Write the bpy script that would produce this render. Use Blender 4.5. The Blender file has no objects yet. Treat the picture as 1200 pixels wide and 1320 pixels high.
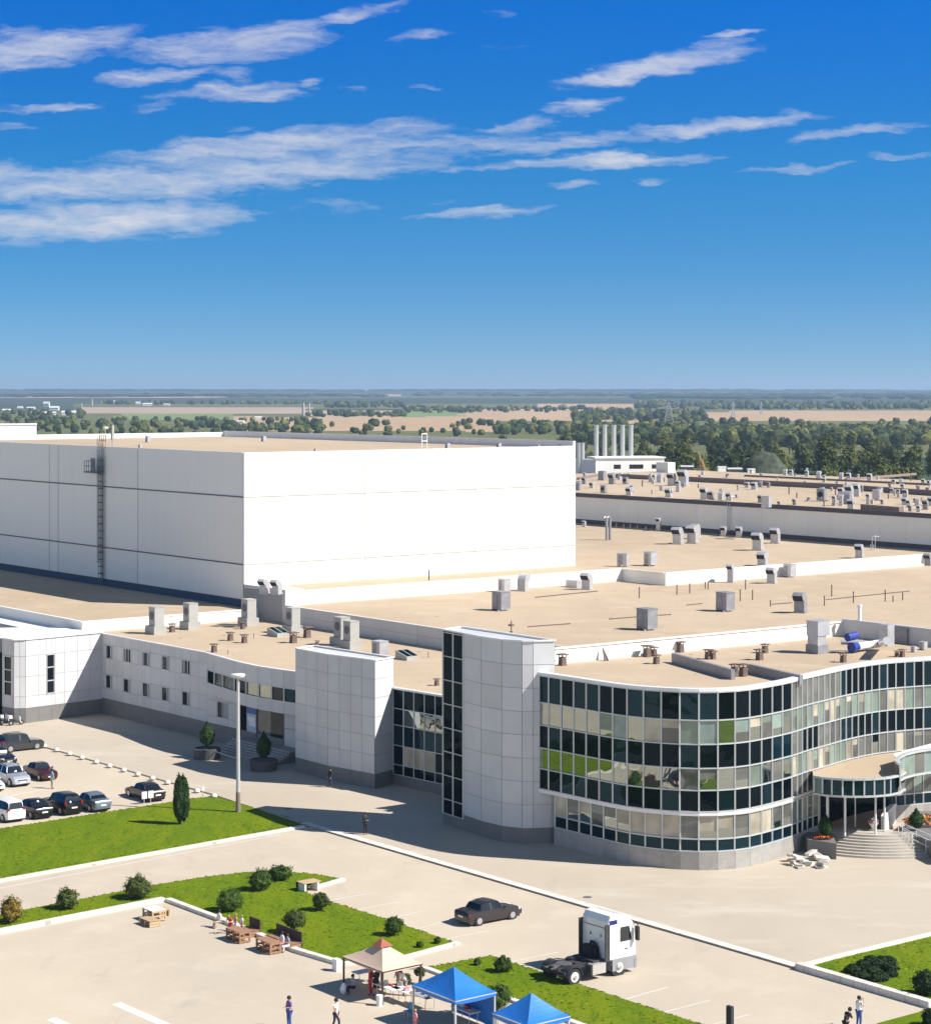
import bpy, bmesh, math, random
from mathutils import Vector, Matrix, noise as mnoise
from mathutils.geometry import tessellate_polygon
R = math.radians
rnd = random.Random(7)
SC = bpy.context.scene
COL = SC.collection

# ------------------------------------------------------------------ camera
CAM_H, FPX, HOR = 36.0, 2700.0, 504.0
cd = bpy.data.cameras.new('camera'); cam = bpy.data.objects.new('camera', cd); COL.objects.link(cam)
cam.location = (0, 0, CAM_H); cam.rotation_euler = (R(90), 0, 0)
cd.sensor_fit = 'HORIZONTAL'; cd.sensor_width = 36; cd.lens = FPX / 1200 * 36
cd.shift_y = -(660 - HOR) / 1200; cd.clip_start = 1; cd.clip_end = 90000
SC.camera = cam

# ------------------------------------------------------------------ light
SUN_AZ, SUN_EL = R(107), R(42.5)          # azimuth clockwise from +Y
sd = bpy.data.lights.new('sun', 'SUN'); so = bpy.data.objects.new('sun', sd); COL.objects.link(so)
sd.energy = 4.4; sd.angle = R(0.5); sd.color = (1.0, 0.955, 0.89)
sdir = Vector((math.sin(SUN_AZ) * math.cos(SUN_EL), math.cos(SUN_AZ) * math.cos(SUN_EL), math.sin(SUN_EL)))
so.rotation_euler = sdir.to_track_quat('Z', 'Y').to_euler(); so.location = (60, -40, 120)
SC.view_settings.view_transform = 'Standard'; SC.view_settings.look = 'None'
SC.view_settings.exposure = 0.91; SC.view_settings.gamma = 1.0
SC.view_settings.use_curve_mapping = False
SC.cycles.max_bounces = 8; SC.cycles.glossy_bounces = 4; SC.cycles.transparent_max_bounces = 8
SC.cycles.volume_bounces = 0
SC.cycles.sample_clamp_indirect = 4.0
SC.cycles.use_denoising = True
SC.cycles.caustics_reflective = False; SC.cycles.caustics_refractive = False

# ------------------------------------------------------------------ sky
W = bpy.data.worlds.new('World'); SC.world = W; W.use_nodes = True
wt = W.node_tree; wt.nodes.clear(); wn = wt.nodes; wl = wt.links
def wnode(t, **k):
    n = wn.new(t)
    for a, b in k.items(): setattr(n, a, b)
    return n
def wmath(op, a, b=None, c=None, clamp=False):
    n = wnode('ShaderNodeMath', operation=op, use_clamp=clamp)
    for i, s in enumerate((a, b, c)):
        if s is None: continue
        if isinstance(s, (int, float)): n.inputs[i].default_value = s
        else: wl.new(s, n.inputs[i])
    return n.outputs[0]
tc = wnode('ShaderNodeTexCoord')
sep = wnode('ShaderNodeSeparateXYZ'); wl.new(tc.outputs['Generated'], sep.inputs[0])
X_, Y_, Z_ = sep.outputs
# the dry high-altitude air of the photo: the low sky takes the deeper blue found higher up
zz = wmath('ADD', wmath('MULTIPLY', wmath('MAXIMUM', Z_, 0.0), SKY_STEEP := 2.6), 0.10)
cmb = wnode('ShaderNodeCombineXYZ'); wl.new(X_, cmb.inputs[0]); wl.new(Y_, cmb.inputs[1]); wl.new(zz, cmb.inputs[2])
nrm = wnode('ShaderNodeVectorMath', operation='NORMALIZE'); wl.new(cmb.outputs[0], nrm.inputs[0])
sky = wnode('ShaderNodeTexSky', sky_type='NISHITA', sun_disc=False)
sky.sun_elevation = SUN_EL; sky.sun_rotation = SUN_AZ; sky.altitude = 300
sky.air_density = 1.0; sky.dust_density = 0.4; sky.ozone_density = 3.0
wl.new(nrm.outputs[0], sky.inputs[0])
hs = wnode('ShaderNodeHueSaturation'); hs.inputs['Saturation'].default_value = 1.32; hs.inputs['Hue'].default_value = 0.497
wl.new(sky.outputs[0], hs.inputs['Color'])
grd = wnode('ShaderNodeValToRGB'); wl.new(wmath('MULTIPLY', Z_, 4.0), grd.inputs[0])
for k_, (pos, c_) in enumerate(((0.0, (.80, .70, .67)), (.12, (.74, .80, .78)), (.42, (.30, .90, 1.02)), (.72, (.0, .80, 1.28)), (1.0, (.74, .70, .68)))):
    e_ = grd.color_ramp.elements[k_] if k_ < 2 else grd.color_ramp.elements.new(pos)
    e_.position = pos; e_.color = (*c_, 1)
grm = wnode('ShaderNodeMix', data_type='RGBA', blend_type='MULTIPLY'); grm.inputs[0].default_value = 1
wl.new(hs.outputs[0], grm.inputs[6]); wl.new(grd.outputs[0], grm.inputs[7])
# cirrus streaks, placed by direction on the dome (azimuth and elevation slopes of the level view north)
yy = wmath('MAXIMUM', Y_, 0.05)
ax = wmath('ADD', wmath('MULTIPLY', wmath('DIVIDE', X_, yy), FPX), 600.0)
ay = wmath('SUBTRACT', HOR, wmath('MULTIPLY', wmath('DIVIDE', Z_, yy), FPX))
dv = wnode('ShaderNodeCombineXYZ'); wl.new(ax, dv.inputs[0]); wl.new(ay, dv.inputs[1])
def wnoise(vec, scale, sx, sy, rot, det=6, rough=0.6, dist=0.0):
    m = wnode('ShaderNodeMapping'); m.inputs['Scale'].default_value = (sx, sy, 1); m.inputs['Rotation'].default_value = (0, 0, R(rot))
    wl.new(vec, m.inputs[0])
    n = wnode('ShaderNodeTexNoise'); n.inputs['Scale'].default_value = scale; n.inputs['Detail'].default_value = det
    n.inputs['Roughness'].default_value = rough; n.inputs['Distortion'].default_value = dist
    wl.new(m.outputs[0], n.inputs['Vector']); return n
warp = wnoise(dv.outputs[0], 1.0, 0.012, 0.03, 6, 4, 0.6)
ws = wnode('ShaderNodeVectorMath', operation='SUBTRACT'); wl.new(warp.outputs['Color'], ws.inputs[0]); ws.inputs[1].default_value = (.5, .5, .5)
wm_ = wnode('ShaderNodeVectorMath', operation='MULTIPLY'); wl.new(ws.outputs[0], wm_.inputs[0]); wm_.inputs[1].default_value = (110, 34, 0)
wa = wnode('ShaderNodeVectorMath', operation='ADD'); wl.new(dv.outputs[0], wa.inputs[0]); wl.new(wm_.outputs[0], wa.inputs[1])
# (centre x, centre y, half length, half width, tilt up to the right in degrees, strength)
STREAKS = [(60, 62, 120, 26, 8, .85), (20, 40, 60, 10, 4, .5), (300, 55, 130, 24, 6, .85), (365, 42, 60, 18, 6, .7), (460, 18, 70, 9, 10, .75),
 (205, 98, 70, 12, 6, .7), (290, 118, 90, 13, 4, .75), (340, 122, 60, 10, 4, .6), (60, 138, 70, 8, 0, .65), (20, 160, 40, 7, 3, .4), (200, 138, 30, 8, 2, .45),
 (550, 46, 40, 9, 5, .65), (310, 95, 40, 8, 2, .45), (400, 108, 22, 7, 0, .5), (455, 110, 22, 5, 0, .45), (540, 109, 25, 5, 0, .45),
 (340, 186, 230, 17, 6, .85), (300, 225, 330, 26, 6, .8), (110, 235, 180, 28, 3, .75), (450, 200, 180, 24, 6, .6), (120, 285, 200, 26, 3, .95), (240, 278, 90, 12, 3, .7), (0, 222, 40, 14, 0, .6),
 (600, 190, 150, 18, 7, .55), (760, 182, 160, 11, 6, .65), (920, 163, 130, 11, 7, .9), (1020, 149, 30, 9, 2, .6),
 (840, 86, 125, 15, 10, .95), (930, 66, 40, 16, 4, .7), (935, 44, 36, 5, 3, .75), (750, 138, 55, 9, 8, .75), (660, 162, 60, 9, 6, .5),
 (790, 206, 130, 10, 3, .85), (1120, 165, 90, 9, 9, .55), (1180, 201, 60, 6, 3, .5), (1020, 217, 80, 5, 3, .5), (840, 237, 30, 4, 3, .5), (740, 238, 40, 5, 0, .35),
 (610, 275, 90, 8, 2, .65), (640, 20, 30, 7, 0, .35), (650, 55, 60, 10, 2, .2), (300, 165, 22, 6, 4, .45), (470, 265, 160, 12, 3, .25), (620, 215, 90, 8, 3, .35)]
acc = None
for (cx_, cy_, hl, hw, tilt, st) in STREAKS:
    m = wnode('ShaderNodeMapping', vector_type='TEXTURE')
    m.inputs['Location'].default_value = (cx_, cy_, 0); m.inputs['Rotation'].default_value = (0, 0, -R(tilt)); m.inputs['Scale'].default_value = (hl, hw, 1)
    wl.new(wa.outputs[0], m.inputs[0])
    l = wnode('ShaderNodeVectorMath', operation='LENGTH'); wl.new(m.outputs[0], l.inputs[0])
    mr = wnode('ShaderNodeMapRange'); mr.interpolation_type = 'SMOOTHERSTEP'
    mr.inputs[1].default_value = 1.7; mr.inputs[2].default_value = 0.0; mr.inputs[3].default_value = 0; mr.inputs[4].default_value = st
    wl.new(l.outputs['Value'], mr.inputs[0])
    acc = mr.outputs[0] if acc is None else wmath('MAXIMUM', acc, mr.outputs[0])
n1 = wnoise(wa.outputs[0], 1.0, 0.010, 0.055, 7, 9, 0.60)
n2 = wnoise(dv.outputs[0], 1.0, 0.030, 0.16, 8, 8, 0.70, 0.4)
tex = wmath('ADD', wmath('MULTIPLY', wmath('SUBTRACT', n1.outputs[0], 0.5), 1.7), wmath('MULTIPLY', wmath('SUBTRACT', n2.outputs[0], 0.5), 0.7))
gate = wmath('MINIMUM', wmath('MULTIPLY', acc, 3.0), 1.0)
cl = wnode('ShaderNodeMapRange'); cl.interpolation_type = 'LINEAR'
cl.inputs[1].default_value = 0.16; cl.inputs[2].default_value = 1.30; cl.inputs[3].default_value = 0; cl.inputs[4].default_value = 0.98
wl.new(wmath('ADD', wmath('MULTIPLY', acc, 0.98), wmath('MULTIPLY', tex, gate)), cl.inputs[0])
front = wmath('GREATER_THAN', Y_, 0.06)
cfac = wmath('MULTIPLY', cl.outputs[0], front)
bg1 = wnode('ShaderNodeBackground'); bg1.inputs[1].default_value = 0.088
wl.new(grm.outputs[2], bg1.inputs[0])
bg2 = wnode('ShaderNodeBackground'); bg2.inputs[0].default_value = (0.86, 0.87, 0.93, 1); bg2.inputs[1].default_value = 0.45
mix = wnode('ShaderNodeMixShader'); wl.new(cfac, mix.inputs[0]); wl.new(bg1.outputs[0], mix.inputs[1]); wl.new(bg2.outputs[0], mix.inputs[2])
# added fill glow in the unseen sky behind the viewer, brightening shaded walls
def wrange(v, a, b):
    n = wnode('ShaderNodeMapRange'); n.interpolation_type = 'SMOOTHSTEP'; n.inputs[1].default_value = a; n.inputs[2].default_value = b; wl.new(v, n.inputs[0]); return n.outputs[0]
fill_glow = wmath('MULTIPLY', wmath('MULTIPLY', wrange(Y_, 0.05, -0.45), wrange(Z_, -0.02, 0.06)), wrange(Z_, 0.62, 0.34))
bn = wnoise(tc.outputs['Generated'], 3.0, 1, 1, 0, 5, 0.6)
fill_glow = wmath('MULTIPLY', fill_glow, wrange(bn.outputs[0], 0.30, 0.55))
bg_fill = wnode('ShaderNodeBackground'); bg_fill.inputs[0].default_value = (0.80, 0.91, 1.12, 1); bg_fill.inputs[1].default_value = 0.53
mix2 = wnode('ShaderNodeMixShader'); wl.new(fill_glow, mix2.inputs[0]); wl.new(mix.outputs[0], mix2.inputs[1]); wl.new(bg_fill.outputs[0], mix2.inputs[2])
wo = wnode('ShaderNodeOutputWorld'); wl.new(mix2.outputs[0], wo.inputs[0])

# ------------------------------------------------------------------ helpers
def P(px, py, z=0.0):
    """point of the level z seen at this spot of the photograph"""
    d = (CAM_H - z) * FPX / (py - HOR)
    return Vector(((px - 600) * d / FPX, d, z))
def PD(px, py, d):
    return Vector(((px - 600) * d / FPX, d, CAM_H - (py - HOR) * d / FPX))
TH = math.atan2(0.610, 0.793)
V = Vector((math.cos(TH), math.sin(TH), 0)); U = Vector((-math.sin(TH), math.cos(TH), 0))
HV, HU, HNU, HNV = TH, TH + math.pi / 2, TH - math.pi / 2, TH + math.pi     # headings
ZUP = Vector((0, 0, 1))
WL = {}
def v3(p, z=None):
    return Vector((p[0], p[1], p[2] if z is None else z))

class MB:
    def __init__(s): s.v = []; s.f = []; s.m = []
    def face(s, pts, m=0):
        i = len(s.v); s.v += [Vector(p) for p in pts]; s.f.append(list(range(i, i + len(pts)))); s.m.append(m)
    def poly(s, pts, m=0):
        """a flat outline of any shape, cut into triangles"""
        pts = [Vector(p) for p in pts]; i = len(s.v); s.v += pts
        for t in tessellate_polygon([pts]): 
            a, b_, c = (pts[k] for k in t); t = t if (b_ - a).cross(c - a).z > 0 else t[::-1]
            s.f.append([i + k for k in t]); s.m.append(m)
    def grid(s, rings, m=0, closed=False, caps=False):
        n = len(rings[0]); b = len(s.v)
        for r in rings: s.v += [Vector(p) for p in r]
        for i in range(len(rings) - 1):
            for j in range(n if closed else n - 1):
                k = (j + 1) % n
                s.f.append([b + i * n + j, b + i * n + k, b + (i + 1) * n + k, b + (i + 1) * n + j]); s.m.append(m)
        if caps:
            s.f.append([b + j for j in range(n)][::-1]); s.m.append(m)
            s.f.append([b + (len(rings) - 1) * n + j for j in range(n)]); s.m.append(m)
    def hexa(s, c, m=0):      # 8 corners: bottom 4 ccw, top 4 ccw
        b = len(s.v); s.v += [Vector(p) for p in c]
        for q in ((3, 2, 1, 0), (4, 5, 6, 7), (0, 1, 5, 4), (1, 2, 6, 5), (2, 3, 7, 6), (3, 0, 4, 7)):
            s.f.append([b + k for k in q]); s.m.append(m)
    def box(s, c, d, rz=0, m=0, taper=1.0):   # c = centre of the base
        ca, sa = math.cos(rz), math.sin(rz); o = []
        for k, t in ((0, 1.0), (1, taper)):
            for sx, sy in ((-1, -1), (1, -1), (1, 1), (-1, 1)):
                x, y = sx * d[0] / 2 * t, sy * d[1] / 2 * t
                o.append((c[0] + x * ca - y * sa, c[1] + x * sa + y * ca, c[2] + k * d[2]))
        s.hexa(o, m)
    def bar(s, a, b, w, h, m=0):   # box beam from a to b, w across, h along 'up', centred on the line
        a, b = Vector(a), Vector(b); d = (b - a).normalized()
        up = ZUP if abs(d.z) < 0.95 else Vector((1, 0, 0))
        sx = d.cross(up).normalized(); up = sx.cross(d).normalized()
        o = []
        for e in (-1, 1):
            for q, r in ((-1, a), (1, a), (1, b), (-1, b)):
                o.append(r + sx * (q * w / 2) + up * (e * h / 2))
        s.hexa(o, m)
    def prism(s, poly, z0, z1, m=0, mtop=None, bottom=True):
        n = len(poly); b = len(s.v)
        s.v += [Vector((p[0], p[1], z0)) for p in poly] + [Vector((p[0], p[1], z1)) for p in poly]
        for i in range(n):
            j = (i + 1) % n; s.f.append([b + i, b + j, b + n + j, b + n + i]); s.m.append(m)
        s.f.append([b + n + i for i in range(n)]); s.m.append(m if mtop is None else mtop)
        if bottom: s.f.append([b + i for i in range(n)][::-1]); s.m.append(m)
    def tube(s, pts, r, n=8, m=0, caps=True):
        rings = []; pts = [Vector(p) for p in pts]
        for i, p in enumerate(pts):
            d = (pts[min(i + 1, len(pts) - 1)] - pts[max(i - 1, 0)]).normalized()
            up = ZUP if abs(d.z) < 0.9 else Vector((1, 0, 0))
            a = d.cross(up).normalized(); c = a.cross(d).normalized()
            rr = r[i] if isinstance(r, (list, tuple)) else r
            rings.append([p + a * (rr * math.cos(t)) + c * (rr * math.sin(t)) for t in [2 * math.pi * k / n for k in range(n)]])
        s.grid(rings, m, True, caps)
    def lathe(s, prof, c=(0, 0, 0), n=16, m=0, caps=True, sx=1, sy=1):
        rings = [[(c[0] + r * sx * math.cos(2 * math.pi * k / n), c[1] + r * sy * math.sin(2 * math.pi * k / n), c[2] + z) for k in range(n)] for r, z in prof]
        s.grid(rings, m, True, caps)
    def disc_y(s, c, r, n=16, m=0, axis=(0, 1, 0), th=0.1):
        a = Vector(axis).normalized(); s.tube([Vector(c) - a * th / 2, Vector(c) + a * th / 2], r, n, m)
    def build(s, name, mats, parent=None, origin=None, smooth=False, auto=None):
        if not isinstance(mats, (list, tuple)): mats = [mats]
        if origin is None: origin = WL[parent.name] if parent is not None else Vector((0, 0, 0))
        origin = Vector(origin)
        me = bpy.data.meshes.new(name)
        me.from_pydata([p - origin for p in s.v], [], s.f)
        for m in mats: me.materials.append(m)
        me.polygons.foreach_set('material_index', s.m)
        if smooth: me.polygons.foreach_set('use_smooth', [True] * len(s.f))
        me.update()
        if auto or smooth:
            bm = bmesh.new(); bm.from_mesh(me); bmesh.ops.recalc_face_normals(bm, faces=bm.faces[:])
            bm.to_mesh(me); bm.free()
        o = bpy.data.objects.new(name, me); COL.objects.link(o)
        if parent is not None:
            o.parent = parent; o.location = origin - WL[parent.name]
        else: o.location = origin
        WL[o.name] = origin.copy()
        return o

def tag(o, label=None, cat=None, group=None, kind=None):
    if label: o['label'] = label
    if cat: o['category'] = cat
    if group: o['group'] = group
    if kind: o['kind'] = kind
    return o
def thing(name, label, cat, loc=(0, 0, 0), group=None):
    o = bpy.data.objects.new(name, None); COL.objects.link(o); o.location = loc; o.empty_display_size = .3
    WL[o.name] = Vector(loc)
    return tag(o, label, cat, group)
def structure(name, mb, mats, kind='structure', label=None, smooth=False):
    o = mb.build(name, mats, smooth=smooth); o['kind'] = kind
    if label: o['label'] = label
    return o
def kids(o): return [c for c in CH.get(o.name, [])]
CH = {}
def remember(o):      # list a thing's children once, for copying
    CH.clear()
    for q in bpy.data.objects:
        if q.parent is not None: CH.setdefault(q.parent.name, []).append(q)
def dup(root, loc, rz=0.0, label=None, group=None, scale=None):
    def cp(o, par):
        c = o.copy(); COL.objects.link(c)
        if par is not None: c.parent = par; c.matrix_parent_inverse = o.matrix_parent_inverse.copy()
        for k in kids(o): cp(k, c)
        return c
    r = cp(root, None); r.location = loc; r.rotation_euler = (0, 0, rz)
    if scale is not None: r.scale = scale if isinstance(scale, (tuple, list)) else (scale,) * 3
    if label: r['label'] = label
    if group: r['group'] = group
    WL[r.name] = Vector(loc)
    return r
def place(root, loc, rz=0.0, label=None, group=None, scale=None, first=set()):
    """the first call moves the thing built, later ones copy it"""
    if root.name not in first:
        first.add(root.name); root.location = loc; root.rotation_euler = (0, 0, rz)
        if scale is not None: root.scale = scale if isinstance(scale, (tuple, list)) else (scale,) * 3
        if label: root['label'] = label
        if group: root['group'] = group
        WL[root.name] = Vector(loc); return root
    return dup(root, loc, rz, label, group, scale)

# ------------------------------------------------------------------ materials
def mat(name, col, rough=.6, metal=0.0, var=.10, scale=3.0, bump=0.0, bscale=None, spec=.5, detail=5, island=0.0, col2=None, thr=None, alpha=None, coat=0.0, stretch=None):
    m = bpy.data.materials.new(name); m.use_nodes = True; t = m.node_tree; N = t.nodes; L = t.links
    b = N['Principled BSDF']; b.inputs['Roughness'].default_value = rough; b.inputs['Metallic'].default_value = metal
    b.inputs['Specular IOR Level'].default_value = spec; b.inputs['Coat Weight'].default_value = coat
    tcn = N.new('ShaderNodeTexCoord'); vec = tcn.outputs['Object']
    if stretch:
        mp = N.new('ShaderNodeMapping'); mp.inputs['Scale'].default_value = stretch; L.new(vec, mp.inputs[0]); vec = mp.outputs[0]
    nz = N.new('ShaderNodeTexNoise'); nz.inputs['Scale'].default_value = scale; nz.inputs['Detail'].default_value = detail
    L.new(vec, nz.inputs['Vector'])
    rp = N.new('ShaderNodeValToRGB'); L.new(nz.outputs[0], rp.inputs[0])
    c = Vector(col[:3])
    lo, hi = (c * (1 - var), c * (1 + var)) if col2 is None else (c, Vector(col2[:3]))
    a, z = thr or (0.3, 0.7)
    rp.color_ramp.elements[0].position = a; rp.color_ramp.elements[1].position = z
    rp.color_ramp.elements[0].color = (*lo, 1); rp.color_ramp.elements[1].color = (*[min(1, q) for q in hi], 1)
    out = rp.outputs[0]
    if island:
        g = N.new('ShaderNodeNewGeometry'); mr = N.new('ShaderNodeMapRange'); mr.inputs[3].default_value = 1 - island; mr.inputs[4].default_value = 1 + island
        L.new(g.outputs['Random Per Island'], mr.inputs[0])
        mx = N.new('ShaderNodeMix'); mx.data_type = 'RGBA'; mx.blend_type = 'MULTIPLY'; mx.inputs[0].default_value = 1
        L.new(out, mx.inputs[6]); L.new(mr.outputs[0], mx.inputs[7]); out = mx.outputs[2]
    L.new(out, b.inputs['Base Color'])
    if bump:
        nb = N.new('ShaderNodeTexNoise'); nb.inputs['Scale'].default_value = bscale or scale * 4; nb.inputs['Detail'].default_value = 4
        L.new(vec, nb.inputs['Vector'])
        bp = N.new('ShaderNodeBump'); bp.inputs['Strength'].default_value = bump; bp.inputs['Distance'].default_value = .05
        L.new(nb.outputs[0], bp.inputs['Height']); L.new(bp.outputs[0], b.inputs['Normal'])
    return m
def layered(name, base, layers, rough=.8, bump=0, bscale=30, spec=.3):
    """layers: (colour, scale, low, high, strength, stretch)"""
    m = bpy.data.materials.new(name); m.use_nodes = True; t = m.node_tree; N = t.nodes; L = t.links
    b = N['Principled BSDF']; b.inputs['Roughness'].default_value = rough; b.inputs['Specular IOR Level'].default_value = spec
    tcn = N.new('ShaderNodeTexCoord')
    cur = N.new('ShaderNodeRGB'); cur.outputs[0].default_value = (*base, 1); cur = cur.outputs[0]
    for i, (c, sc, lo, hi, st, stt) in enumerate(layers):
        mp = N.new('ShaderNodeMapping'); mp.inputs['Location'].default_value = (i * 17.3, i * 5.1, 0)
        mp.inputs['Rotation'].default_value = (0, 0, TH); mp.inputs['Scale'].default_value = stt or (1, 1, 1); L.new(tcn.outputs['Object'], mp.inputs[0])
        nz = N.new('ShaderNodeTexNoise'); nz.inputs['Scale'].default_value = sc; nz.inputs['Detail'].default_value = 6; nz.inputs['Roughness'].default_value = .62
        L.new(mp.outputs[0], nz.inputs['Vector'])
        mr = N.new('ShaderNodeMapRange'); mr.inputs[1].default_value = lo; mr.inputs[2].default_value = hi; mr.inputs[4].default_value = st
        L.new(nz.outputs[0], mr.inputs[0])
        mx = N.new('ShaderNodeMix'); mx.data_type = 'RGBA'; L.new(mr.outputs[0], mx.inputs[0]); L.new(cur, mx.inputs[6]); mx.inputs[7].default_value = (*c, 1)
        cur = mx.outputs[2]
    L.new(cur, b.inputs['Base Color'])
    if bump:
        nb = N.new('ShaderNodeTexNoise'); nb.inputs['Scale'].default_value = bscale; nb.inputs['Detail'].default_value = 4; L.new(tcn.outputs['Object'], nb.inputs['Vector'])
        bp = N.new('ShaderNodeBump'); bp.inputs['Strength'].default_value = bump; bp.inputs['Distance'].default_value = .05
        L.new(nb.outputs[0], bp.inputs['Height']); L.new(bp.outputs[0], b.inputs['Normal'])
    return m
def joints(m, bw, bh, col, size=.012, strength=.5):
    """sawn joints of slabs, along the building axes"""
    t = m.node_tree; N = t.nodes; L = t.links; b = N['Principled BSDF']
    src = b.inputs['Base Color'].links[0].from_socket
    tcn = N.new('ShaderNodeTexCoord'); mp = N.new('ShaderNodeMapping'); mp.inputs['Rotation'].default_value = (0, 0, -TH); L.new(tcn.outputs['Object'], mp.inputs[0])
    br = N.new('ShaderNodeTexBrick'); br.offset = 0; br.inputs['Scale'].default_value = 1; br.inputs['Mortar Size'].default_value = size
    br.inputs['Brick Width'].default_value = bw; br.inputs['Row Height'].default_value = bh; br.inputs['Mortar Smooth'].default_value = .3
    L.new(mp.outputs[0], br.inputs['Vector'])
    ml = N.new('ShaderNodeMath'); ml.operation = 'MULTIPLY'; ml.inputs[1].default_value = strength; L.new(br.outputs['Fac'], ml.inputs[0])
    mx = N.new('ShaderNodeMix'); mx.data_type = 'RGBA'; L.new(ml.outputs[0], mx.inputs[0]); L.new(src, mx.inputs[6]); mx.inputs[7].default_value = (*col, 1)
    L.new(mx.outputs[2], b.inputs['Base Color']); return m
def specks(m, scale=.42, r=.20, col=(.13, .085, .06), gate=.45):
    """small dark bits strewn over a roof"""
    t = m.node_tree; N = t.nodes; L = t.links; b = N['Principled BSDF']; src = b.inputs['Base Color'].links[0].from_socket
    tcn = N.new('ShaderNodeTexCoord'); wn_ = N.new('ShaderNodeTexNoise'); wn_.inputs['Scale'].default_value = 1.5; L.new(tcn.outputs['Object'], wn_.inputs['Vector'])
    ad = N.new('ShaderNodeMix'); ad.data_type = 'RGBA'; ad.blend_type = 'ADD'; ad.inputs[0].default_value = .5; L.new(tcn.outputs['Object'], ad.inputs[6]); L.new(wn_.outputs['Color'], ad.inputs[7])
    vo = N.new('ShaderNodeTexVoronoi'); vo.inputs['Scale'].default_value = scale; L.new(ad.outputs[2], vo.inputs['Vector'])
    lt = N.new('ShaderNodeMapRange'); lt.inputs[1].default_value = r * scale * 1.3; lt.inputs[2].default_value = r * scale * .6; L.new(vo.outputs['Distance'], lt.inputs[0])
    sp = N.new('ShaderNodeSeparateColor'); L.new(vo.outputs['Color'], sp.inputs[0]); gt = N.new('ShaderNodeMath'); gt.operation = 'GREATER_THAN'; gt.inputs[1].default_value = gate; L.new(sp.outputs[0], gt.inputs[0])
    nz = N.new('ShaderNodeTexNoise'); nz.inputs['Scale'].default_value = .06; L.new(tcn.outputs['Object'], nz.inputs['Vector']); g2 = N.new('ShaderNodeMapRange'); g2.inputs[1].default_value = .40; g2.inputs[2].default_value = .58; L.new(nz.outputs[0], g2.inputs[0])
    m1 = N.new('ShaderNodeMath'); m1.operation = 'MULTIPLY'; L.new(lt.outputs[0], m1.inputs[0]); L.new(gt.outputs[0], m1.inputs[1])
    m2 = N.new('ShaderNodeMath'); m2.operation = 'MULTIPLY'; L.new(m1.outputs[0], m2.inputs[0]); L.new(g2.outputs[0], m2.inputs[1])
    mx = N.new('ShaderNodeMix'); mx.data_type = 'RGBA'; L.new(m2.outputs[0], mx.inputs[0]); L.new(src, mx.inputs[6]); mx.inputs[7].default_value = (*col, 1); L.new(mx.outputs[2], b.inputs['Base Color']); return m
def glass(name, col, rough=.02, refl=.5, var=.2, scale=.6, bumpy=.012, tint=(.82, .9, .92), rnd_=.28):
    """coated facade glass: a mirror film over the tone of what stands behind the pane"""
    m = bpy.data.materials.new(name); m.use_nodes = True; t = m.node_tree; N = t.nodes; L = t.links
    b = N['Principled BSDF']; b.inputs['Roughness'].default_value = rough
    b.inputs['Specular IOR Level'].default_value = 0.0; b.inputs['Coat Weight'].default_value = 0
    b.inputs['IOR'].default_value = 1.6
    tcn = N.new('ShaderNodeTexCoord'); nz = N.new('ShaderNodeTexNoise'); nz.inputs['Scale'].default_value = scale; nz.inputs['Detail'].default_value = 2
    L.new(tcn.outputs['Object'], nz.inputs['Vector'])
    rp = N.new('ShaderNodeValToRGB'); L.new(nz.outputs[0], rp.inputs[0]); c = Vector(col)
    rp.color_ramp.elements[0].position = .35; rp.color_ramp.elements[1].position = .65
    rp.color_ramp.elements[0].color = (*(c * (1 - var)), 1); rp.color_ramp.elements[1].color = (*(c * (1 + var)), 1)
    oi = N.new('ShaderNodeObjectInfo'); gm_ = N.new('ShaderNodeNewGeometry'); ad = N.new('ShaderNodeMath'); ad.operation = 'ADD'; L.new(oi.outputs['Random'], ad.inputs[0]); L.new(gm_.outputs['Random Per Island'], ad.inputs[1])
    fr_ = N.new('ShaderNodeMath'); fr_.operation = 'FRACT'; L.new(ad.outputs[0], fr_.inputs[0]); mr = N.new('ShaderNodeMapRange'); mr.inputs[3].default_value = 1 - rnd_; mr.inputs[4].default_value = 1 + rnd_; L.new(fr_.outputs[0], mr.inputs[0])
    mu = N.new('ShaderNodeMix'); mu.data_type = 'RGBA'; mu.blend_type = 'MULTIPLY'; mu.inputs[0].default_value = 1; L.new(rp.outputs[0], mu.inputs[6]); L.new(mr.outputs[0], mu.inputs[7])
    L.new(mu.outputs[2], b.inputs['Base Color'])
    gl = N.new('ShaderNodeBsdfGlossy'); gl.inputs['Roughness'].default_value = 0.0; gl.inputs['Color'].default_value = (*tint, 1)
    mx = N.new('ShaderNodeMixShader'); mx.inputs[0].default_value = refl
    nb = N.new('ShaderNodeTexNoise'); nb.inputs['Scale'].default_value = .55; nb.inputs['Detail'].default_value = 1; L.new(tcn.outputs['Object'], nb.inputs['Vector'])
    bp = N.new('ShaderNodeBump'); bp.inputs['Strength'].default_value = 1.0; bp.inputs['Distance'].default_value = bumpy; L.new(nb.outputs[0], bp.inputs['Height'])
    L.new(bp.outputs[0], gl.inputs['Normal'])
    L.new(b.outputs[0], mx.inputs[1]); L.new(gl.outputs[0], mx.inputs[2]); L.new(mx.outputs[0], N['Material Output'].inputs[0])
    return m
M = {}
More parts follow.
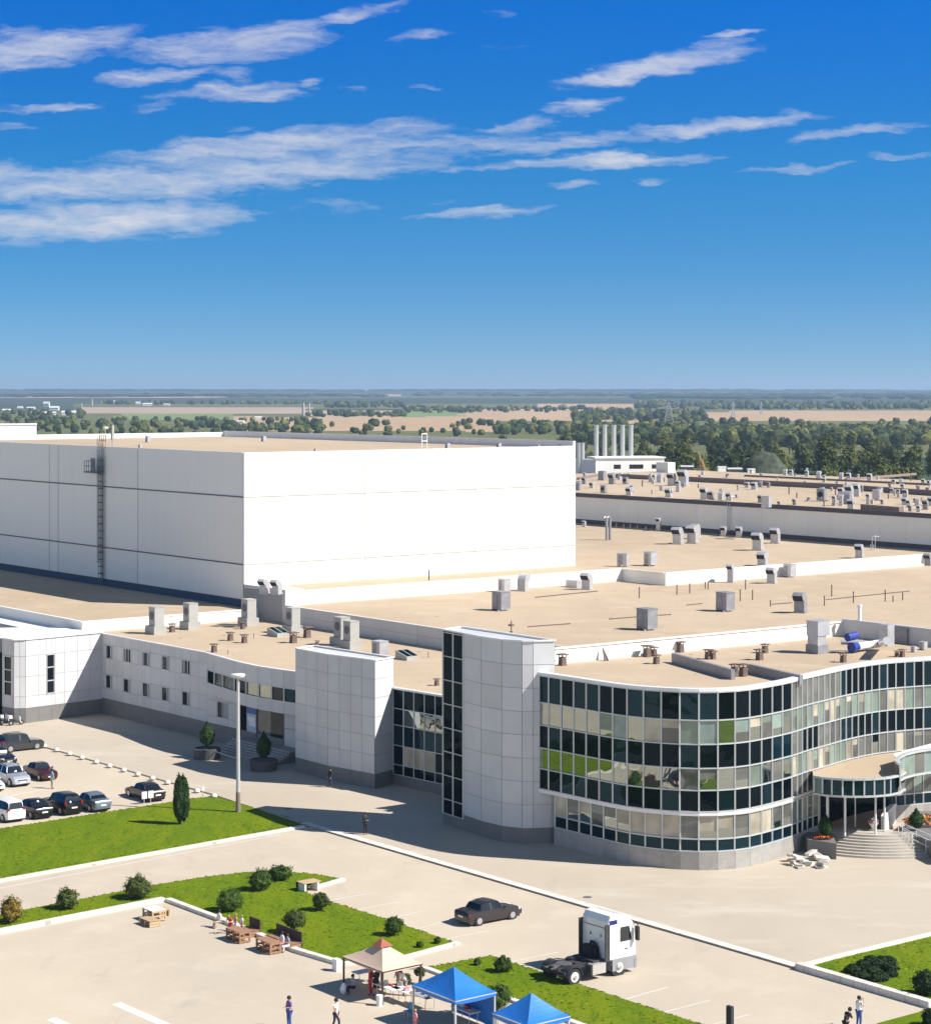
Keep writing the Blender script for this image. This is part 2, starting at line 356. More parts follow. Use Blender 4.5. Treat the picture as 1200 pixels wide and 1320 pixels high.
M['paving'] = joints(layered('concrete_paving', (.50, .425, .325), [((.43, .365, .285), .05, .42, .62, .7, (1, .4, 1)), ((.56, .485, .38), .22, .5, .7, .5, None), ((.32, .275, .22), .30, .60, .76, .5, (1, .45, 1)), ((.38, .33, .27), 3.0, .55, .75, .4, None), ((.27, .24, .21), .9, .70, .78, .55, (1, .3, 1))], .85, .15, 8), 6, 6, (.36, .32, .27), .012, .35)
M['plaza'] = joints(layered('warm_paving', (.455, .39, .305), [((.40, .335, .26), .06, .45, .6, .6, (1, .5, 1)), ((.52, .455, .365), .22, .52, .66, .7, (.4, 1, 1)), ((.31, .265, .215), .33, .63, .76, .4, (1, .5, 1)), ((.35, .30, .24), 2.2, .6, .74, .35, None)], .85, .12, 8), 2.4, 2.4, (.40, .34, .27), .008, .3)
M['sidewalk'] = layered('forecourt_paving', (.49, .435, .365), [((.43, .37, .30), .07, .42, .62, .7, (1, .5, 1)), ((.55, .49, .42), .3, .5, .7, .5, None), ((.34, .29, .25), .28, .67, .78, .55, (1, .6, 1))], .85, .12, 8)
M['kerb'] = joints(mat('kerb_concrete', (.62, .585, .53), .8, var=.14, scale=1.6, bump=.2), 1.0, 1.0, (.25, .22, .19), .022, .7)
M['marking'] = mat('road_paint', (.70, .68, .62), .7, var=.12, scale=2.5)
M['marking_worn'] = mat('worn_road_paint', (.57, .53, .465), .8, var=.08, scale=2)
M['lawn'] = layered('lawn_turf', (.105, .165, .004), [((.155, .195, .004), .25, .42, .62, .75, (1, .3, 1)), ((.07, .125, .004), .9, .5, .68, .7, (1, .25, 1)), ((.21, .20, .02), .6, .58, .72, .55, (1, .4, 1)), ((.05, .095, .004), 5, .52, .68, .6, (1, .5, 1))], .9, .6, 14, .1)
M['roof'] = specks(layered('roof_membrane', (.46, .36, .25), [((.39, .30, .205), .05, .4, .62, .8, (1, .3, 1)), ((.51, .405, .295), .25, .5, .7, .6, None), ((.40, .29, .19), .12, .56, .70, .6, (.4, 1, 1)), ((.38, .27, .18), 1.1, .60, .72, .5, (1, .4, 1))], .9, .1, 6))
M['white_panel'] = mat('white_wall_panel', (.75, .74, .695), .5, var=.022, scale=.9, island=.03, stretch=(2.5, 2.5, .06), thr=(.3, .7))
M['grey_panel'] = mat('composite_panel', (.55, .55, .55), .38, var=.04, scale=.6, island=.06, spec=.5)
M['joint'] = mat('panel_joint', (.26, .265, .28), .8)
M['seam'] = mat('dark_seam', (.13, .13, .14), .7)
M['coping'] = mat('metal_coping', (.72, .72, .72), .35, var=.05, scale=.8)
M['white_membrane'] = mat('white_membrane', (.74, .73, .70), .7, var=.05, scale=.4, bump=.1)
M['flashing'] = mat('blue_black_flashing', (.025, .05, .10), .6)
M['stone'] = mat('granite_plinth', (.34, .325, .30), .6, var=.10, scale=2, island=.08)
M['stone_dark'] = mat('grey_plinth', (.17, .165, .16), .6, var=.08, scale=1, island=.05)
M['alu'] = mat('aluminium_frame', (.50, .52, .52), .35, metal=.2, var=.03)
M['alu_dark'] = mat('dark_frame', (.10, .11, .12), .45)
M['black'] = mat('black_rubber', (.018, .018, .018), .8)
M['gl_dark'] = glass('dark_spandrel_glass', (.002, .004, .006), refl=.030, bumpy=.03, tint=(.30, .46, .56))
M['gl_dark2'] = glass('teal_spandrel_glass', (.003, .012, .019), refl=.065, bumpy=.035, tint=(.26, .48, .58))
M['gl_cream'] = glass('glass_over_cream_blind', (.36, .325, .25), refl=.06)
M['gl_sage'] = glass('glass_over_sage_blind', (.15, .20, .16), refl=.09)
M['gl_mint'] = glass('glass_over_mint_blind', (.21, .28, .25), refl=.08)
M['gl_grey'] = glass('glass_over_grey_blind', (.11, .11, .10), refl=.08)
M['gl_mirror'] = glass('mirror_glass', (.012, .02, .02), refl=.44, bumpy=.02, tint=(.80, .88, .82))
M['gl_win'] = glass('window_glass', (.010, .012, .016), refl=.05)
M['curtain'] = mat('pale_curtain', (.36, .36, .36), .8, var=.15, scale=5, stretch=(6, 6, .2))

# ================================================================== SETTING: ground
def sheet(name, poly, z, m, depth=0.0):
    b = MB(); pts = [v3(p, z) for p in poly]
    if depth: b.prism(pts, z - depth, z)
    else: b.face(pts)
    return structure(name, b, m, auto_ok) if False else structure(name, b, m)
def hilln(x, y): return mnoise.noise(Vector((x * .00035, y * .00035, 3.3)))
def sstep(a, b, x):
    t = max(0.0, min(1.0, (x - a) / (b - a))); return t * t * (3 - 2 * t)
def terrain_z(x, y):
    if y < 640: return -0.35
    k = sstep(640, 1500, y)
    z = -0.35 + k * 2.0 * hilln(x * 3, y * 3)
    z += sstep(2600, 9000, y) * (16 + 7 * hilln(x, y))
    z += sstep(8500, 12500, y) * (17 + 16 * hilln(x * 1.1 + 900, y * .5))
    z -= sstep(13000, 17000, y) * 40
    return z
# fields and woods of the plain: patches found by where they lie on the ground
PATCH = [  # x0,x1,y0,y1 in the photo's directions -> ground kind: 1 pale field, 2 green field, 3 wood, 4 straw
 (-400, 290, 509.6, 512.6, 1), (296, 520, 508.2, 510.6, 1), (-400, 1800, 512.5, 519.5, 3), (105, 400, 524.5, 533, 1), (400, 520, 527, 530, 3), (520, 760, 525, 528, 3),
 (400, 520, 530, 537, 4), (520, 600, 530, 537, 2), (600, 760, 528, 543, 4), (300, 640, 537, 556, 4), (150, 300, 533, 541, 2), (250, 420, 541, 548, 3),
 (760, 820, 522, 530, 4), (820, 1800, 513, 524, 3), (905, 1800, 530, 542, 4), (1010, 1800, 530, 538, 4), (740, 840, 542, 550, 4), (690, 860, 519, 524, 4), (-400, 100, 519, 530, 3)]
rows = [10, 60, 120, 200, 320, 450, 640]
yv = 640.0
ylist = []
py_ = 600.0
while py_ > 520: ylist.append((CAM_H * FPX) / (py_ - HOR)); py_ -= 1.6
dd = ylist[-1]
while dd < 17500: dd *= 1.022; ylist.append(dd)
rows = rows + [q for q in ylist if q > 660]
NX = 220
tb = MB(); grid = []
for yq in rows:
    half = max(420, yq * 0.42); grid.append([Vector((-half + 2 * half * i / NX, yq, 0)) for i in range(NX + 1)])
for r in grid:
    for p in r: p.z = terrain_z(p.x, p.y)
base = 0
for r in grid: tb.v += r
for i in range(len(grid) - 1):
    for j in range(NX):
        q = [i * (NX + 1) + j, i * (NX + 1) + j + 1, (i + 1) * (NX + 1) + j + 1, (i + 1) * (NX + 1) + j]
        c = (tb.v[q[0]] + tb.v[q[2]]) / 2; k = 0
        if c.y > 640:
            jx = 14 * mnoise.noise(Vector((c.x * .004, c.y * .002, 1))); ppx = c.x / c.y * FPX + 600 + jx
            ppy = HOR + (CAM_H - c.z) * FPX / c.y + .6 * mnoise.noise(Vector((c.x * .003, c.y * .001, 9)))
            for (x0, x1, y0, y1, kk) in PATCH:
                if x0 <= ppx <= x1 and y0 <= ppy <= y1: k = kk; break
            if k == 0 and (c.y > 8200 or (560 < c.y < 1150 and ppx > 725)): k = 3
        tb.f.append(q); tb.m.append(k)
M['land'] = layered('rough_grassland', (.11, .12, .035), [((.17, .15, .06), .004, .4, .65, .7, None), ((.06, .085, .02), .02, .5, .65, .7, None)], .95)
M['field_pale'] = layered('ploughed_field', (.37, .27, .20), [((.43, .32, .24), .003, .4, .6, .6, (1, .2, 1))], .95)
M['field_green'] = layered('green_field', (.16, .22, .07), [((.22, .25, .10), .004, .4, .6, .6, (1, .2, 1))], .95)
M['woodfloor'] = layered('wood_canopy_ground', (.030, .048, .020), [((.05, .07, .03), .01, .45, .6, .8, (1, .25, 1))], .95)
M['field_straw'] = layered('straw_field', (.40, .27, .155), [((.46, .33, .20), .004, .4, .6, .6, (1, .2, 1)), ((.30, .22, .12), .012, .55, .7, .5, None)], .95)
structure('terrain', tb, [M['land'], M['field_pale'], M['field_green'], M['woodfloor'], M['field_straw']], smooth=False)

sheet('pavement', [(-240, 30), (260, 30), (260, 640), (-240, 640)], 0.0, M['paving'])
# the raised forecourt along the buildings
LA_tip = P(392, 1063)
kl0, kl1 = P(386, 1063), P(1025, 1250)
kd = (kl1 - kl0).normalized()
front_poly = [kl0, kl1, P(1078, 1236), P(1200, 1206), P(1200, 1206) + V * 70, P(1200, 1206) + V * 70 + U * 60, Vector((60, 240, 0)), Vector((-40, 300, 0)), Vector((-90, 300, 0)), P(-120, 915), P(50, 962), P(276, 1026)]
fp = MB(); fp.prism([v3(p, 0) for p in front_poly], -0.2, 0.12, 0); 
structure('forecourt', fp, M['plaza'])
def strip(name, pts, w, z, h, m, side=1):
    """kerb of real height along a line of ground points; side +1 widens to the left of travel"""
    b = MB(); pts = [v3(p, 0) for p in pts]; n = len(pts); L = []; Rr = []
    for i, p in enumerate(pts):
        d = (pts[min(i + 1, n - 1)] - pts[max(i - 1, 0)]).normalized(); nn = Vector((-d.y, d.x, 0)) * side
        L.append(p); Rr.append(p + nn * w)
    for i in range(n - 1):
        c = [L[i], Rr[i], Rr[i + 1], L[i + 1]]
        if side > 0: c = [L[i], L[i + 1], Rr[i + 1], Rr[i]]
        b.hexa([v3(q, z) for q in c] + [v3(q, z + h) for q in c])
    return structure(name, b, m)
strip('kerb', [kl0, kl1], 0.75, -0.1, 0.235, M['kerb'], 1)
strip('kerb', [P(1025, 1250.5), P(1197, 1301)], 0.55, -0.1, 0.50, M['kerb'], 1)
strip('kerb', [P(1031, 1249), P(1078, 1236.5), P(1215, 1204)], 0.4, -0.1, 0.40, M['kerb'], -1)
# lawns
def lawn(px, h=0.10, extra=()):
    pts = [P(*q) if not isinstance(q, Vector) else q for q in px]
    b = MB(); b.prism(pts, -0.1, h)
    return structure('lawn', b, M['lawn']), pts
_, LAWN1 = lawn([(-150, 1160), (0, 1133), (385, 1065), (388, 1061), (276, 1028), (255, 1030), (0, 1070), (-150, 1094)])
strip('kerb', [P(-150, 1163), P(0, 1135.5), P(388, 1066)], 0.55, -0.1, 0.24, M['kerb'], -1)
_, LAWN2 = lawn([(-150, 1231), (0, 1201), (213, 1160), (285, 1187), (380, 1226), (437, 1243), (520, 1236), (586, 1217), (495, 1186), (425, 1164), (400, 1155), (391, 1150), (398, 1144), (411, 1141), (437, 1134), (398, 1128), (380, 1126.5), (320, 1126), (267, 1132), (197, 1143), (100, 1162), (30, 1175), (-150, 1210)])
strip('kerb', [P(-150, 1235), P(0, 1205), P(213, 1163)], 0.5, -0.1, 0.38, M['kerb'], 1)
strip('kerb', [P(213, 1163), P(285, 1190), P(380, 1229), P(437, 1246)], 0.45, -0.1, 0.34, M['kerb'], 1)
strip('kerb', [P(437, 1246), P(520, 1238), P(594, 1218)], 0.4, -0.1, 0.26, M['kerb'], 1)
strip('kerb', [P(440, 1134.5), P(411, 1143), P(399, 1146)], 0.4, -0.1, 0.26, M['kerb'], 1)
_, LAWN3 = lawn([(548, 1250), (632, 1234), (800, 1289), (1010, 1358), (960, 1420), (760, 1328)])
strip('kerb', [P(520, 1250), P(548, 1252), P(760, 1330)], 0.4, -0.1, 0.26, M['kerb'], 1)
_, LAWN4 = lawn([P(1035, 1250), P(1197, 1298), P(1197, 1298) - U * 3, P(1500, 1380), P(1420, 1160), P(1215, 1207), P(1078, 1238)], 0.16)
_, LAWN5 = lawn([(1130, 1322), (1200, 1303), (1600, 1420), (1300, 1500)])
# more of the same grounds towards and behind the viewer
lawn([Vector((-70, 92, 0)), Vector((-25, 70, 0)), Vector((10, 66, 0)), Vector((-20, 90, 0))])
lawn([Vector((36, 108, 0)), Vector((70, 80, 0)), Vector((110, 110, 0)), Vector((70, 128, 0))])
# painted lines
mk = MB(); mw = MB()
def pline(b, a, c, w, z=.004):
    d = (c - a).normalized(); n = Vector((-d.y, d.x, 0)) * w / 2
    b.face([v3(a - n, z), v3(c - n, z), v3(c + n, z), v3(a + n, z)])
for a, c in (((430, 1160), (475, 1152.5)), ((460, 1173.5), (513, 1163)), ((495, 1186), (548, 1174)), ((530, 1200), (571, 1189)), ((571, 1212), (630, 1200)), ((660, 1240), (719, 1228)), ((797, 1291), (861, 1273)), ((846, 1308), (915, 1290)), ((920, 1321), (966, 1308)), ((762, 1262), (815, 1250))):
    pline(mw, P(*a), P(*c), .13)
pline(mw, P(-60, 1157), P(360, 1076.5), .16)
pline(mk, P(150, 1294), P(232, 1330), .62); pline(mk, P(66, 1314), P(140, 1346), .62)
for a, c in (((-5, 1030), (60, 1017)), ((150, 1050), (222, 1037)), ((103, 1057), (150, 1050)), ((60, 1063), (100, 1057))):
    pline(mk, P(*a), P(*c), .14)
structure('road_marking', mk, M['marking']); structure('road_marking', mw, M['marking_worn'])
mh = MB()
for q in ((372, 1043), (757, 1157)): mh.lathe([(.34, 0), (.34, .006)], P(q[0], q[1], .12) + Vector((0, 0, .002)), 16)
structure('manhole_cover', mh, M['seam'])

# ================================================================== BUILDINGS
def wallgrid(mp, mb, p0, p1, us, zs, openings=(), gap=.03, off=.02, mi=0):
    p0, p1 = v3(p0, 0), v3(p1, 0); d = (p1 - p0).normalized(); n = Vector((d.y, -d.x, 0))
    for i in range(len(us) - 1):
        for j in range(len(zs) - 1):
            uc, zc = (us[i] + us[i + 1]) / 2, (zs[j] + zs[j + 1]) / 2
            if any(a < uc < b and c < zc < e for a, b, c, e in openings): continue
            g = gap / 2
            q = [(us[i] + g, zs[j] + g), (us[i + 1] - g, zs[j] + g), (us[i + 1] - g, zs[j + 1] - g), (us[i] + g, zs[j + 1] - g)]
            mp.face([p0 + d * a + n * off + ZUP * z for a, z in q], mi)
            q = [(us[i], zs[j]), (us[i + 1], zs[j]), (us[i + 1], zs[j + 1]), (us[i], zs[j + 1])]
            if mb is not None: mb.face([p0 + d * a - n * .01 + ZUP * z for a, z in q])
def lin(a, b, n): return [a + (b - a) * i / n for i in range(n + 1)]
def merge(us, extra): return sorted(set([round(u, 4) for u in list(us) + list(extra)]))
def drop_near(us, pts, tol):
    return sorted([u for u in us if all(abs(u - q) > tol for q in pts)] + list(pts))
def wall_u(p0, p1, px):
    d = (v3(p1, 0) - v3(p0, 0)).normalized(); k = (px - 600) / FPX
    return (k * p0[1] - p0[0]) / (d.x - k * d.y)
def quadwall(b, p0, p1, z0, z1, m=0, off=0.0):
    p0, p1 = v3(p0, 0), v3(p1, 0); d = (p1 - p0).normalized(); n = Vector((d.y, -d.x, 0)) * off
    b.face([p0 + n + ZUP * z0, p1 + n + ZUP * z0, p1 + n + ZUP * z1, p0 + n + ZUP * z1], m)
def coping(b, pts, z, w=.35, h=.12, m=0):
    for a, c in zip(pts[:-1], pts[1:]): b.bar(v3(a, z), v3(c, z), w, h, m)
def window(parent, p0, p1, u0, u1, z0, z1, mull=(.5,), trans=(), depth=.14, fw=.09, gl='gl_win', frame='alu', curtain=None, name='window'):
    """frame standing 3 cm proud of the wall, pane set back in the opening"""
    p0, p1 = v3(p0, 0), v3(p1, 0); d = (p1 - p0).normalized(); n = Vector((d.y, -d.x, 0))
    def pt(u, z, o): return p0 + d * u + ZUP * z + n * o
    f = MB(); o = .0
    f.bar(pt(u0, z0 + fw / 2, o), pt(u1, z0 + fw / 2, o), .16, fw); f.bar(pt(u0, z1 - fw / 2, o), pt(u1, z1 - fw / 2, o), .16, fw)
    for u in (u0 + fw / 2, u1 - fw / 2): f.bar(pt(u, z0 + fw, o), pt(u, z1 - fw, o), fw, .16)
    for t in mull: u = u0 + (u1 - u0) * t; f.bar(pt(u, z0 + fw, -.03), pt(u, z1 - fw, -.03), .07, .09)
    for t in trans: z = z0 + (z1 - z0) * t; f.bar(pt(u0 + fw, z, -.025), pt(u1 - fw, z, -.025), .1, .12)
    fo = f.build(name, M[frame], parent)
    g = MB(); g.face([pt(u0 + .02, z0 + .02, -depth + .06), pt(u1 - .02, z0 + .02, -depth + .06), pt(u1 - .02, z1 - .02, -depth + .06), pt(u0 + .02, z1 - .02, -depth + .06)])
    g.build('pane', M[gl], fo)
    if curtain:
        c = MB()
        for a, b_ in curtain:
            c.face([pt(u0 + (u1 - u0) * a, z0 + fw, -depth + .075), pt(u0 + (u1 - u0) * b_, z0 + fw, -depth + .075), pt(u0 + (u1 - u0) * b_, z1 - fw, -depth + .075), pt(u0 + (u1 - u0) * a, z1 - fw, -depth + .075)])
        c.build('curtain', M['curtain'], fo)
    return fo

# ---------------------------------------------------------------- high-bay warehouse
ZA, ZB, ZC, ZE, ZBOX = 9.9, 10.75, 12.3, 17.3, 28.5
B0 = P(314, 783, ZA)
def LV(a, b, z=0.0): return v3(B0 + V * a + U * b, z)     # a along V, b along U from the warehouse's near corner
BW, BD = 52.6, 92.0
hb = thing('warehouse', 'tall windowless white warehouse block with dark seams, rising above the factory roofs', 'warehouse', LV(0, 0, ZA))
wp = MB(); wb = MB()
zs = [ZA + .9, 15.05, 23.2, ZBOX]
su = wall_u(LV(0, BD), LV(0, 0), 64), wall_u(LV(0, BD), LV(0, 0), 178)
usL = [0.0] + [BD - 24.5 * k for k in (3, 2)] + [su[0], su[1], BD]
usL = sorted(u for u in usL if u >= 0)
wallgrid(wp, wb, LV(0, BD), LV(0, 0), usL, zs, gap=.10, off=.03)
wallgrid(wp, wb, LV(0, 0), LV(BW, 0), [0, wall_u(LV(0, 0), LV(BW, 0), 470), wall_u(LV(0, 0), LV(BW, 0), 612), BW], [ZC - .3, 15.05, 23.2, ZBOX], gap=.065, off=.03)
quadwall(wp, LV(BW, 0), LV(BW, BD), ZC - 1, ZBOX); quadwall(wp, LV(BW, BD), LV(0, BD), ZA, ZBOX)
wp.build('wall', M['white_panel'], hb); wb.build('wall_joint', M['seam'], hb)
sm = MB()
for z in (15.05, 23.2): sm.bar(LV(0, BD, z) - V * .05, LV(0, 0, z) - V * .05, .10, .16)
for z in (15.05, 23.2): sm.bar(LV(0, 0, z) - U * .05, LV(BW, 0, z) - U * .05, .06, .12, 1)
sm.build('seam', [M['seam'], mat('grey_seam', (.40, .39, .37), .6)], hb)
fl = MB(); fl.bar(LV(0, BD, ZA + .45) - V * .03, LV(0, 0, ZA + .45) - V * .03, .12, .9); fl.build('flashing', M['flashing'], hb)
rf = MB(); rf.face([LV(.2, .2, ZBOX - .25), LV(BW - .2, .2, ZBOX - .25), LV(BW - .2, BD - .2, ZBOX - .25), LV(.2, BD - .2, ZBOX - .25)]); rf.build('roof', M['roof'], hb)
cp = MB(); cq = [LV(.1, .1), LV(BW - .1, .1), LV(BW - .1, BD - .1), LV(.1, BD - .1), LV(.1, .1)]
for i in (0, 3): cp.bar(v3(cq[i], ZBOX + .0), v3(cq[i + 1], ZBOX + .0), .3, .14)
cp.bar(v3(cq[1], ZBOX + .22), v3(cq[2], ZBOX + .22), .4, 1.0); cp.bar(v3(cq[2], ZBOX + .1), v3(cq[3], ZBOX + .1), .4, .8)
cp.build('parapet', M['coping'], hb)
# caged ladder on the shaded wall
la = MB(); ul = wall_u(LV(0, BD), LV(0, 0), 132); lp = LV(0, BD - ul) - V * .25
def LP(a, o, z): return lp - U * a - V * o + ZUP * z      # a to the right, o out of the wall
for a in (-.8, -.25): la.bar(LP(a, .1, 12.9), LP(a, .1, 30.0), .07, .07)
for k in range(44): la.bar(LP(-.8, .1, 13.0 + k * .35), LP(-.25, .1, 13.0 + k * .35), .05, .05)
la.build('ladder', M['alu_dark'], hb)
lc = MB()
for k in range(18):
    z = 10.6 + k * .95
    q = [LP(.1 + .42 + .42 * math.cos(t), .42 - .42 * math.sin(t), z) for t in [math.pi * i / 8 for i in range(9)]]
    for a_, b_ in zip(q[:-1], q[1:]): lc.bar(a_, b_, .05, .16)
for t in (0, .22, .5, .78, 1.0): lc.bar(LP(.52 + .42 * math.cos(math.pi * t), .42 - .42 * math.sin(math.pi * t), 10.5), LP(.52 + .42 * math.cos(math.pi * t), .42 - .42 * math.sin(math.pi * t), 27.2), .06, .06)
for a in (.25, .75): lc.bar(LP(a, .05, 10.4), LP(a, .05, 29.6), .08, .08)
for k in range(50): lc.bar(LP(.25, .05, 10.6 + k * .36), LP(.75, .05, 10.6 + k * .36), .05, .05)
lc.build('ladder_cage', M['alu_dark'], hb)
pl = MB(); pl.hexa([LP(a, o, z) for z in (25.0, 25.15) for a, o in ((-1.2, .0), (.9, .0), (.9, 1.2), (-1.2, 1.2))])
pl.hexa([LP(a, o, z) for z in (25.15, 27.0) for a, o in ((-1.0, .9), (0.2, .9), (0.2, .98), (-1.0, .98))])
for z in (25.2, 25.9, 26.6):
    pl.bar(LP(-1.2, 1.15, z), LP(-2.5, 1.15, z), .07, .07); pl.bar(LP(-2.5, 1.15, z), LP(-2.5, .1, z), .07, .07)
for a in (-2.5, -1.9, -1.25): pl.bar(LP(a, 1.15, 25.0), LP(a, 1.15, 26.6), .07, .07)
pl.hexa([LP(a, o, z) for z in (25.0, 25.12) for a, o in ((-2.5, .0), (-1.2, .0), (-1.2, 1.2), (-2.5, 1.2))])
pl.build('ladder_platform', M['alu_dark'], hb)
hr = MB()
for a in (-.8, -.2, .3, 1.0):
    hr.tube([LP(a, -.1, 28.4), LP(a, -.3, 30.0)], .05, 6)
for z in (29.4, 30.0): hr.tube([LP(-.8, -.25, z), LP(1.0, -.25, z)], .05, 6)
hr.build('ladder_handrail', mat('red_brown_rail', (.30, .16, .12), .6), hb)

# ---------------------------------------------------------------- factory halls (roofs B, C, E) and the low hall (A)
sC = (P(500, 755, ZC) - B0).dot(U)                      # front line of hall C beside the warehouse
jog = P(793, 748, ZB); aJ = (jog - B0).dot(V); sC2 = (P(851, 755.5, ZB) - B0).dot(U)
E0 = P(970, 651, ZE + .1); aE = (E0 - B0).dot(V)
offA = P(714, 857, 13.1); sO = (offA - B0).dot(U)       # rear line of the office building
hallC = thing('factory_hall', 'middle factory hall with tan flat roof and bright white edge, beside the white warehouse', 'factory hall', LV(60, 20, 0))
b = MB(); polyC = [LV(.0, sC), LV(aJ, sC), LV(aJ, sC2), LV(aE - .05, sC2), LV(aE - .05, 110), LV(BW + .05, 110), LV(BW + .05, -.06), LV(.0, -.06)]
b.poly([v3(p, ZC - .05) for p in polyC]); b.build('roof', M['roof'], hallC)
b = MB()
for p0, p1 in ((polyC[0], polyC[1]), (polyC[1], polyC[2]), (polyC[2], polyC[3])):
    quadwall(b, p0, p1, ZB - .3, ZC)
quadwall(b, LV(0, -.06), LV(0, sC), ZB - 2.2, ZC)
coping(b, [polyC[0] + U * .12, polyC[1] + U * .12, polyC[2] + U * .12, polyC[3] + U * .12], ZC + .06, .3, .16)
b.build('parapet', M['white_membrane'], hallC)
sEnd = sO + .05
hallB = thing('factory_hall', 'front factory hall with broad tan roof behind the glass office building', 'factory hall', LV(30, -25, 0))
b = MB(); rB = [LV(.3, sC - .05), LV(.3, sO), LV(aE, sO), LV(aE, sC2 - .05), LV(aJ, sC2 - .05), LV(aJ, sC - .05)]
b.poly([v3(p, ZB) for p in rB[::-1]]); b.build('roof', M['roof'], hallB)
b = MB(); bb = MB(); Lw = -sEnd + sC
wallgrid(b, bb, LV(0, sC), LV(0, sEnd), lin(0, Lw, 11), [8.3, 9.8, ZB + .05], gap=.03)
coping(b, [LV(.1, sC), LV(.1, sEnd)], ZB + .1, .4, .12)
b.build('wall', M['grey_panel'], hallB); bb.build('wall_joint', M['joint'], hallB)
# corner stub carrying two hoods, between the warehouse corner and hall B
stub = MB(); stub.prism([LV(-.0, -.1), LV(-.0, sC - .6), LV(2.6, sC - .6), LV(2.6, -.1)], 8.3, ZC + .4); stub.build('corner_block', M['grey_panel'], hallC)

hallE = thing('factory_hall', 'rear factory hall, highest of the flat tan roofs, full of hood vents', 'factory hall', v3(E0, 0))
Cc = P(888, 606, ZE); tC = (Cc - E0).dot(U); wC = (Cc - E0).dot(V)
def EV(a, b_, z=ZE): return v3(E0 + V * a + U * b_, z)
b = MB(); b.face([EV(.2, tC), EV(.2, tC - 190), EV(wC, tC - 190), EV(wC, tC)]); b.build('roof', M['roof'], hallE)
b = MB(); bb = MB(); wallgrid(b, bb, EV(0, tC), EV(0, tC - 190), lin(0, 190, 38), [ZC - 2.2, 12.9, ZE - .3], gap=.03)
quadwall(b, EV(0, tC - 190), EV(wC, tC - 190), 0, ZE)
quadwall(b, EV(wC, tC - 190), EV(wC, tC), 0, ZE); quadwall(b, EV(wC, tC), EV(0, tC), 0, ZE)
b.build('wall', M['white_panel'], hallE); bb.build('wall_joint', M['grey_panel'], hallE)
b = MB(); b.bar(EV(.1, tC, ZE + .05), EV(.1, tC - 190, ZE + .05), .5, .7); b.bar(EV(-.02, tC, ZC + .35), EV(-.02, tC - 190, ZC + .35), .1, .75)
b.build('flashing', mat('dark_flashing', (.07, .065, .08), .7), hallE)
M['curb'] = mat('weathered_curb', (.20, .155, .14), .8, var=.15)
# low raised curbs across the rear roof
b = MB()
for (x0, y0, x1, y1, w, h) in ((790, 613, 838, 615.5, .5, .9), (888, 617.5, 985, 622.5, .7, 1.0), (985, 622.5, 1088, 627.5, .7, 1.0), (1108, 629, 1210, 636, .7, 1.0), (745, 617, 775, 612, .5, .5), (1112, 653.5, 1162, 657.5, .9, .9), (960, 613, 1200, 624.5, .4, .4), (1180, 611, 1090, 618, .5, .5)):
    b = MB(); b.bar(P(x0, y0, ZE + h / 2), P(x1, y1, ZE + h / 2), w, h); b.build('roof_curb', M['curb'], hallE)

hallA = thing('low_hall', 'low side hall, tan roof edged by white wall, left of the white warehouse', 'factory hall', P(106, 801, 0))
a0 = P(106, 803, ZA); aA = (a0 - B0).dot(V); sA = (a0 - B0).dot(U)
b = MB(); b.face([LV(aA, sA, ZA), LV(-.06, sA, ZA), LV(-.06, 120, ZA), LV(aA, 120, ZA)]); b.build('roof', M['roof'], hallA)
b = MB(); quadwall(b, LV(aA, sA), LV(-.06, sA), 8.2, ZA + .02); quadwall(b, LV(aA, 120), LV(aA, sA), 8.2, ZA + .02)
coping(b, [LV(aA + .1, 120), LV(aA + .1, sA + .1), LV(-.06, sA + .1)], ZA + .08, .35, .14); b.build('wall', M['white_membrane'], hallA)

# ---------------------------------------------------------------- left wing
wing = thing('office_wing', 'two storey grey panelled wing with small square windows and concave entrance bay', 'office wing', P(200, 945, 0))
pn = MB(); jb = MB(); ps = MB(); pj = MB(); wcop = MB()
T = [P(132, 817, 9.0), P(267, 842, 9.0)]
w0, w1 = v3(T[0], 0), v3(T[1], 0); Lw = (w1 - w0).length
ops = []; wins = []
for px in (141, 164, 188.7, 213.7, 240):
    u = wall_u(w0, w1, px)
    for z0 in (3.05, 6.35): ops.append((u - .9, u + .9, z0, z0 + 1.55)); wins.append((u - .9, u + .9, z0, z0 + 1.55))
ub = [q for o in ops for q in (o[0], o[1])]; us = drop_near(lin(0, Lw, 14), sorted(set(round(q, 3) for q in ub)), .5)
zl = [1.9, 3.05, 4.6, 6.35, 7.9, 9.0]
wallgrid(pn, jb, w0, w1, us, zl, ops); wallgrid(ps, pj, w0, w1, lin(0, Lw, 12), [0, .95, 1.9], off=.01)
for k, o in enumerate(wins):
    window(wing, w0, w1, *o, mull=(.62,), curtain=((.66, .9),) if k % 2 == 0 else (((.1, .3),) if k % 3 == 0 else ((.64, .84), (.08, .16))))
wcop.bar(v3(w0, 9.04), v3(w1, 9.04), .35, .1)
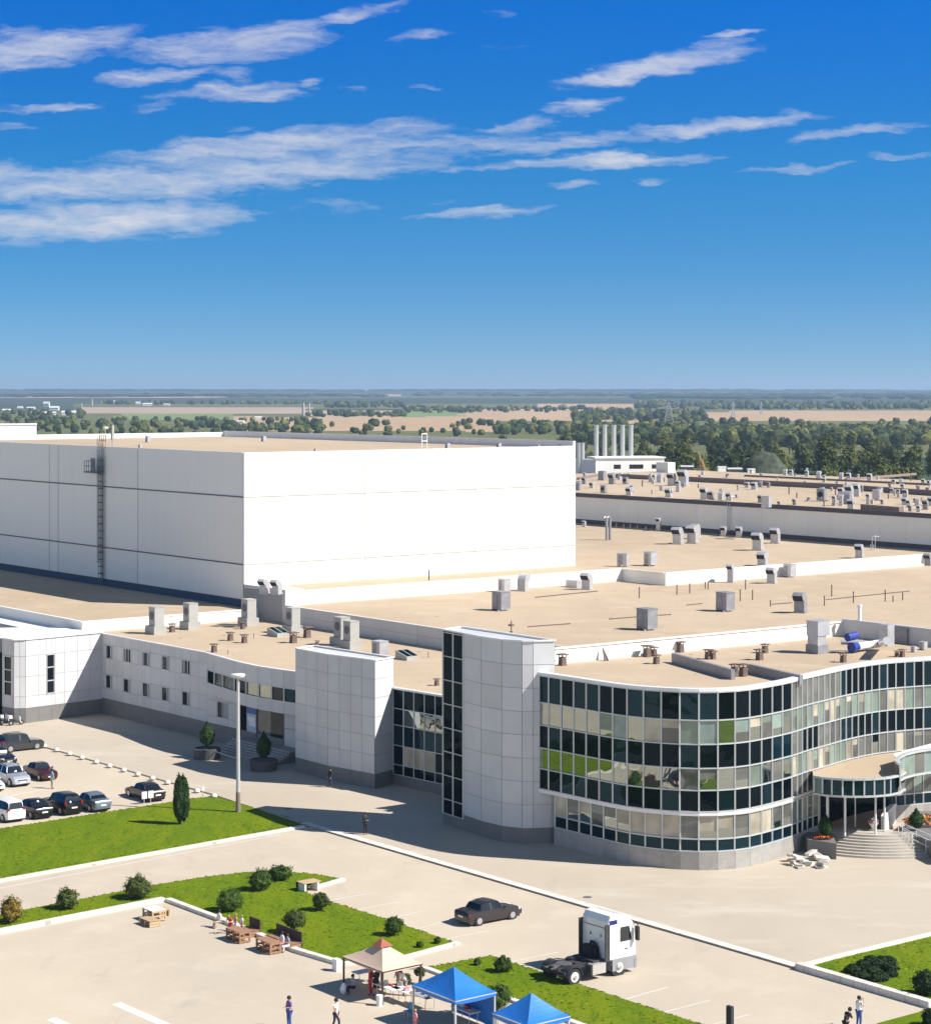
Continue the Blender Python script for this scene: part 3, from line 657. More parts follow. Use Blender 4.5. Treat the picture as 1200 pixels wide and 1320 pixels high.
# curved bay over the entrance
bay = [P(267, 842, 9.0), P(276, 845, 9.0), P(287, 848, 9.0), P(302, 852.3, 9.0), P(317, 856, 9.0), P(333, 859.4, 9.0), P(350, 862, 9.0), P(366, 864.4, 9.0), P(383, 866.5, 9.0)]
bw_ = MB(); bf = MB()
for i in range(len(bay) - 1):
    p0, p1 = v3(bay[i], 0), v3(bay[i + 1], 0); l = (p1 - p0).length
    wallgrid(pn, jb, p0, p1, [0, l], [4.8, 5.95, 7.35, 9.0], [(-.1, l + .1, 5.95, 7.35)])
    d = (p1 - p0).normalized(); n = Vector((d.y, -d.x, 0))
    g = MB(); g.face([p0 - n * .1 + ZUP * 5.95, p1 - n * .1 + ZUP * 5.95, p1 - n * .1 + ZUP * 7.35, p0 - n * .1 + ZUP * 7.35])
    fo = MB(); fo.bar(p0 + ZUP * 5.95, p0 + ZUP * 7.35, .1, .14)
    if i in (4, 6, 7): pass
    fr = fo.build('bay_window', M['alu'], wing); g.build('pane', M[('gl_dark', 'gl_grey', 'gl_grey', 'gl_win', 'gl_mirror', 'gl_mirror', 'gl_win', 'gl_dark2')[i]], fr)
    bf.bar(p0 + ZUP * 5.98, p1 + ZUP * 5.98, .14, .09); bf.bar(p0 + ZUP * 7.32, p1 + ZUP * 7.32, .14, .09)
    wcop.bar(v3(p0, 9.04), v3(p1, 9.04), .35, .1)
sof = [v3(p, 4.8) for p in bay] + [v3(bay[-1], 4.8) + Vector((1.5, 4, 0)), v3(bay[0], 4.8) + Vector((1.5, 4, 0))]
bf.face(sof); bf.build('bay_frame', M['alu'], wing)
# recessed lower wall with a window, then the entrance
r0 = v3(bay[0], 0); r1 = v3(P(383, 866.5, 9.0), 0) + Vector((.3, 1.5, 0)); Lr = (r1 - r0).length
ru = wall_u(r0, r1, 310); rw0, rw1 = wall_u(r0, r1, 279.5), wall_u(r0, r1, 295)
wallgrid(pn, jb, r0, r1, merge([0, rw0, rw1, ru], [ru / 2 - .6]), [1.9, 2.6, 4.35, 4.8], [(rw0, rw1, 2.6, 4.35)])
wallgrid(ps, pj, r0, r1, lin(0, Lr, 8), [0, .95, 1.9], off=.01)
window(wing, r0, r1, rw0, rw1, 2.6, 4.35, mull=(.45,), curtain=((.5, .96),))
ent = MB(); u1_, u2_, u3_, u4_ = wall_u(r0, r1, 318), wall_u(r0, r1, 331), wall_u(r0, r1, 366), Lr
dr = (r1 - r0).normalized(); nr = Vector((dr.y, -dr.x, 0))
def RP(u, z, o=0): return r0 + dr * u + nr * o + ZUP * z
def rect(u0, u1, z0, z1, o): return [RP(u0, z0, o), RP(u1, z0, o), RP(u1, z1, o), RP(u0, z1, o)]
um_ = (u2_ + u3_) / 2
b = MB(); b.face(rect(ru, u1_, 1.3, 4.8, -.6)); b.face(rect(um_, u3_, 1.3, 4.8, -.05)); b.build('entrance_glass', M['gl_win'], wing)
b = MB(); b.face(rect(u2_, um_, 1.3, 4.8, -.05)); b.build('entrance_glass', M['gl_grey'], wing)
b = MB(); b.hexa(rect(u1_, u2_, 1.6, 4.6, .0)[0:2] + [RP(u2_, 1.6, -.2), RP(u1_, 1.6, -.2)] + [RP(u1_, 4.6, 0), RP(u2_, 4.6, 0), RP(u2_, 4.6, -.2), RP(u1_, 4.6, -.2)])
sg = b.build('entrance_poster', mat('sky_blue_poster', (.42, .52, .62), .4, var=.25, scale=1.2), wing)
b = MB(); b.face(rect(u1_ + .05, u2_ - .05, 3.7, 4.55, .012)); b.build('poster_banner', mat('blue_banner', (.02, .09, .38), .4), sg)
b = MB(); b.face(rect(u1_ + .2, u2_ - .3, 2.9, 3.4, .012)); b.face(rect(u1_ + .4, u2_ - .2, 2.5, 3.0, .016)); b.build('poster_picture', mat('white_print', (.75, .76, .78), .4), sg)
b = MB(); wallgrid(b, None, RP(u3_, 0), RP(u4_, 0), [0, u4_ - u3_], [1.3, 3.0, 4.8]); b.build('entrance_panel', M['grey_panel'], wing)
b = MB()
for u in (ru, u2_, u3_): b = MB(); b.bar(RP(u, 1.3, .02), RP(u, 4.8, .02), .12, .12); b.build('entrance_post', M['alu_dark'], wing)
# entrance stairs with curved flanks
b = MB()
for k in range(7): b.hexa([RP(u, z, o) for z in (0.0, 1.26 - k * .18 + 0) for u, o in ((u1_ - .5, .0), (u4_, .0), (u4_, 1.4 + k * .34), (u1_ - .5, 1.4 + k * .34))])
b.build('entrance_steps', M['stone'], wing)
# glass link between block and tower, screen block, tower
blk = [P(381, 996), P(423, 1007.5), P(467, 1015.6), P(483, 1019)]
ret = P(507, 1013)
segs = [(blk[0], blk[1], 3), (blk[1], blk[2], 3), (blk[2], blk[3], 1), (blk[3], ret, 1)]
zb2 = [1.45] + lin(1.45, 11.7, 6)[1:]
for p0, p1, n in segs:
    l = (p1 - p0).length; wallgrid(pn, jb, p0, p1, lin(0, l, n), zb2); wallgrid(ps, pj, p0, p1, lin(0, l, n), [0, 1.45], off=.01)
back = ret + U * .0; cl_ = blk[0] + (ret - blk[3])
quadwall(pn, cl_, blk[0], 0, 11.7); quadwall(pn, ret, cl_, 8.0, 11.7)
pn.face([v3(p, 11.6) for p in (blk[0], blk[1], blk[2], blk[3], ret, cl_)])
for p0, p1 in zip(blk + [ret, cl_], blk[1:] + [ret, cl_, blk[0]]): wcop.bar(v3(p0, 11.72), v3(p1, 11.72), .2, .1)
# link
k0, k1 = P(507, 1013), P(575, 1028); Lk = (k1 - k0).length; dk = (k1 - k0).normalized(); nk = Vector((dk.y, -dk.x, 0))
wallgrid(ps, pj, k0, k1, lin(0, Lk, 4), [0, 1.1], off=.01)
zk = [1.1, 2.0, 3.75, 5.6, 7.1, 8.85]; uk = lin(0, Lk, 5)
lf = MB()
for i in range(5):
    for j in range(5):
        g = MB(); g.face([k0 + dk * u + ZUP * z for u, z in ((uk[i], zk[j]), (uk[i + 1], zk[j]), (uk[i + 1], zk[j + 1]), (uk[i], zk[j + 1]))])
        kind = ('gl_dark', ('gl_dark', 'gl_cream', 'gl_cream', 'gl_cream', 'gl_dark')[i], 'gl_dark2', 'gl_mirror' if i else 'gl_dark', 'gl_dark')[j]
        g.build('window_pane' if j in (1, 3) else 'spandrel_pane', M[kind], wing)
for u in uk: lf.bar(k0 + dk * u + nk * .03 + ZUP * 1.1, k0 + dk * u + nk * .03 + ZUP * 8.85, .07, .1)
for z in zk: lf.bar(k0 + nk * .03 + ZUP * z, k1 + nk * .03 + ZUP * z, .09, .07)
lf.build('glazing_frame', M['alu'], wing)
wcop.bar(v3(k0, 8.95), v3(k1, 8.95), .35, .14)
# left end block with slit windows
zt = 9.15
e0, e1, e2 = P(4, 929), P(33, 934), P(133, 923)
e1 = v3(e1, 0); e2 = v3(w0, 0); e0 = v3(e0, 0); em = P(18, 934.5)
for (p0, p1, n, slit) in ((em, e1, 2, None), (e1, e2, 6, 'main')):
    l = (p1 - p0).length; us = lin(0, l, n); op = []
    if slit == 'main':
        ua, ub_ = wall_u(p0, p1, 59.5), wall_u(p0, p1, 71.0); op = [(ua, ub_, 3.0, 7.35)]; us = drop_near(us, [ua, ub_], .35)
    wallgrid(pn, jb, p0, p1, us, [1.75, 3.0, 5.15, 7.35, zt], op); wallgrid(ps, pj, p0, p1, lin(0, l, n), [0, 1.75], off=.01)
    if slit: window(wing, p0, p1, ua, ub_, 3.0, 7.35, mull=(), trans=(.33, .665), fw=.12, name='slit_window')
e0 = P(3, 931.5); l = (em - e0).length
wallgrid(pn, jb, e0, em, [0, l * .12, l * .85, l], [1.75, 3.0, 7.35, zt], [(l * .12, l * .85, 3.0, 7.35)]); wallgrid(ps, pj, e0, em, [0, l], [0, 1.75], off=.01)
window(wing, e0, em, l * .12, l * .85, 3.0, 7.35, mull=(), trans=(.35, .65), fw=.12, name='slit_window')
# dark glazed recess and the far part of the wing, going back out of the frame
f0 = e0 + U * 4 - V * .2; f1 = f0 + U * 60
b = MB(); quadwall(b, e0 + U * 30 - V * .5, e0, 0, 7.6); b.build('glazed_recess', M['gl_dark'], wing)
lw0 = LV(aA - 3.2, 120); lw1 = LV(aA - 3.2, sA + 7)
b = MB(); quadwall(b, lw0, lw1, 0, 8.75); b.build('side_wall', M['grey_panel'], wing)
ul2 = wall_u(lw0, lw1, 8.5); window(wing, lw0, lw1, ul2 - .9, ul2 + .9, 6.4, 7.9, depth=.02)
b = MB(); b.face([v3(lw0, 8.8), v3(lw1, 8.8), LV(aA - .05, sA + 3, 8.8), LV(aA - .05, 120, 8.8)]); b.build('white_roof_strip', M['white_membrane'], wing)
pn.build('wall', M['grey_panel'], wing); jb.build('wall_joint', M['joint'], wing); ps.build('plinth', M['stone_dark'], wing); pj.build('plinth_joint', M['joint'], wing)
# roof deck
tw_b = P(575, 1028)
deck = [T[0], T[1]] + bay[1:] + [v3(cl_, 0), v3(k0, 0), v3(k1, 0), v3(offA, 0) + Vector((-.2, .4, 0)), LV(-.08, sEnd), LV(-.08, sA - .05), LV(aA, sA - .05)]
b = MB(); b.poly([v3(p, 8.78) for p in deck]); b.build('roof', M['roof'], wing)
ebr = [e0 + U * .1, em, e1, e2, LV(aA + 1.2, sA - .1), LV(aA - 3.3, sA - .1 + 6), e0 + U * 12]
b = MB(); b.poly([v3(p, zt - .04) for p in ebr]); b.build('block_roof', M['white_membrane'], wing)
for p0, p1 in ((e0, em), (em, e1), (e1, e2)): wcop.bar(v3(p0, zt + .02), v3(p1, zt + .02), .3, .1)
wcop.build('coping', M['coping'], wing)

# ---------------------------------------------------------------- glass office building
office = thing('office_building', 'curved three storey glass office building with banded glazing, panelled tower and round canopy', 'office building', P(905, 1125, 0))
ZO = 13.55
top_px = [(691.5, 868.6), (728, 874), (772.5, 880.8), (813, 886.2), (853.5, 889.3), (885, 890.7), (912, 890.9), (939, 890), (966, 887.5), (993, 883), (1020, 877.6), (1042, 871.8), (1065, 866.8), (1088, 861.6), (1110, 857.6), (1132, 854.6), (1155, 852.5), (1178, 851), (1200, 849.7), (1260, 847), (1340, 843)]
ctl = [v3(P(x, y, ZO), 0) for x, y in top_px]
def catmull(ps, n=12):
    out = []
    for i in range(len(ps) - 1):
        a, b_, c, d = ps[max(i - 1, 0)], ps[i], ps[i + 1], ps[min(i + 2, len(ps) - 1)]
        for k in range(n):
            t = k / n; out.append(.5 * ((2 * b_) + (c - a) * t + (2 * a - 5 * b_ + 4 * c - d) * t * t + (3 * b_ - a - 3 * c + d) * t ** 3))
    return out + [ps[-1]]
dense = catmull(ctl)
cum = [0.0]
for a, b_ in zip(dense[:-1], dense[1:]): cum.append(cum[-1] + (b_ - a).length)
def at_s(s):
    for i in range(len(cum) - 1):
        if cum[i + 1] >= s: t = (s - cum[i]) / max(1e-9, cum[i + 1] - cum[i]); return dense[i].lerp(dense[i + 1], t)
    return dense[-1].copy()
def s_of_px(px): return min(range(len(dense)), key=lambda i: abs(dense[i].x / dense[i].y * FPX + 600 - px))
sN = cum[s_of_px(966)]; sT = cum[s_of_px(1020)]
n1_ = round(sT / 1.42); ms = lin(0, sT, n1_); s = sT
while s < cum[-1] - .9: s += .93; ms.append(s)
mp_ = [at_s(s) for s in ms]
nrmv = []
for i in range(len(mp_)):
    d = (mp_[min(i + 1, len(mp_) - 1)] - mp_[max(i - 1, 0)]).normalized(); nrmv.append(Vector((d.y, -d.x, 0)))
inset = [max(0.0, .75 * (1 - s / sN)) for s in ms]
lowp = [p - n * q for p, n, q in zip(mp_, nrmv, inset)]
pxof = lambda p: p.x / p.y * FPX + 600
ROWS = [(1.46, 2.43, 'low', 'span'), (2.43, 4.20, 'low', 'vis'), (4.5, 6.1, 'up', 'span'), (6.1, 7.75, 'up', 'vis'), (7.75, 9.55, 'up', 'span'), (9.55, 11.35, 'up', 'vis'), (11.35, 13.45, 'up', 'span')]
pane_i = 0; stuffpane = {}
nvis = 0; nspan = 0; stuffspan = {}
for (z0, z1, lv, kd_) in ROWS:
    base_pts = lowp if lv == 'low' else mp_
    for i in range(len(ms) - 1):
        a, c = base_pts[i], base_pts[i + 1]; pm = pxof((a + c) / 2)
        if lv == 'low' and (1056 < pm < 1146): continue
        if lv == 'low' and i == 0: continue
        n = nrmv[i]; rr = random.Random(i * 31 + int(z0 * 10))
        t1, t2 = rr.uniform(-.006, .006), rr.uniform(-.010, .010)
        q = [a + n * (t1) + ZUP * z0, c - n * t1 + ZUP * z0, c + n * (t2 - t1) + ZUP * z1, a + n * (t1 + t2) + ZUP * z1]
        if kd_ == 'span':
            w = rr.random(); narrow = 1020 < pm < 1086
            if narrow and z0 > 4: k = 2 if z0 > 11 or w < .6 else 0
            else: k = 0 if w < .62 else 1
            if z0 < 2: k = 1
            kind = ('gl_dark', 'gl_dark2', 'gl_grey')[k]
            if nspan < 100 and pm < 1215 and z0 > 4:
                g = MB(); g.face(q); g.build('spandrel_pane', M[kind], office); nspan += 1
            else: stuffspan.setdefault(kind, MB()).face(q)
        else:
            w = rr.random()
            if z0 < 3: kind = 'gl_cream' if w < .78 else ('gl_grey' if w < .9 else 'gl_sage')
            elif z0 > 9: kind = ('gl_mirror' if (i < 4 or w < .2) else 'gl_mint' if w < .45 else 'gl_sage' if w < .75 else 'gl_cream')
            else: kind = 'gl_mirror' if (w < .9 and pm < 880) or w < .36 else ('gl_sage' if w < .55 else 'gl_grey' if w < .72 else 'gl_dark2' if w < .8 else 'gl_cream')
            if 1020 < pm < 1090: kind = 'gl_cream' if w < .6 else 'gl_sage'
            if pm > 1090 and z0 > 9: kind = 'gl_cream' if w < .45 else ('gl_sage' if w < .8 else 'gl_grey')
            if pm > 1090 and 5 < z0 < 9: kind = 'gl_grey' if w < .5 else 'gl_dark' if w < .7 else 'gl_cream'
            if nvis < 100 and pm < 1215:
                g = MB()
                if rr.random() < .42 and kind not in ('gl_mirror', 'gl_dark2'):      # a blind let down part of the way
                    f = rr.uniform(.25, .7); m0, m1 = q[0].lerp(q[3], f), q[1].lerp(q[2], f); g.face([m0, m1, q[2], q[3]], 0); g.face([q[0], q[1], m1, m0], 1)
                    g.build('window_pane', [M[kind], M['gl_mirror' if rr.random() < .5 else 'gl_grey']], office)
                else: g.face(q); g.build('window_pane', M[kind], office)
                nvis += 1
            else: stuffpane.setdefault(kind, MB()).face(q)
mbx = MB(); mats_ = list(stuffpane)
for k, kk in enumerate(mats_):
    for f in stuffpane[kk].f: mbx.face([stuffpane[kk].v[i] for i in f], k)
so_ = mbx.build('window_pane', [M[k] for k in mats_], office); so_['kind'] = 'stuff'
mbx = MB(); mats_ = list(stuffspan)
for k, kk in enumerate(mats_):
    for f in stuffspan[kk].f: mbx.face([stuffspan[kk].v[i] for i in f], k)
so_ = mbx.build('spandrel_pane', [M[k] for k in mats_], office); so_['kind'] = 'stuff'
fr = MB()
for i in range(len(ms)):
    n = nrmv[i]; p = mp_[i] + n * .05; pm = pxof(p)
    fr.bar(p + ZUP * 4.5, p + ZUP * 13.5, .065, .12)
    q = lowp[i] + n * .05
    if i > 0 and not (1058 < pm < 1146): fr.bar(q + ZUP * 1.46, q + ZUP * 4.25, .065, .12)
for z in (4.5, 6.1, 7.75, 9.55, 11.35, 13.45):
    for i in range(len(ms) - 1): fr.bar(mp_[i] + nrmv[i] * .05 + ZUP * z, mp_[i + 1] + nrmv[i + 1] * .05 + ZUP * z, .14, .085)
for z in (1.5, 2.43, 4.2):
    for i in range(1, len(ms) - 1):
        if not (1056 < pxof((mp_[i] + mp_[i + 1]) / 2) < 1146): fr.bar(lowp[i] + nrmv[i] * .05 + ZUP * z, lowp[i + 1] + nrmv[i + 1] * .05 + ZUP * z, .14, .10)
fr.build('glazing_frame', M['alu'], office)
bd = MB(); rc = MB()
for i in range(len(ms) - 1):
    pm = pxof((mp_[i] + mp_[i + 1]) / 2)
    if pm < 972: bd.hexa([v3(x, z) for z in (4.2, 4.5) for x in (mp_[i] + nrmv[i] * .1, mp_[i + 1] + nrmv[i + 1] * .1, lowp[i + 1] - nrmv[i + 1] * .2, lowp[i] - nrmv[i] * .2)])
    elif not 1056 < pm < 1146: bd.hexa([v3(x, z) for z in (4.2, 4.5) for x in (mp_[i] + nrmv[i] * .04, mp_[i + 1] + nrmv[i + 1] * .04, mp_[i + 1] - nrmv[i + 1] * .2, mp_[i] - nrmv[i] * .2)])
    rc.hexa([v3(x, z) for z in (13.5, 13.72) for x in (mp_[i] + nrmv[i] * .14, mp_[i + 1] + nrmv[i + 1] * .14, mp_[i + 1] - nrmv[i + 1] * .45, mp_[i] - nrmv[i] * .45)])
bd.build('white_band', M['coping'], office); rc.build('roof_coping', M['coping'], office)
pb = MB(); pj2 = MB()
for i in range(1, len(ms) - 1):
    a, c = lowp[i], lowp[i + 1]
    if 1056 < pxof((a + c) / 2) < 1140: continue
    l = (c - a).length; wallgrid(pb, pj2, a + nrmv[i] * .12, c + nrmv[i + 1] * .12, [0, (c + nrmv[i + 1] * .12 - a - nrmv[i] * .12).length], [0, 1.44], gap=.012)
    pb.face([v3(a + nrmv[i] * .14, 1.445), v3(c + nrmv[i + 1] * .14, 1.445), v3(c - nrmv[i] * .1, 1.445), v3(a - nrmv[i] * .1, 1.445)])
pb.build('plinth', M['stone'], office); pj2.build('plinth_joint', M['joint'], office)
# roof of the office, rear parapet with braces, side upstand
offB = P(1086, 820, 13.1); rOff = v3(offB, 0) - U * 30
b = MB(); inner = [v3(p - n * .3, 13.12) for p, n in zip(mp_, nrmv)]
inner = [p for p in inner if p.y < 400]
b.poly(inner + [v3(offB, 13.12) - U * 12, v3(offB, 13.12), v3(offA, 13.12), v3(P(714, 868, 13.12), 13.12)]); b.build('roof', M['roof'], office)
b = MB(); dO = (v3(offB, 0) - v3(offA, 0)).normalized(); nO = Vector((-dO.y, dO.x, 0))
b.hexa([v3(x, z) for z in (10.0, 14.35) for x in (offA, offB, v3(offB, 0) + nO * .3, v3(offA, 0) + nO * .3)]); b.bar(v3(offA, 14.42) + nO * .15, v3(offB, 14.42) + nO * .15, .5, .1)
b.build('rear_parapet', M['white_membrane'], office)
b = MB(); s0 = v3(offB, 0) + nO * .0; b.hexa([v3(x, z) for z in (10.0, 14.6) for x in (s0, s0 - U * 12, s0 - U * 12 + V * .3, s0 + V * .3)]); b.bar(v3(s0, 14.66) + V * .15, v3(s0, 14.66) - U * 12 + V * .15, .5, .1)
b.build('side_parapet', M['grey_panel'], office)
# rooms behind the roof line so that the block is closed
b = MB(); quadwall(b, offA + Vector((0, .5, 0)), P(714, 868, 13.1), 0, 13.1); b.build('side_wall', M['grey_panel'], office)

# tower
tws = [P(571, 1063), P(598, 1072), P(620, 1080), P(647, 1087), P(673, 1090), P(687, 1090)]
tws = [v3(p, 0) for p in tws]; tret = v3(P(714, 827, 16.15), 0)
tret = Vector((tws[-1].x + 1.75, tws[-1].y + .35, 0))
tp = MB(); tj = MB(); tq = MB(); tqj = MB(); zt_ = lin(1.35, 16.15, 8)
for p0, p1 in zip(tws[1:], tws[2:] + [tret]):
    l = (p1 - p0).length; wallgrid(tp, tj, p0, p1, [0, l], zt_, gap=.035); wallgrid(tq, tqj, p0, p1, [0, l], [0, 1.35], off=.0, gap=.015)
l = (tws[1] - tws[0]).length; wallgrid(tq, tqj, tws[0], tws[1], [0, l / 2, l], [0, 1.0], off=.0, gap=.015)
tbk = [tret + U * 4, tws[0] + U * .0 + V * 2.4 + U * .6]
quadwall(tp, tret, tbk[0], 0, 16.15); quadwall(tp, tbk[0], tbk[1], 8, 16.15); quadwall(tp, tbk[1], tws[0], 0, 16.15)
tp.face([v3(p, 16.1) for p in tws + [tret] + tbk])
tp.build('tower_wall', M['grey_panel'], office); tj.build('wall_joint', M['joint'], office); tq.build('tower_plinth', M['stone_dark'], office); tqj.build('plinth_joint', M['joint'], office)
tg = MB(); zz_ = [1.0] + lin(2.2, 16.0, 7); dt = (tws[1] - tws[0]).normalized(); nt = Vector((dt.y, -dt.x, 0))
for i in range(2):
    for j in range(len(zz_) - 1):
        rr = random.Random(i * 9 + j); o = rr.uniform(-.008, .008)
        tg.face([tws[0] + dt * (l * (i + e)) * .5 + nt * (o if e else -o) + ZUP * z for e, z in ((0, zz_[j]), (1, zz_[j]), (1, zz_[j + 1]), (0, zz_[j + 1]))])
tg.build('stair_glazing', M['gl_dark'], office)
tf = MB()
for k in (0.02, .5, .98): tf.bar(tws[0] + dt * l * k + nt * .05 + ZUP * 1.0, tws[0] + dt * l * k + nt * .05 + ZUP * 16.1, .09, .12)
for z in zz_: tf.bar(tws[0] + nt * .05 + ZUP * z, tws[1] + nt * .05 + ZUP * z, .08, .07)
tf.build('stair_glazing_frame', M['alu'], office)
tcp = MB(); tl = tws + [tret] + tbk + [tws[0]]
coping(tcp, tl, 16.2, .22, .12); tcp.build('tower_coping', M['coping'], office)

# entrance: canopy, columns, dark lobby glass
can = [P(1049, 1001.2, 6.1), P(1060, 1003, 6.1), P(1072, 1004.2, 6.1), P(1086, 1005, 6.1), P(1100, 1005.3, 6.1), P(1114, 1005.2, 6.1), P(1127, 1004.7, 6.1), P(1140, 1003.7, 6.1), P(1148, 1002.6, 6.1), P(1158, 1000.5, 6.1), P(1166, 996, 6.1)]
can = [v3(p, 0) for p in can]
bk = [p for p in mp_ if 1040 < pxof(p) < 1166][::-1]
b = MB(); b.poly([v3(p, 6.0) for p in can + [q + Vector((0, -.1, 0)) for q in bk]]); b.build('canopy_roof', M['roof'], office)
b = MB(); b.face([v3(p, 4.72) for p in can + bk][::-1]); b.build('canopy_soffit', M['stone_dark'], office)
b = MB(); g = MB()
for i, (p0, p1) in enumerate(zip(can[:-1], can[1:])):
    b.bar(v3(p0, 6.12), v3(p1, 6.12), .3, .16); b.bar(v3(p0, 4.78), v3(p1, 4.78), .2, .14)
    if i < 9:
        b.bar(v3(p0, 4.85), v3(p0, 6.04), .1, .12)
        d = (p1 - p0).normalized(); n = Vector((d.y, -d.x, 0)); g.face([p0 - n * .04 + ZUP * 4.8, p1 - n * .04 + ZUP * 4.8, p1 - n * .04 + ZUP * 6.1, p0 - n * .04 + ZUP * 6.1], 1 if i == 0 else 0)
b.build('canopy_frame', M['alu'], office); g.build('canopy_glazing', [M['gl_dark2'], M['gl_mint']], office)
b = MB()
for i, p in enumerate(mp_[:-1]):
    if 1050 < pxof(p) < 1150: b.face([p - nrmv[i] * .1 + ZUP * 1.4, mp_[i + 1] - nrmv[i + 1] * .1 + ZUP * 1.4, mp_[i + 1] - nrmv[i + 1] * .1 + ZUP * 4.5, p - nrmv[i] * .1 + ZUP * 4.5])
b.build('lobby_glass', M['gl_dark'], office)
b = MB()
for px, py in ((1066, 1077), (1089, 1078), (1128.5, 1075), (1140, 1072)): b.tube([P(px, py, 1.42), v3(P(px, py, 1.42), 4.75)], .085, 12)
b.build('column', M['coping'], office)
b = MB(); rv = P(1083, 1070, 1.42) + Vector((0, 1.2, 0)); b.lathe([(1.5, 2.6), (1.5, 2.95)], rv, 24); 
for a in range(6): b.bar(rv + Vector((1.4 * math.cos(a), 1.4 * math.sin(a), 0)), rv + Vector((1.4 * math.cos(a), 1.4 * math.sin(a), 2.6)), .1, .1)
b.build('revolving_door', M['alu'], office)
# glazed bay right of the canopy
byc = [P(1156, 992, 5.0), P(1154, 987.5, 5.4), P(1157, 981, 6.0)]
by = [v3(P(x, y, 7.0), 0) for x, y in ((1160, 986), (1155.5, 982), (1158, 977.5), (1166, 973.5), (1178, 970.3), (1192, 968), (1204, 966.8), (1240, 965))]
b = MB(); g = MB()
for i, (p0, p1) in enumerate(zip(by[:-1], by[1:])):
    b.bar(v3(p0, 7.05), v3(p1, 7.05), .35, .16); b.bar(v3(p0, 5.2), v3(p1, 5.2), .25, .16); b.bar(v3(p0, 5.2), v3(p0, 7.0), .1, .1); g.face([v3(p0, 5.2), v3(p1, 5.2), v3(p1, 7.0), v3(p0, 7.0)], i % 3)
b.build('bay_frame', M['alu'], office); g.build('bay_glazing', [M['gl_sage'], M['gl_grey'], M['gl_mint']], office)
b = MB(); bq = by + [by[-1] + Vector((1, 6, 0)), by[0] + Vector((.5, 5, 0))]
b.face([v3(p, 5.15) for p in bq][::-1]); b.face([v3(p, 6.98) for p in bq]); b.build('bay_roof', M['white_membrane'], office)
# entrance steps and flanking walls
M['step'] = mat('pale_step_stone', (.43, .39, .335), .8, var=.08, scale=1.5)
sc = Vector((32.6, 168.0, 0)); b = MB()
cst = P(1130, 1112, 0)
for k in range(8):
    r = 7.6 - k * .36; z = .12 + (k + 1) * .16
    pts = [sc + Vector((r * 1.0 * math.cos(t), r * math.sin(t), 0)) for t in [math.pi * (1.14 + .62 * i / 36) for i in range(37)]]
    pts = [p for p in pts]
    b.prism(pts, z - .16 - (.02 if k else .2), z)
b.build('entrance_steps', M['step'], office)
b = MB(); q = [P(1041, 1104.6), P(1078, 1110.5), P(1078, 1110.5) + Vector((.3, 3.4, 0)), P(1041, 1104.6) + Vector((.1, 3, 0))]
b.prism([v3(p, 0) for p in q], 0.0, 1.35); b.build('planter_wall', M['stone_dark'], office)
tag(office, kind=None) if False else None

# ================================================================== PLANTS
def leafmat(name, a, b, c, rough=.75):
    m = bpy.data.materials.new(name); m.use_nodes = True; t = m.node_tree; N = t.nodes; L = t.links; p = N['Principled BSDF']
    p.inputs['Roughness'].default_value = rough; p.inputs['Specular IOR Level'].default_value = .25
    g = N.new('ShaderNodeNewGeometry'); rp = N.new('ShaderNodeValToRGB'); L.new(g.outputs['Random Per Island'], rp.inputs[0])
    rp.color_ramp.elements[0].color = (*a, 1); rp.color_ramp.elements[1].color = (*c, 1); e = rp.color_ramp.elements.new(.55); e.color = (*b, 1)
    L.new(rp.outputs[0], p.inputs['Base Color'])
    tr = N.new('ShaderNodeBsdfTranslucent'); L.new(rp.outputs[0], tr.inputs[0]); mx = N.new('ShaderNodeMixShader'); mx.inputs[0].default_value = .22
    L.new(p.outputs[0], mx.inputs[1]); L.new(tr.outputs[0], mx.inputs[2]); L.new(mx.outputs[0], N['Material Output'].inputs[0]); return m
M['leaf_bush'] = leafmat('boxwood_leaves', (.018, .045, .008), (.04, .085, .012), (.085, .13, .02))
M['leaf_autumn'] = leafmat('autumn_leaves', (.04, .07, .012), (.10, .11, .02), (.32, .17, .03))
M['leaf_olive'] = leafmat('olive_leaves', (.03, .05, .012), (.06, .085, .018), (.10, .12, .03))
M['leaf_conifer'] = leafmat('conifer_needles', (.010, .032, .008), (.022, .055, .012), (.045, .085, .018))
M['leaf_dark'] = leafmat('dark_tree_leaves', (.018, .032, .010), (.036, .058, .013), (.075, .10, .022))
M['leaf_mid'] = leafmat('green_tree_leaves', (.028, .045, .010), (.065, .09, .018), (.13, .15, .032))
M['leaf_light'] = leafmat('light_tree_leaves', (.055, .07, .014), (.125, .14, .026), (.22, .215, .05))
M['leaf_gold'] = leafmat('golden_tree_leaves', (.10, .075, .015), (.21, .135, .025), (.32, .20, .04))
M['leaf_yew'] = leafmat('dark_shrub_leaves', (.008, .022, .008), (.016, .040, .011), (.034, .065, .018))
M['bark'] = mat('bark', (.10, .075, .05), .9, var=.3, scale=4, bump=.4)
M['core'] = mat('inner_foliage', (.012, .022, .007), .9, var=.3, scale=4)
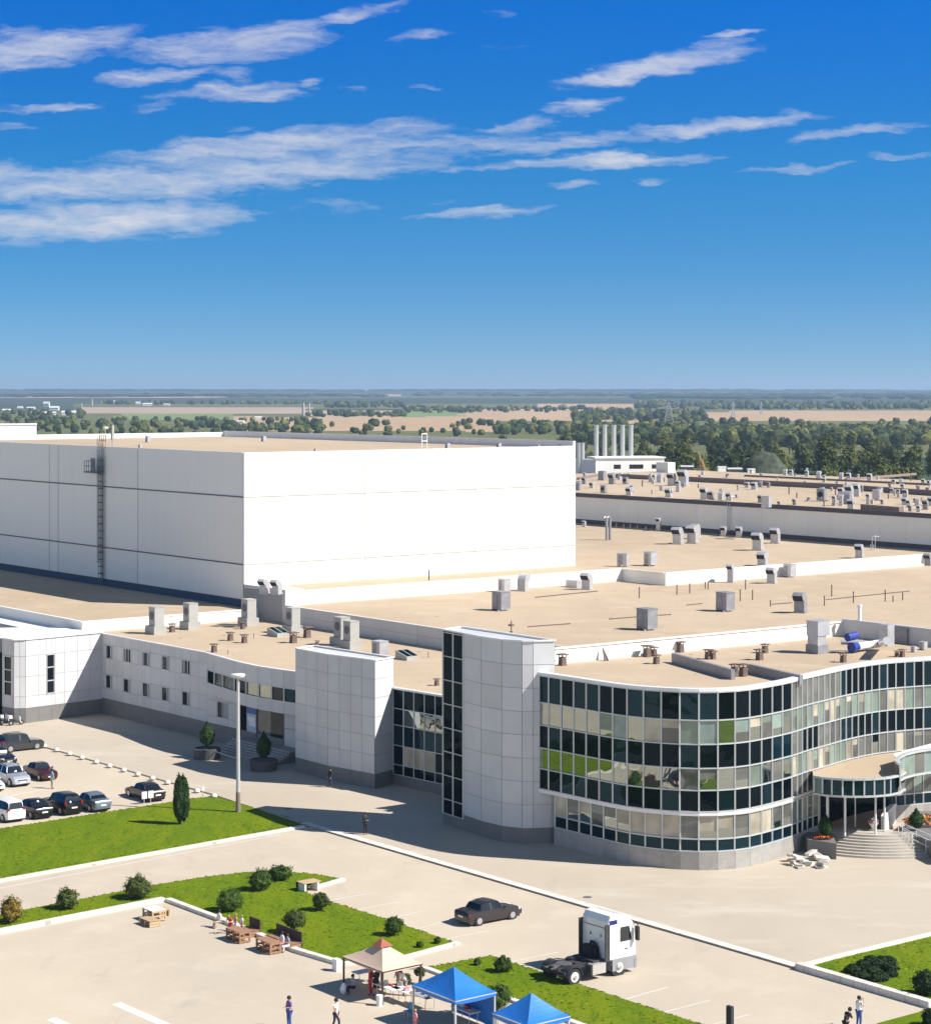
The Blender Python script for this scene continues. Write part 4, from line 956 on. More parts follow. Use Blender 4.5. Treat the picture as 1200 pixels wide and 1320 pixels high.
def crown(mb, c, r, n, leaf, seed, lump=.18, up=.25, fmin=.72, shape=None, flat=0.0):
    rr = random.Random(seed); c = Vector(c)
    for i in range(n):
        while True:
            d = Vector((rr.gauss(0, 1), rr.gauss(0, 1), rr.gauss(0, 1)))
            if d.length > .01: break
        d.normalize()
        if d.z < -.75: d.z *= -1
        k = rr.uniform(fmin, 1.0) * (1 + lump * 2 * mnoise.noise(d * 2.2 + Vector((seed * 1.7, 0, 0))) + lump * mnoise.noise(d * 5 + Vector((0, seed, 0))))
        p = Vector((d.x * r[0], d.y * r[1], d.z * r[2])) * k
        if shape:
            s = shape((p.z / r[2] + 1) / 2); p.x *= s; p.y *= s
        nrm_ = (d + Vector((rr.gauss(0, .45), rr.gauss(0, .45), rr.gauss(0, .45) + up))).normalized()
        a = nrm_.cross(Vector((rr.gauss(0, 1), rr.gauss(0, 1), rr.gauss(0, 1)))).normalized(); b_ = nrm_.cross(a)
        s1, s2 = leaf * rr.uniform(.6, 1.3), leaf * rr.uniform(.45, 1.0)
        q = c + p; mb.face([q - a * s1, q - b_ * s2 * .8 + nrm_ * s1 * .12, q + a * s1, q + b_ * s2])
def core(mb, c, r, seed, k=.8, n=10, shape=None, m=0):
    rings = []
    for i in range(1, n):
        th = math.pi * i / n; ring = []
        for j in range(14):
            ph = 2 * math.pi * j / 14; d = Vector((math.sin(th) * math.cos(ph), math.sin(th) * math.sin(ph), math.cos(th)))
            f = k * (1 + .40 * mnoise.noise(d * 2.2 + Vector((seed * 1.7, 0, 0)))); p = Vector((d.x * r[0], d.y * r[1], d.z * r[2])) * f
            if shape: s = shape((p.z / r[2] + 1) / 2); p.x *= s; p.y *= s
            ring.append(Vector(c) + p)
        rings.append(ring)
    mb.grid(rings, m, True, True)
def bush(name, loc, r, label, cat, group, leaf='leaf_bush', n=1500, seed=1, stem=0.0, sz=.07):
    t = thing(name, label, cat, loc, group); loc = Vector(loc); c = loc + Vector((0, 0, r[2] * .93 + stem))
    b = MB(); core(b, c, r, seed, .84, m=0); crown(b, c, r, n, sz, seed, fmin=.80, lump=.26)
    for i in range(len(b.m)): b.m[i] = 0
    b.build('foliage', M[leaf], t)
    s = MB(); s.tube([loc, loc + Vector((.02, .0, stem + r[2] * .5))], [.09, .06], 7); s.build('trunk', M['bark'], t)
    return t
zl_ = .10
G2 = 'clipped bushes on the lawns of the square'
bl = [  # px, base py, width px, height px, label, leaf, stem
 (13, 1191, 30, 33, 'rusty orange and green clipped bush at the far left of the narrow lawn', 'leaf_autumn', .0),
 (85, 1173, 29, 27, 'small round green bush on the narrow lawn, next to the rusty bush', 'leaf_olive', .0),
 (177, 1160, 38, 30, 'round green bush by the inner corner of the white kerb', 'leaf_olive', .0),
 (296, 1176, 35, 29, 'large dark round bush behind the pallet seats where children stand', 'leaf_bush', .0),
 (335, 1149, 31, 27, 'dark round bush touching the long low hedge bush', 'leaf_bush', .0),
 (361, 1136, 34, 19, 'low oblong dark bush at the top edge of the lawn', 'leaf_bush', .0),
 (413, 1175, 23, 23, 'small ball bush close to the wooden bench in the notch', 'leaf_olive', .15),
 (379, 1204, 29, 29, 'ball bush on a short stem behind the second pallet sofa', 'leaf_olive', .25),
 (508, 1207, 23, 25, 'ball bush at the right edge of the lawn, beside the parking lines', 'leaf_bush', .1),
 (648, 1254, 21, 20, 'small ball bush on the lawn behind the blue canopies', 'leaf_bush', .0),
 (642, 1302, 34, 32, 'dark bush half hidden behind the blue canopies', 'leaf_bush', .0),
 (541, 1222, 9, 8, 'tiny bush near the pointed tip of the lawn, left one of two', 'leaf_bush', .0),
 (564, 1217, 9, 8, 'tiny bush at the pointed tip of the lawn, right one of two', 'leaf_bush', .0),
 (615, 1245, 9, 9, 'tiny bush near the upper tip of the lawn with the canopies', 'leaf_bush', .0),
 (541, 1268, 13, 19, 'small ball bush on a thin trunk beside the beige gazebo', 'leaf_olive', .4),
 (523, 1270, 14, 13, 'small bush just behind the right post of the beige gazebo', 'leaf_olive', .0),
 (467, 1231, 7, 6, 'tiny bush behind the roof of the beige gazebo', 'leaf_bush', .0),
 (1195, 1286, 36, 34, 'large dark bush cut by the right border of the photo', 'leaf_yew', .0),
 (1200, 1324, 22, 22, 'dark bush at the bottom right corner of the photo', 'leaf_yew', .0)]
for k, (px, py, w, h, lab, lf_, st) in enumerate(bl):
    p = P(px, py, zl_); s = p.y / FPX; rx = w * s / 2; rz = h * s / 2
    bush('bush', p + Vector((0, rx * .35, 0)), (rx, rx * (.8 if w > 1.5 * h else 1), rz - st * .45), lab, 'bush', G2, lf_, 260 if w < 12 else 1500, k + 3, st, .06)
# conical evergreens
def cone_shape(t): return max(.12, min(1.0, 1.15 * math.sin(math.pi * min(1, t * .80 + .2)) ** .8))
def column_shape(t): return 1.0 if .2 < t < .8 else max(.3, 1.35 * min(1.0, (min(t, 1 - t) + .06) ** .22))
def conifer(name, loc, rad, h, label, n=1900, seed=3, twin=False, lf_='leaf_conifer', shp=None):
    cone_shape_ = shp or cone_shape
    t = thing(name, label, 'conifer', loc); loc = Vector(loc); b = MB()
    for dx, hh, sd in (((-.24, 1.0, 1), (.30, .97, 2)) if twin else ((0, 1.0, 1),)):
        rr_ = rad * (.78 if twin else 1); c = loc + Vector((dx * rad, dx * .2, h * hh / 2 + .06))
        core(b, c, (rr_, rr_, h * hh / 2), seed + sd, .86, 14, cone_shape_); crown(b, c, (rr_, rr_, h * hh / 2), n, .075, seed + sd, .10, .4, .86, cone_shape_)
    b.build('foliage', M[lf_], t); s = MB(); s.tube([loc, loc + ZUP * h * .3], .09, 7); s.build('trunk', M['bark'], t); return t
conifer('columnar_conifer', P(233.5, 1063, zl_), .66, 4.1, 'tall dark columnar evergreen standing alone on the upper lawn near the lamp post', seed=5, twin=True, shp=column_shape)
conifer('dwarf_conifer', P(1064, 1082, 1.3), .55, 1.9, 'dark pointed dwarf conifer beside red flowers left of the entrance steps', 700, 9)
# cluster of low juniper mounds
rj = random.Random(4)
for k, (px, py, w) in enumerate([(1100, 1252, 22), (1112, 1259, 20), (1113, 1246, 20), (1125, 1254, 24), (1133, 1247, 22), (1124, 1242, 24), (1138, 1240, 20), (1148, 1250, 24), (1147, 1240, 18), (1136, 1262, 22), (1105, 1259, 16), (1128, 1263, 18), (1149, 1257, 16)]):
    p = P(px, py + 3, .16); s = p.y / FPX; rx = w * s / 2
    b = MB(); c = p + Vector((0, rx * .4, rx * .35)); core(b, c, (rx, rx, rx * .55), k + 50, .85); crown(b, c, (rx, rx, rx * .55), 420, .07, k + 50, fmin=.86)
    o = b.build('low_juniper', M['leaf_yew'], origin=p); tag(o, 'low dark juniper mound in the cluster on the right lawn', 'shrub', 'juniper mounds clustered on the right lawn')
# flowers
def flowers(name, loc, r, cols, label, n, seed, h=.35):
    rr = random.Random(seed); loc = Vector(loc); b = MB(); 
    for i in range(n):
        a = rr.uniform(0, 6.283); q = math.sqrt(rr.random()); p = loc + Vector((r[0] * q * math.cos(a), r[1] * q * math.sin(a), h * (1 - q * q * .6) * rr.uniform(.5, 1)))
        m = 0 if rr.random() < .35 else 1 + rr.randrange(len(cols)); s = rr.uniform(.05, .11)
        u = Vector((rr.gauss(0, 1), rr.gauss(0, 1), 1.0 + rr.random())).normalized(); a1 = u.cross(Vector((1, 0, .2))).normalized(); b1 = u.cross(a1)
        b.face([p - a1 * s, p - b1 * s, p + a1 * s, p + b1 * s], m)
    o = b.build(name, [M['leaf_bush']] + [mat('petals', c, .7, var=.15) for c in cols], origin=loc); tag(o, label, 'flowers'); return o
flowers('flower_bed', P(1061, 1082.5, 1.36) + Vector((.0, .2, 0)), (.75, .5), [(.55, .05, .02), (.60, .11, .02)], 'red flowers in the stone planter left of the entrance steps', 260, 3)

# trees of the belt: five forms, each tree an object of its own
def tree_mesh(h, rad, n, leaf, m, seed, trunk=.3):
    rr = random.Random(seed); b = MB()
    nb = rr.randint(6, 9)
    for k in range(nb):
        a = rr.uniform(0, 6.28); q = rad * rr.uniform(.1, .62) if k else 0
        rz = h * rr.uniform(.16, .27); z = h * rr.uniform(.24, .80) if k else h * .70
        r = rad * rr.uniform(.38, .62); c = Vector((q * math.cos(a), q * math.sin(a), min(z, h - rz)))
        crown(b, c, (r, r, rz), n // nb, leaf, seed * 11 + k, .28, .5, .55)
        core(b, c, (r, r, rz), seed * 11 + k, .58, 7)
    nf = len(b.f)
    b.tube([(0, 0, -.6), (.1, .05, h * .3), (.0, .1, h * .62)], [.32, .24, .1], 7, 1)
    for k in range(5):
        a = rr.uniform(0, 6.28); b.tube([(.05, .05, h * rr.uniform(.25, .4)), (rad * .5 * math.cos(a), rad * .5 * math.sin(a), h * rr.uniform(.55, .7))], [.14, .05], 5, 1)
    return b
forms = []
KINDS = [('leaf_dark', 'dark green', 15, 6.0), ('leaf_mid', 'mid green', 14, 5.6), ('leaf_light', 'pale yellowish green', 12, 5.2), ('leaf_mid', 'mid green', 17, 5.0), ('leaf_gold', 'golden autumn', 11, 4.8), ('leaf_dark', 'dark green', 12, 6.2), ('leaf_light', 'pale yellowish green', 15, 5.6)]
for k, (m, nm, h, rad) in enumerate(KINDS):
    o = tree_mesh(h, rad, 1500, .48, m, k + 1).build('broadleaf_tree', [M[m], M['bark']]); forms.append((o, nm)); tag(o, f'{nm} broadleaf tree in the belt behind the factory', 'tree', 'trees of the belt behind the factory')
rt = random.Random(21); used = set()
def put_tree(k, x, y, s, lab=None, grp='trees of the belt behind the factory'):
    o, nm = forms[k]
    z = terrain_z(x, y)
    if k not in used: used.add(k); c = o
    else: c = o.copy(); COL.objects.link(c)
    c.location = (x, y, z - .3); c.rotation_euler = (0, 0, rt.uniform(0, 6.28)); c.scale = (s * rt.uniform(.9, 1.15), s * rt.uniform(.9, 1.15), s * rt.uniform(.9, 1.12))
    c['label'] = lab or f'{nm} broadleaf tree in the belt behind the factory'
    if grp: c['group'] = grp
    return c
def wk(px, gold=False):
    r = rt.random()
    if gold: return 4 if r < .72 else 2
    return 0 if r < .16 else 5 if r < .28 else 1 if r < .48 else 3 if r < .66 else 2 if r < .82 else 6 if r < .985 else 4
cnt = 0
for (D, x0, x1, step, smin, smax) in ((570, 742, 1230, 5.6, .66, .92), (625, 742, 1230, 6.4, .85, 1.1), (700, 742, 1230, 7.2, .95, 1.22), (800, 738, 1230, 8.5, .95, 1.2), (950, 735, 1230, 10, .8, 1.12), (1060, 40, 740, 10, .62, .95), (1120, 740, 1230, 12, .62, .92), (1330, 740, 1230, 15, .55, .82), (1200, 30, 1230, 15, .65, 1.05), (1500, 30, 1230, 20, .5, .72)):
    x = (x0 - 600) * D / FPX
    while x < (x1 - 600) * D / FPX:
        px = 600 + x / D * FPX
        if D > 1400 and 735 < px < 1230 and rt.random() < .1: x += step; continue
        if D >= 1100 and 380 < px < 700 and rt.random() < .8: x += step; continue
        if D > 1400 and 640 < px < 900 and rt.random() < .5: x += step; continue
        gold = 100 < px < 142 and 1000 < D < 1300
        put_tree(wk(px, gold), x + rt.uniform(-2.5, 2.5), D + rt.uniform(-28, 28), rt.uniform(smin, smax) * (.8 if gold else 1)); cnt += 1
        x += step * rt.uniform(.75, 1.25)
for o, (px, D, k, s) in enumerate(((1151, 566, 4, .72), (1160, 569, 2, .7))): put_tree(k, (px - 600) * D / FPX, D, s, 'orange and yellow autumn tree at the edge of the belt behind the rear roof' if k == 4 else None, None if k == 4 else 'trees of the belt behind the factory')
print('trees', cnt)
# far woods: masses nobody could count
def wood(name, label, spots, seed, mats, wide=(.42, .75)):
    rr = random.Random(seed); b = MB()
    for (x0, x1, d0, d1, n, h0, h1) in spots:
        for i in range(n):
            D = d0 + (d1 - d0) * rr.random(); px = x0 + (x1 - x0) * rr.random(); x = (px - 600) * D / FPX
            h = rr.uniform(h0, h1); r = h * rr.uniform(*wide); z = terrain_z(x, D); m = rr.randrange(len(mats))
            c = Vector((x, D, z + h * .45)); sd = rr.random() * 50
            rings = []
            for a in range(1, 5):
                th = math.pi * a / 5; rings.append([c + Vector((math.sin(th) * math.cos(t) * r, math.sin(th) * math.sin(t) * r, math.cos(th) * h * .55)) * (1 if False else 1) + Vector((rr.gauss(0, r * .12), rr.gauss(0, r * .12), rr.gauss(0, h * .05))) for t in [2 * math.pi * q / 7 for q in range(7)]])
            b.grid(rings, m, True, True)
            for q in range(26):
                th, ph = math.acos(rr.uniform(-.4, 1)), rr.uniform(0, 6.28); d = Vector((math.sin(th) * math.cos(ph), math.sin(th) * math.sin(ph), math.cos(th)))
                p = c + Vector((d.x * r, d.y * r, d.z * h * .55)) * rr.uniform(.95, 1.12); s = h * rr.uniform(.06, .13)
                a1 = d.cross(Vector((rr.gauss(0, 1), rr.gauss(0, 1), rr.gauss(0, 1)))).normalized(); b1 = d.cross(a1)
                b.face([p - a1 * s, p - b1 * s, p + a1 * s, p + b1 * s], m)
    o = b.build(name, [M[k] for k in mats]); tag(o, label, 'woodland', kind='stuff'); return o
wood('far_woodland', 'distant woods and hedges between the fields of the plain', [
    (-60, 420, 1700, 2250, 130, 5, 9), (740, 1260, 1400, 1720, 380, 7, 11), (640, 900, 1720, 2100, 90, 5, 9), (905, 1260, 1720, 2000, 60, 4, 7), (820, 1260, 4000, 5200, 200, 7, 13), (740, 905, 2300, 3600, 110, 6, 12), (905, 1260, 3900, 4300, 140, 7, 12), (900, 1260, 2100, 2300, 26, 5, 9), (200, 700, 2050, 2250, 18, 4, 8),
    (395, 520, 2900, 3300, 46, 5, 10), (520, 760, 3500, 4000, 80, 6, 11), (-60, 105, 2300, 3400, 90, 5, 10), (120, 400, 2450, 2600, 26, 4, 7), (420, 520, 4200, 5000, 60, 7, 12), (130, 420, 4850, 5100, 60, 7, 11), (600, 760, 1800, 2400, 14, 4, 8), (300, 640, 1650, 1950, 24, 4, 7)], 5, ['leaf_dark', 'leaf_mid', 'leaf_light', 'leaf_olive'])
wood('ridge_woodland', 'dark line of woods along the far ridge', [(-120, 1320, 12000, 13200, 700, 9, 15), (820, 1320, 6200, 9000, 160, 8, 15), (520, 1320, 8000, 11000, 160, 8, 14), (-120, 500, 7600, 8200, 120, 8, 13)], 6, ['leaf_dark', 'leaf_yew'], (1.2, 4.5))
# tufts that roughen the lawns and their edges
def inside(p, poly):
    c = False; n = len(poly)
    for i in range(n):
        a, b_ = poly[i], poly[(i + 1) % n]
        if (a.y > p[1]) != (b_.y > p[1]) and p[0] < (b_.x - a.x) * (p[1] - a.y) / (b_.y - a.y) + a.x: c = not c
    return c
rgs = random.Random(77); gb = MB()
for poly, n, h0 in ((LAWN1, 1800, .10), (LAWN2, 1800, .10), (LAWN3, 1200, .10), (LAWN4, 900, .16)):
    xs_ = [p.x for p in poly]; ys_ = [p.y for p in poly]; k = 0; tries = 0
    while k < n and tries < n * 12:
        tries += 1; x, y = rgs.uniform(min(xs_), max(xs_)), rgs.uniform(min(ys_), max(ys_)); px = x / y * FPX + 600
        if not -30 < px < 1230 or not inside((x, y), poly): continue
        k += 1; a = rgs.uniform(0, 3.14); w = rgs.uniform(.05, .16); h = rgs.uniform(.015, .04); dx, dy = math.cos(a) * w, math.sin(a) * w; lx, ly = rgs.uniform(-.06, .06), rgs.uniform(-.06, .06)
        gb.face([(x - dx, y - dy, h0), (x + dx, y + dy, h0), (x + dx * .6 + lx, y + dy * .6 + ly, h0 + h), (x - dx * .5 + lx, y - dy * .5 + ly, h0 + h)])
    for i in range(len(poly)):
        a, b_ = poly[i], poly[(i + 1) % len(poly)]; L_ = (b_ - a).length
        for q in range(int(L_ * 5)):
            p = a.lerp(b_, rgs.random()); px = p.x / p.y * FPX + 600
            if not -30 < px < 1230: continue
            an = rgs.uniform(0, 3.14); w = rgs.uniform(.06, .2); h = rgs.uniform(.02, .06); dx, dy = math.cos(an) * w, math.sin(an) * w
            gb.face([(p.x - dx, p.y - dy, h0), (p.x + dx, p.y + dy, h0), (p.x + dx * .5, p.y + dy * .5, h0 + h), (p.x - dx * .5, p.y - dy * .5, h0 + h)])
o = gb.build('grass', leafmat('grass_blades', (.09, .14, .003), (.15, .20, .004), (.24, .25, .012))); tag(o, 'uneven blades of grass over the bright lawns', 'grass', kind='stuff')

# ================================================================== VEHICLES
def paint(name, col, rough=.28, metal=.3): return mat(name, col, rough, metal=metal, var=.04, scale=1.5, coat=.5)
M['tyre'] = mat('tyre_rubber', (.02, .02, .021), .85, var=.2)
M['rim'] = mat('alloy_rim', (.55, .56, .58), .3, metal=.8, var=.05)
M['rim_white'] = mat('white_steel_rim', (.72, .72, .70), .4, var=.05)
M['car_glass'] = glass('car_window', (.010, .012, .015), refl=.10, bumpy=.0)
M['head'] = mat('headlamp_glass', (.75, .77, .80), .12, var=.05)
M['tail'] = mat('tail_lamp_red', (.22, .012, .016), .2, var=.1)
M['plate'] = mat('number_plate', (.75, .75, .74), .4, var=.02)
M['trim'] = mat('black_plastic_trim', (.03, .03, .032), .6)
M['chrome'] = mat('chrome_trim', (.7, .7, .72), .15, metal=1.0, var=.02)
def interp(tab, x):
    for (x0, *a), (x1, *b_) in zip(tab[:-1], tab[1:]):
        if x0 <= x <= x1: t = (x - x0) / (x1 - x0); return [p + (q - p) * t for p, q in zip(a, b_)]
    return list(tab[-1][1:])
# profile tables along the car, x from the rear (0) to the front (1): belt or bonnet height, roof height, half width factor
STY = {
 'sedan': dict(L=4.75, W=1.80, belt=[(0, .78), (.02, .93), (.16, .97), (.30, .95), (.62, .93), (.72, .90), (.92, .74), (.985, .60), (1, .46)], roof=[(.10, .0), (.26, 1.34), (.36, 1.44), (.50, 1.45), (.58, 1.36), (.73, .0)], wx=(.20, .80), wr=.325),
 'suv': dict(L=4.65, W=1.88, belt=[(0, .72), (.015, 1.00), (.05, 1.06), (.30, 1.07), (.66, 1.05), (.74, 1.02), (.93, .92), (.985, .74), (1, .52)], roof=[(.015, .0), (.085, 1.60), (.2, 1.70), (.50, 1.70), (.60, 1.62), (.75, .0)], wx=(.19, .81), wr=.37),
 'van': dict(L=4.75, W=1.85, belt=[(0, .70), (.012, 1.02), (.04, 1.08), (.30, 1.06), (.70, 1.02), (.80, .98), (.95, .80), (.99, .64), (1, .5)], roof=[(.01, .0), (.06, 1.62), (.15, 1.74), (.50, 1.74), (.64, 1.62), (.84, .0)], wx=(.19, .82), wr=.335),
 'liftback': dict(L=4.7, W=1.80, belt=[(0, .78), (.02, .96), (.10, 1.0), (.30, .97), (.62, .93), (.72, .90), (.92, .74), (.985, .60), (1, .46)], roof=[(.05, .0), (.24, 1.30), (.36, 1.44), (.50, 1.45), (.58, 1.36), (.73, .0)], wx=(.20, .80), wr=.33),
 'saloon': dict(L=4.35, W=1.66, belt=[(0, .72), (.012, .92), (.05, .95), (.22, .95), (.62, .93), (.70, .92), (.95, .84), (.99, .74), (1, .48)], roof=[(.17, .0), (.27, 1.36), (.34, 1.43), (.52, 1.43), (.58, 1.38), (.69, .0)], wx=(.20, .81), wr=.31)}
def car(name, style, pm, label, loc, rz, group=None, roofm=None, rails=False, shade=None):
    S = STY[style]; L_, W_ = S['L'], S['W']; t = thing(name, label, 'car', (0, 0, 0), group)
    xs = sorted(set([i / 30 for i in range(31)] + [x for x, *_ in S['belt']] + [x for x, *_ in S['roof']]))
    body, roof, gl = MB(), MB(), MB(); rings = []
    for x in xs:
        zb = .20 + (.10 * max(0, (x - .88) / .12) if x > .88 else .12 * max(0, (.08 - x) / .08))
        belt = interp(S['belt'], x)[0]; rf_ = 0.0
        if S['roof'][0][0] < x < S['roof'][-1][0]: rf_ = interp(S['roof'], x)[0]
        hw = W_ / 2 * (1 - .5 * abs(x - .5) ** 3 * 2.2 - (.10 if x in (0, 1) else 0))
        rf_ = max(rf_, belt + .012); cab = rf_ > belt + .05
        k = min(1, (rf_ - belt) / .45); tw = hw * (1 - .24 * k) if cab else hw * .93
        rings.append((x, zb, belt, rf_, hw, tw, cab))
    def pts(r):
        x, zb, belt, rf_, hw, tw, cab = r; X = (x - .5) * L_
        half = [(hw * .93, zb), (hw * .99, zb + (belt - zb) * .35), (hw, zb + (belt - zb) * .65), (hw * .955, belt), (tw * .98 if cab else hw * .8, rf_ - .035 if cab else belt + .008), (tw * .86, rf_), (tw * .35, rf_ + (.015 if cab else .02))]
        return [Vector((X, -y, z)) for y, z in half] + [Vector((X, y, z)) for y, z in half[::-1]]
    PR = [pts(r) for r in rings]; nP = 14
    for i in range(len(PR) - 1):
        a, c = rings[i], rings[i + 1]; cabin = a[6] or c[6]; full = a[6] and c[6]
        slope = abs(c[3] - a[3]) / ((c[0] - a[0]) * L_)
        for j in range(nP - 1):
            q = [PR[i][j], PR[i + 1][j], PR[i + 1][j + 1], PR[i][j + 1]]
            side = j in (3, 9); top = j in (4, 5, 6, 7, 8)
            mid = (a[0] + c[0]) / 2
            if cabin and side: (gl if not (abs(mid - .42) < .012) else roof).face(q)
            elif cabin and top and slope > .32: (gl if j in (5, 6, 7) else roof).face(q)
            elif cabin and top: roof.face(q)
            else: body.face(q)
    body.face([p for p in PR[0]][::-1]); body.face([p for p in PR[-1]])
    bo = body.build('body', pm, t, smooth=False); bpy_smooth(bo)
    ro = roof.build('roof', roofm or pm, t); bpy_smooth(ro)
    g = gl.build('windows', M['car_glass'], t); bpy_smooth(g)
    if rails:
        b = MB()
        for s in (-1, 1): b.tube([(-L_ * .36, s * W_ * .33, 1.72), (-.1 * L_, s * W_ * .34, 1.79), (.06 * L_, s * W_ * .33, 1.72)], .03, 6)
        b.build('roof_rails', M['trim'], ro)
    b = MB(); b.box((0, 0, .14), (L_ * .9, W_ * .86, .14)); b.build('underbody', M['trim'], t)
    for f in S['wx']:
        for s in (-1, 1):
            X = (f - .5) * L_; wr = S['wr']
            w = MB(); w.tube([(X, s * (W_ / 2 - .20), wr), (X, s * (W_ / 2 - .01), wr)], wr, 18); wo_ = w.build('wheel', M['tyre'], t)
            w = MB(); w.tube([(X, s * (W_ / 2 - .05), wr), (X, s * (W_ / 2 + .004), wr)], wr * .66, 14); w.build('rim', M['rim'], wo_)
            a = MB(); a.tube([(X, s * (W_ / 2 - .19), wr), (X, s * (W_ / 2 - .025), wr)], wr * 1.14, 18); a.build('wheel_arch', M['trim'], bo)
    for s in (-1, 1):
        b = MB(); b.hexa([(L_ / 2 * q, s * W_ / 2 * y, z) for z in (.60, .72) for q, y in ((.90, .60), (.965, .60), (.90, .88), (.86, .90))]); b.build('headlight', M['head'], t)
        b = MB(); zt_ = 1.02 if style in ('suv', 'van') else .80; b.hexa([(-L_ / 2 * q, s * W_ / 2 * y, z) for z in (zt_ - .10, zt_ + (.16 if style in ('suv', 'van') else .02)) for q, y in ((.985, .68), (.90, .68), (.90, .915), (.96, .915))]); b.build('tail_light', M['tail'], t)
        b = MB(); b.box((L_ * .15, s * (W_ / 2 + .06), .93), (.12, .18, .13)); b.build('mirror', pm, t)
    b = MB(); b.box((-L_ / 2 - .002, 0, .56 if style not in ('suv', 'van') else .62), (.03, .52, .12)); b.box((L_ / 2 - .0, 0, .38), (.03, .52, .11)); b.build('number_plate', M['plate'], t)
    b = MB(); b.box((L_ / 2 - .03, 0, .50), (.05, W_ * .5, .16)); b.build('grille', M['trim'], t)
    if shade:
        b = MB(); x0, x1 = shade; b.face([((x0 - .5) * L_, -.5, interp(S['roof'], x0)[0] + .012), ((x1 - .5) * L_, -.56, interp(S['roof'], x1)[0] + .03), ((x1 - .5) * L_, .56, interp(S['roof'], x1)[0] + .03), ((x0 - .5) * L_, .5, interp(S['roof'], x0)[0] + .012)]); b.build('sunshade', M['plate'], t)
    t.location = loc; t.rotation_euler = (0, 0, rz); WL[t.name] = Vector(loc); return t
def bpy_smooth(o):
    bm = bmesh.new(); bm.from_mesh(o.data); bmesh.ops.remove_doubles(bm, verts=bm.verts, dist=.0005); bmesh.ops.recalc_face_normals(bm, faces=bm.faces[:])
    for f in bm.faces: f.smooth = True
    for e in bm.edges:
        if len(e.link_faces) == 2 and e.calc_face_angle(0) > .6: e.smooth = False
    bm.to_mesh(o.data); bm.free()
CG = 'cars parked on the left lot'
graph, black, silver = paint('graphite_paint', (.045, .047, .052)), paint('black_paint', (.010, .010, .012)), paint('silver_paint', (.50, .54, .58), metal=.5)
white, bluegrey, maroon, champ = paint('white_paint', (.74, .75, .76), metal=0), paint('blue_grey_paint', (.20, .25, .30), metal=.5), paint('dark_red_paint', (.06, .012, .014)), paint('bronze_paint', (.040, .034, .036), metal=.4)
car('parked_car', 'suv', graph, 'dark grey crossover parked nearest the grey end block, nose to the domes', P(31, 968.5) + U * .92, HV, CG, rails=True)
car('parked_car', 'sedan', black, 'black car with a pale sunshade in its windscreen, behind the silver off roader', P(-1, 983), HNU, CG, shade=(.66, .60))
car('parked_car', 'suv', silver, 'silver blue off roader with roof rails, facing right', P(15, 1010), HNU, CG, rails=True)
car('parked_car', 'saloon', maroon, 'old dark red saloon with chrome trim, a person in blue at its nose', P(52, 1003), HNU, CG)
car('parked_car', 'liftback', white, 'white car nose cut by the left photo border, below the silver off roader', P(-18, 1017), HNU, CG)
car('parked_car', 'van', white, 'white minivan seen from behind, first in the row by the lawn', P(6, 1055), HU, CG)
car('parked_car', 'sedan', black, 'black saloon between the white minivan and the black off roader', P(42, 1051), HU, CG)
car('parked_car', 'suv', black, 'black off roader with bright red tail lamps in the row by the lawn', P(80, 1046), HU, CG)
car('parked_car', 'liftback', bluegrey, 'blue grey liftback with a tail spoiler, right end of the parked row', P(117, 1042), HU, CG)
car('parked_car', 'sedan', champ, 'dark bronze saloon parked alone beside the columnar evergreen', P(187, 1029), HU, CG)
car('parked_car', 'sedan', champ, 'dark bronze saloon standing alone on the road above the blue canopies', P(640, 1190) + U * .9, HV, None)
# scooter
sp = P(20, 935, .12)
t = thing('scooter', 'white and black scooter parked at the foot of the grey end block', 'scooter', (0, 0, 0)); sv = V
b = MB(); b.tube([(-.65, 0, .55), (-.3, 0, .72), (.1, 0, .45), (.45, 0, .42), (.62, 0, .95)], [.14, .20, .13, .10, .07], 8); b.build('body', M['trim'], t)
b = MB(); b.hexa([(x, y, z) for z in (.35, .95) for x, y in ((.42, -.2), (.5, -.2), (.5, .2), (.42, .2))]); b.build('leg_shield', white, t)
b = MB(); b.tube([(.55, -.33, 1.02), (.6, 0, 1.0), (.55, .33, 1.02)], .025, 6); b.build('handlebar', M['chrome'], t)
b = MB(); b.box((-.62, 0, .78), (.36, .36, .32)); b.build('top_box', white, t)
for x in (-.55, .68):
    b = MB(); b.tube([(x, -.06, .26), (x, .06, .26)], .26, 16); w = b.build('wheel', M['tyre'], t); b = MB(); b.tube([(x, -.065, .26), (x, .065, .26)], .14, 12); b.build('rim', M['rim'], w)
t.location = sp; t.rotation_euler = (0, 0, HV); WL[t.name] = sp
remember(None)
dup(t, P(6, 934, .12), HV + .5, 'dark scooter half behind the white one, at the left photo border')

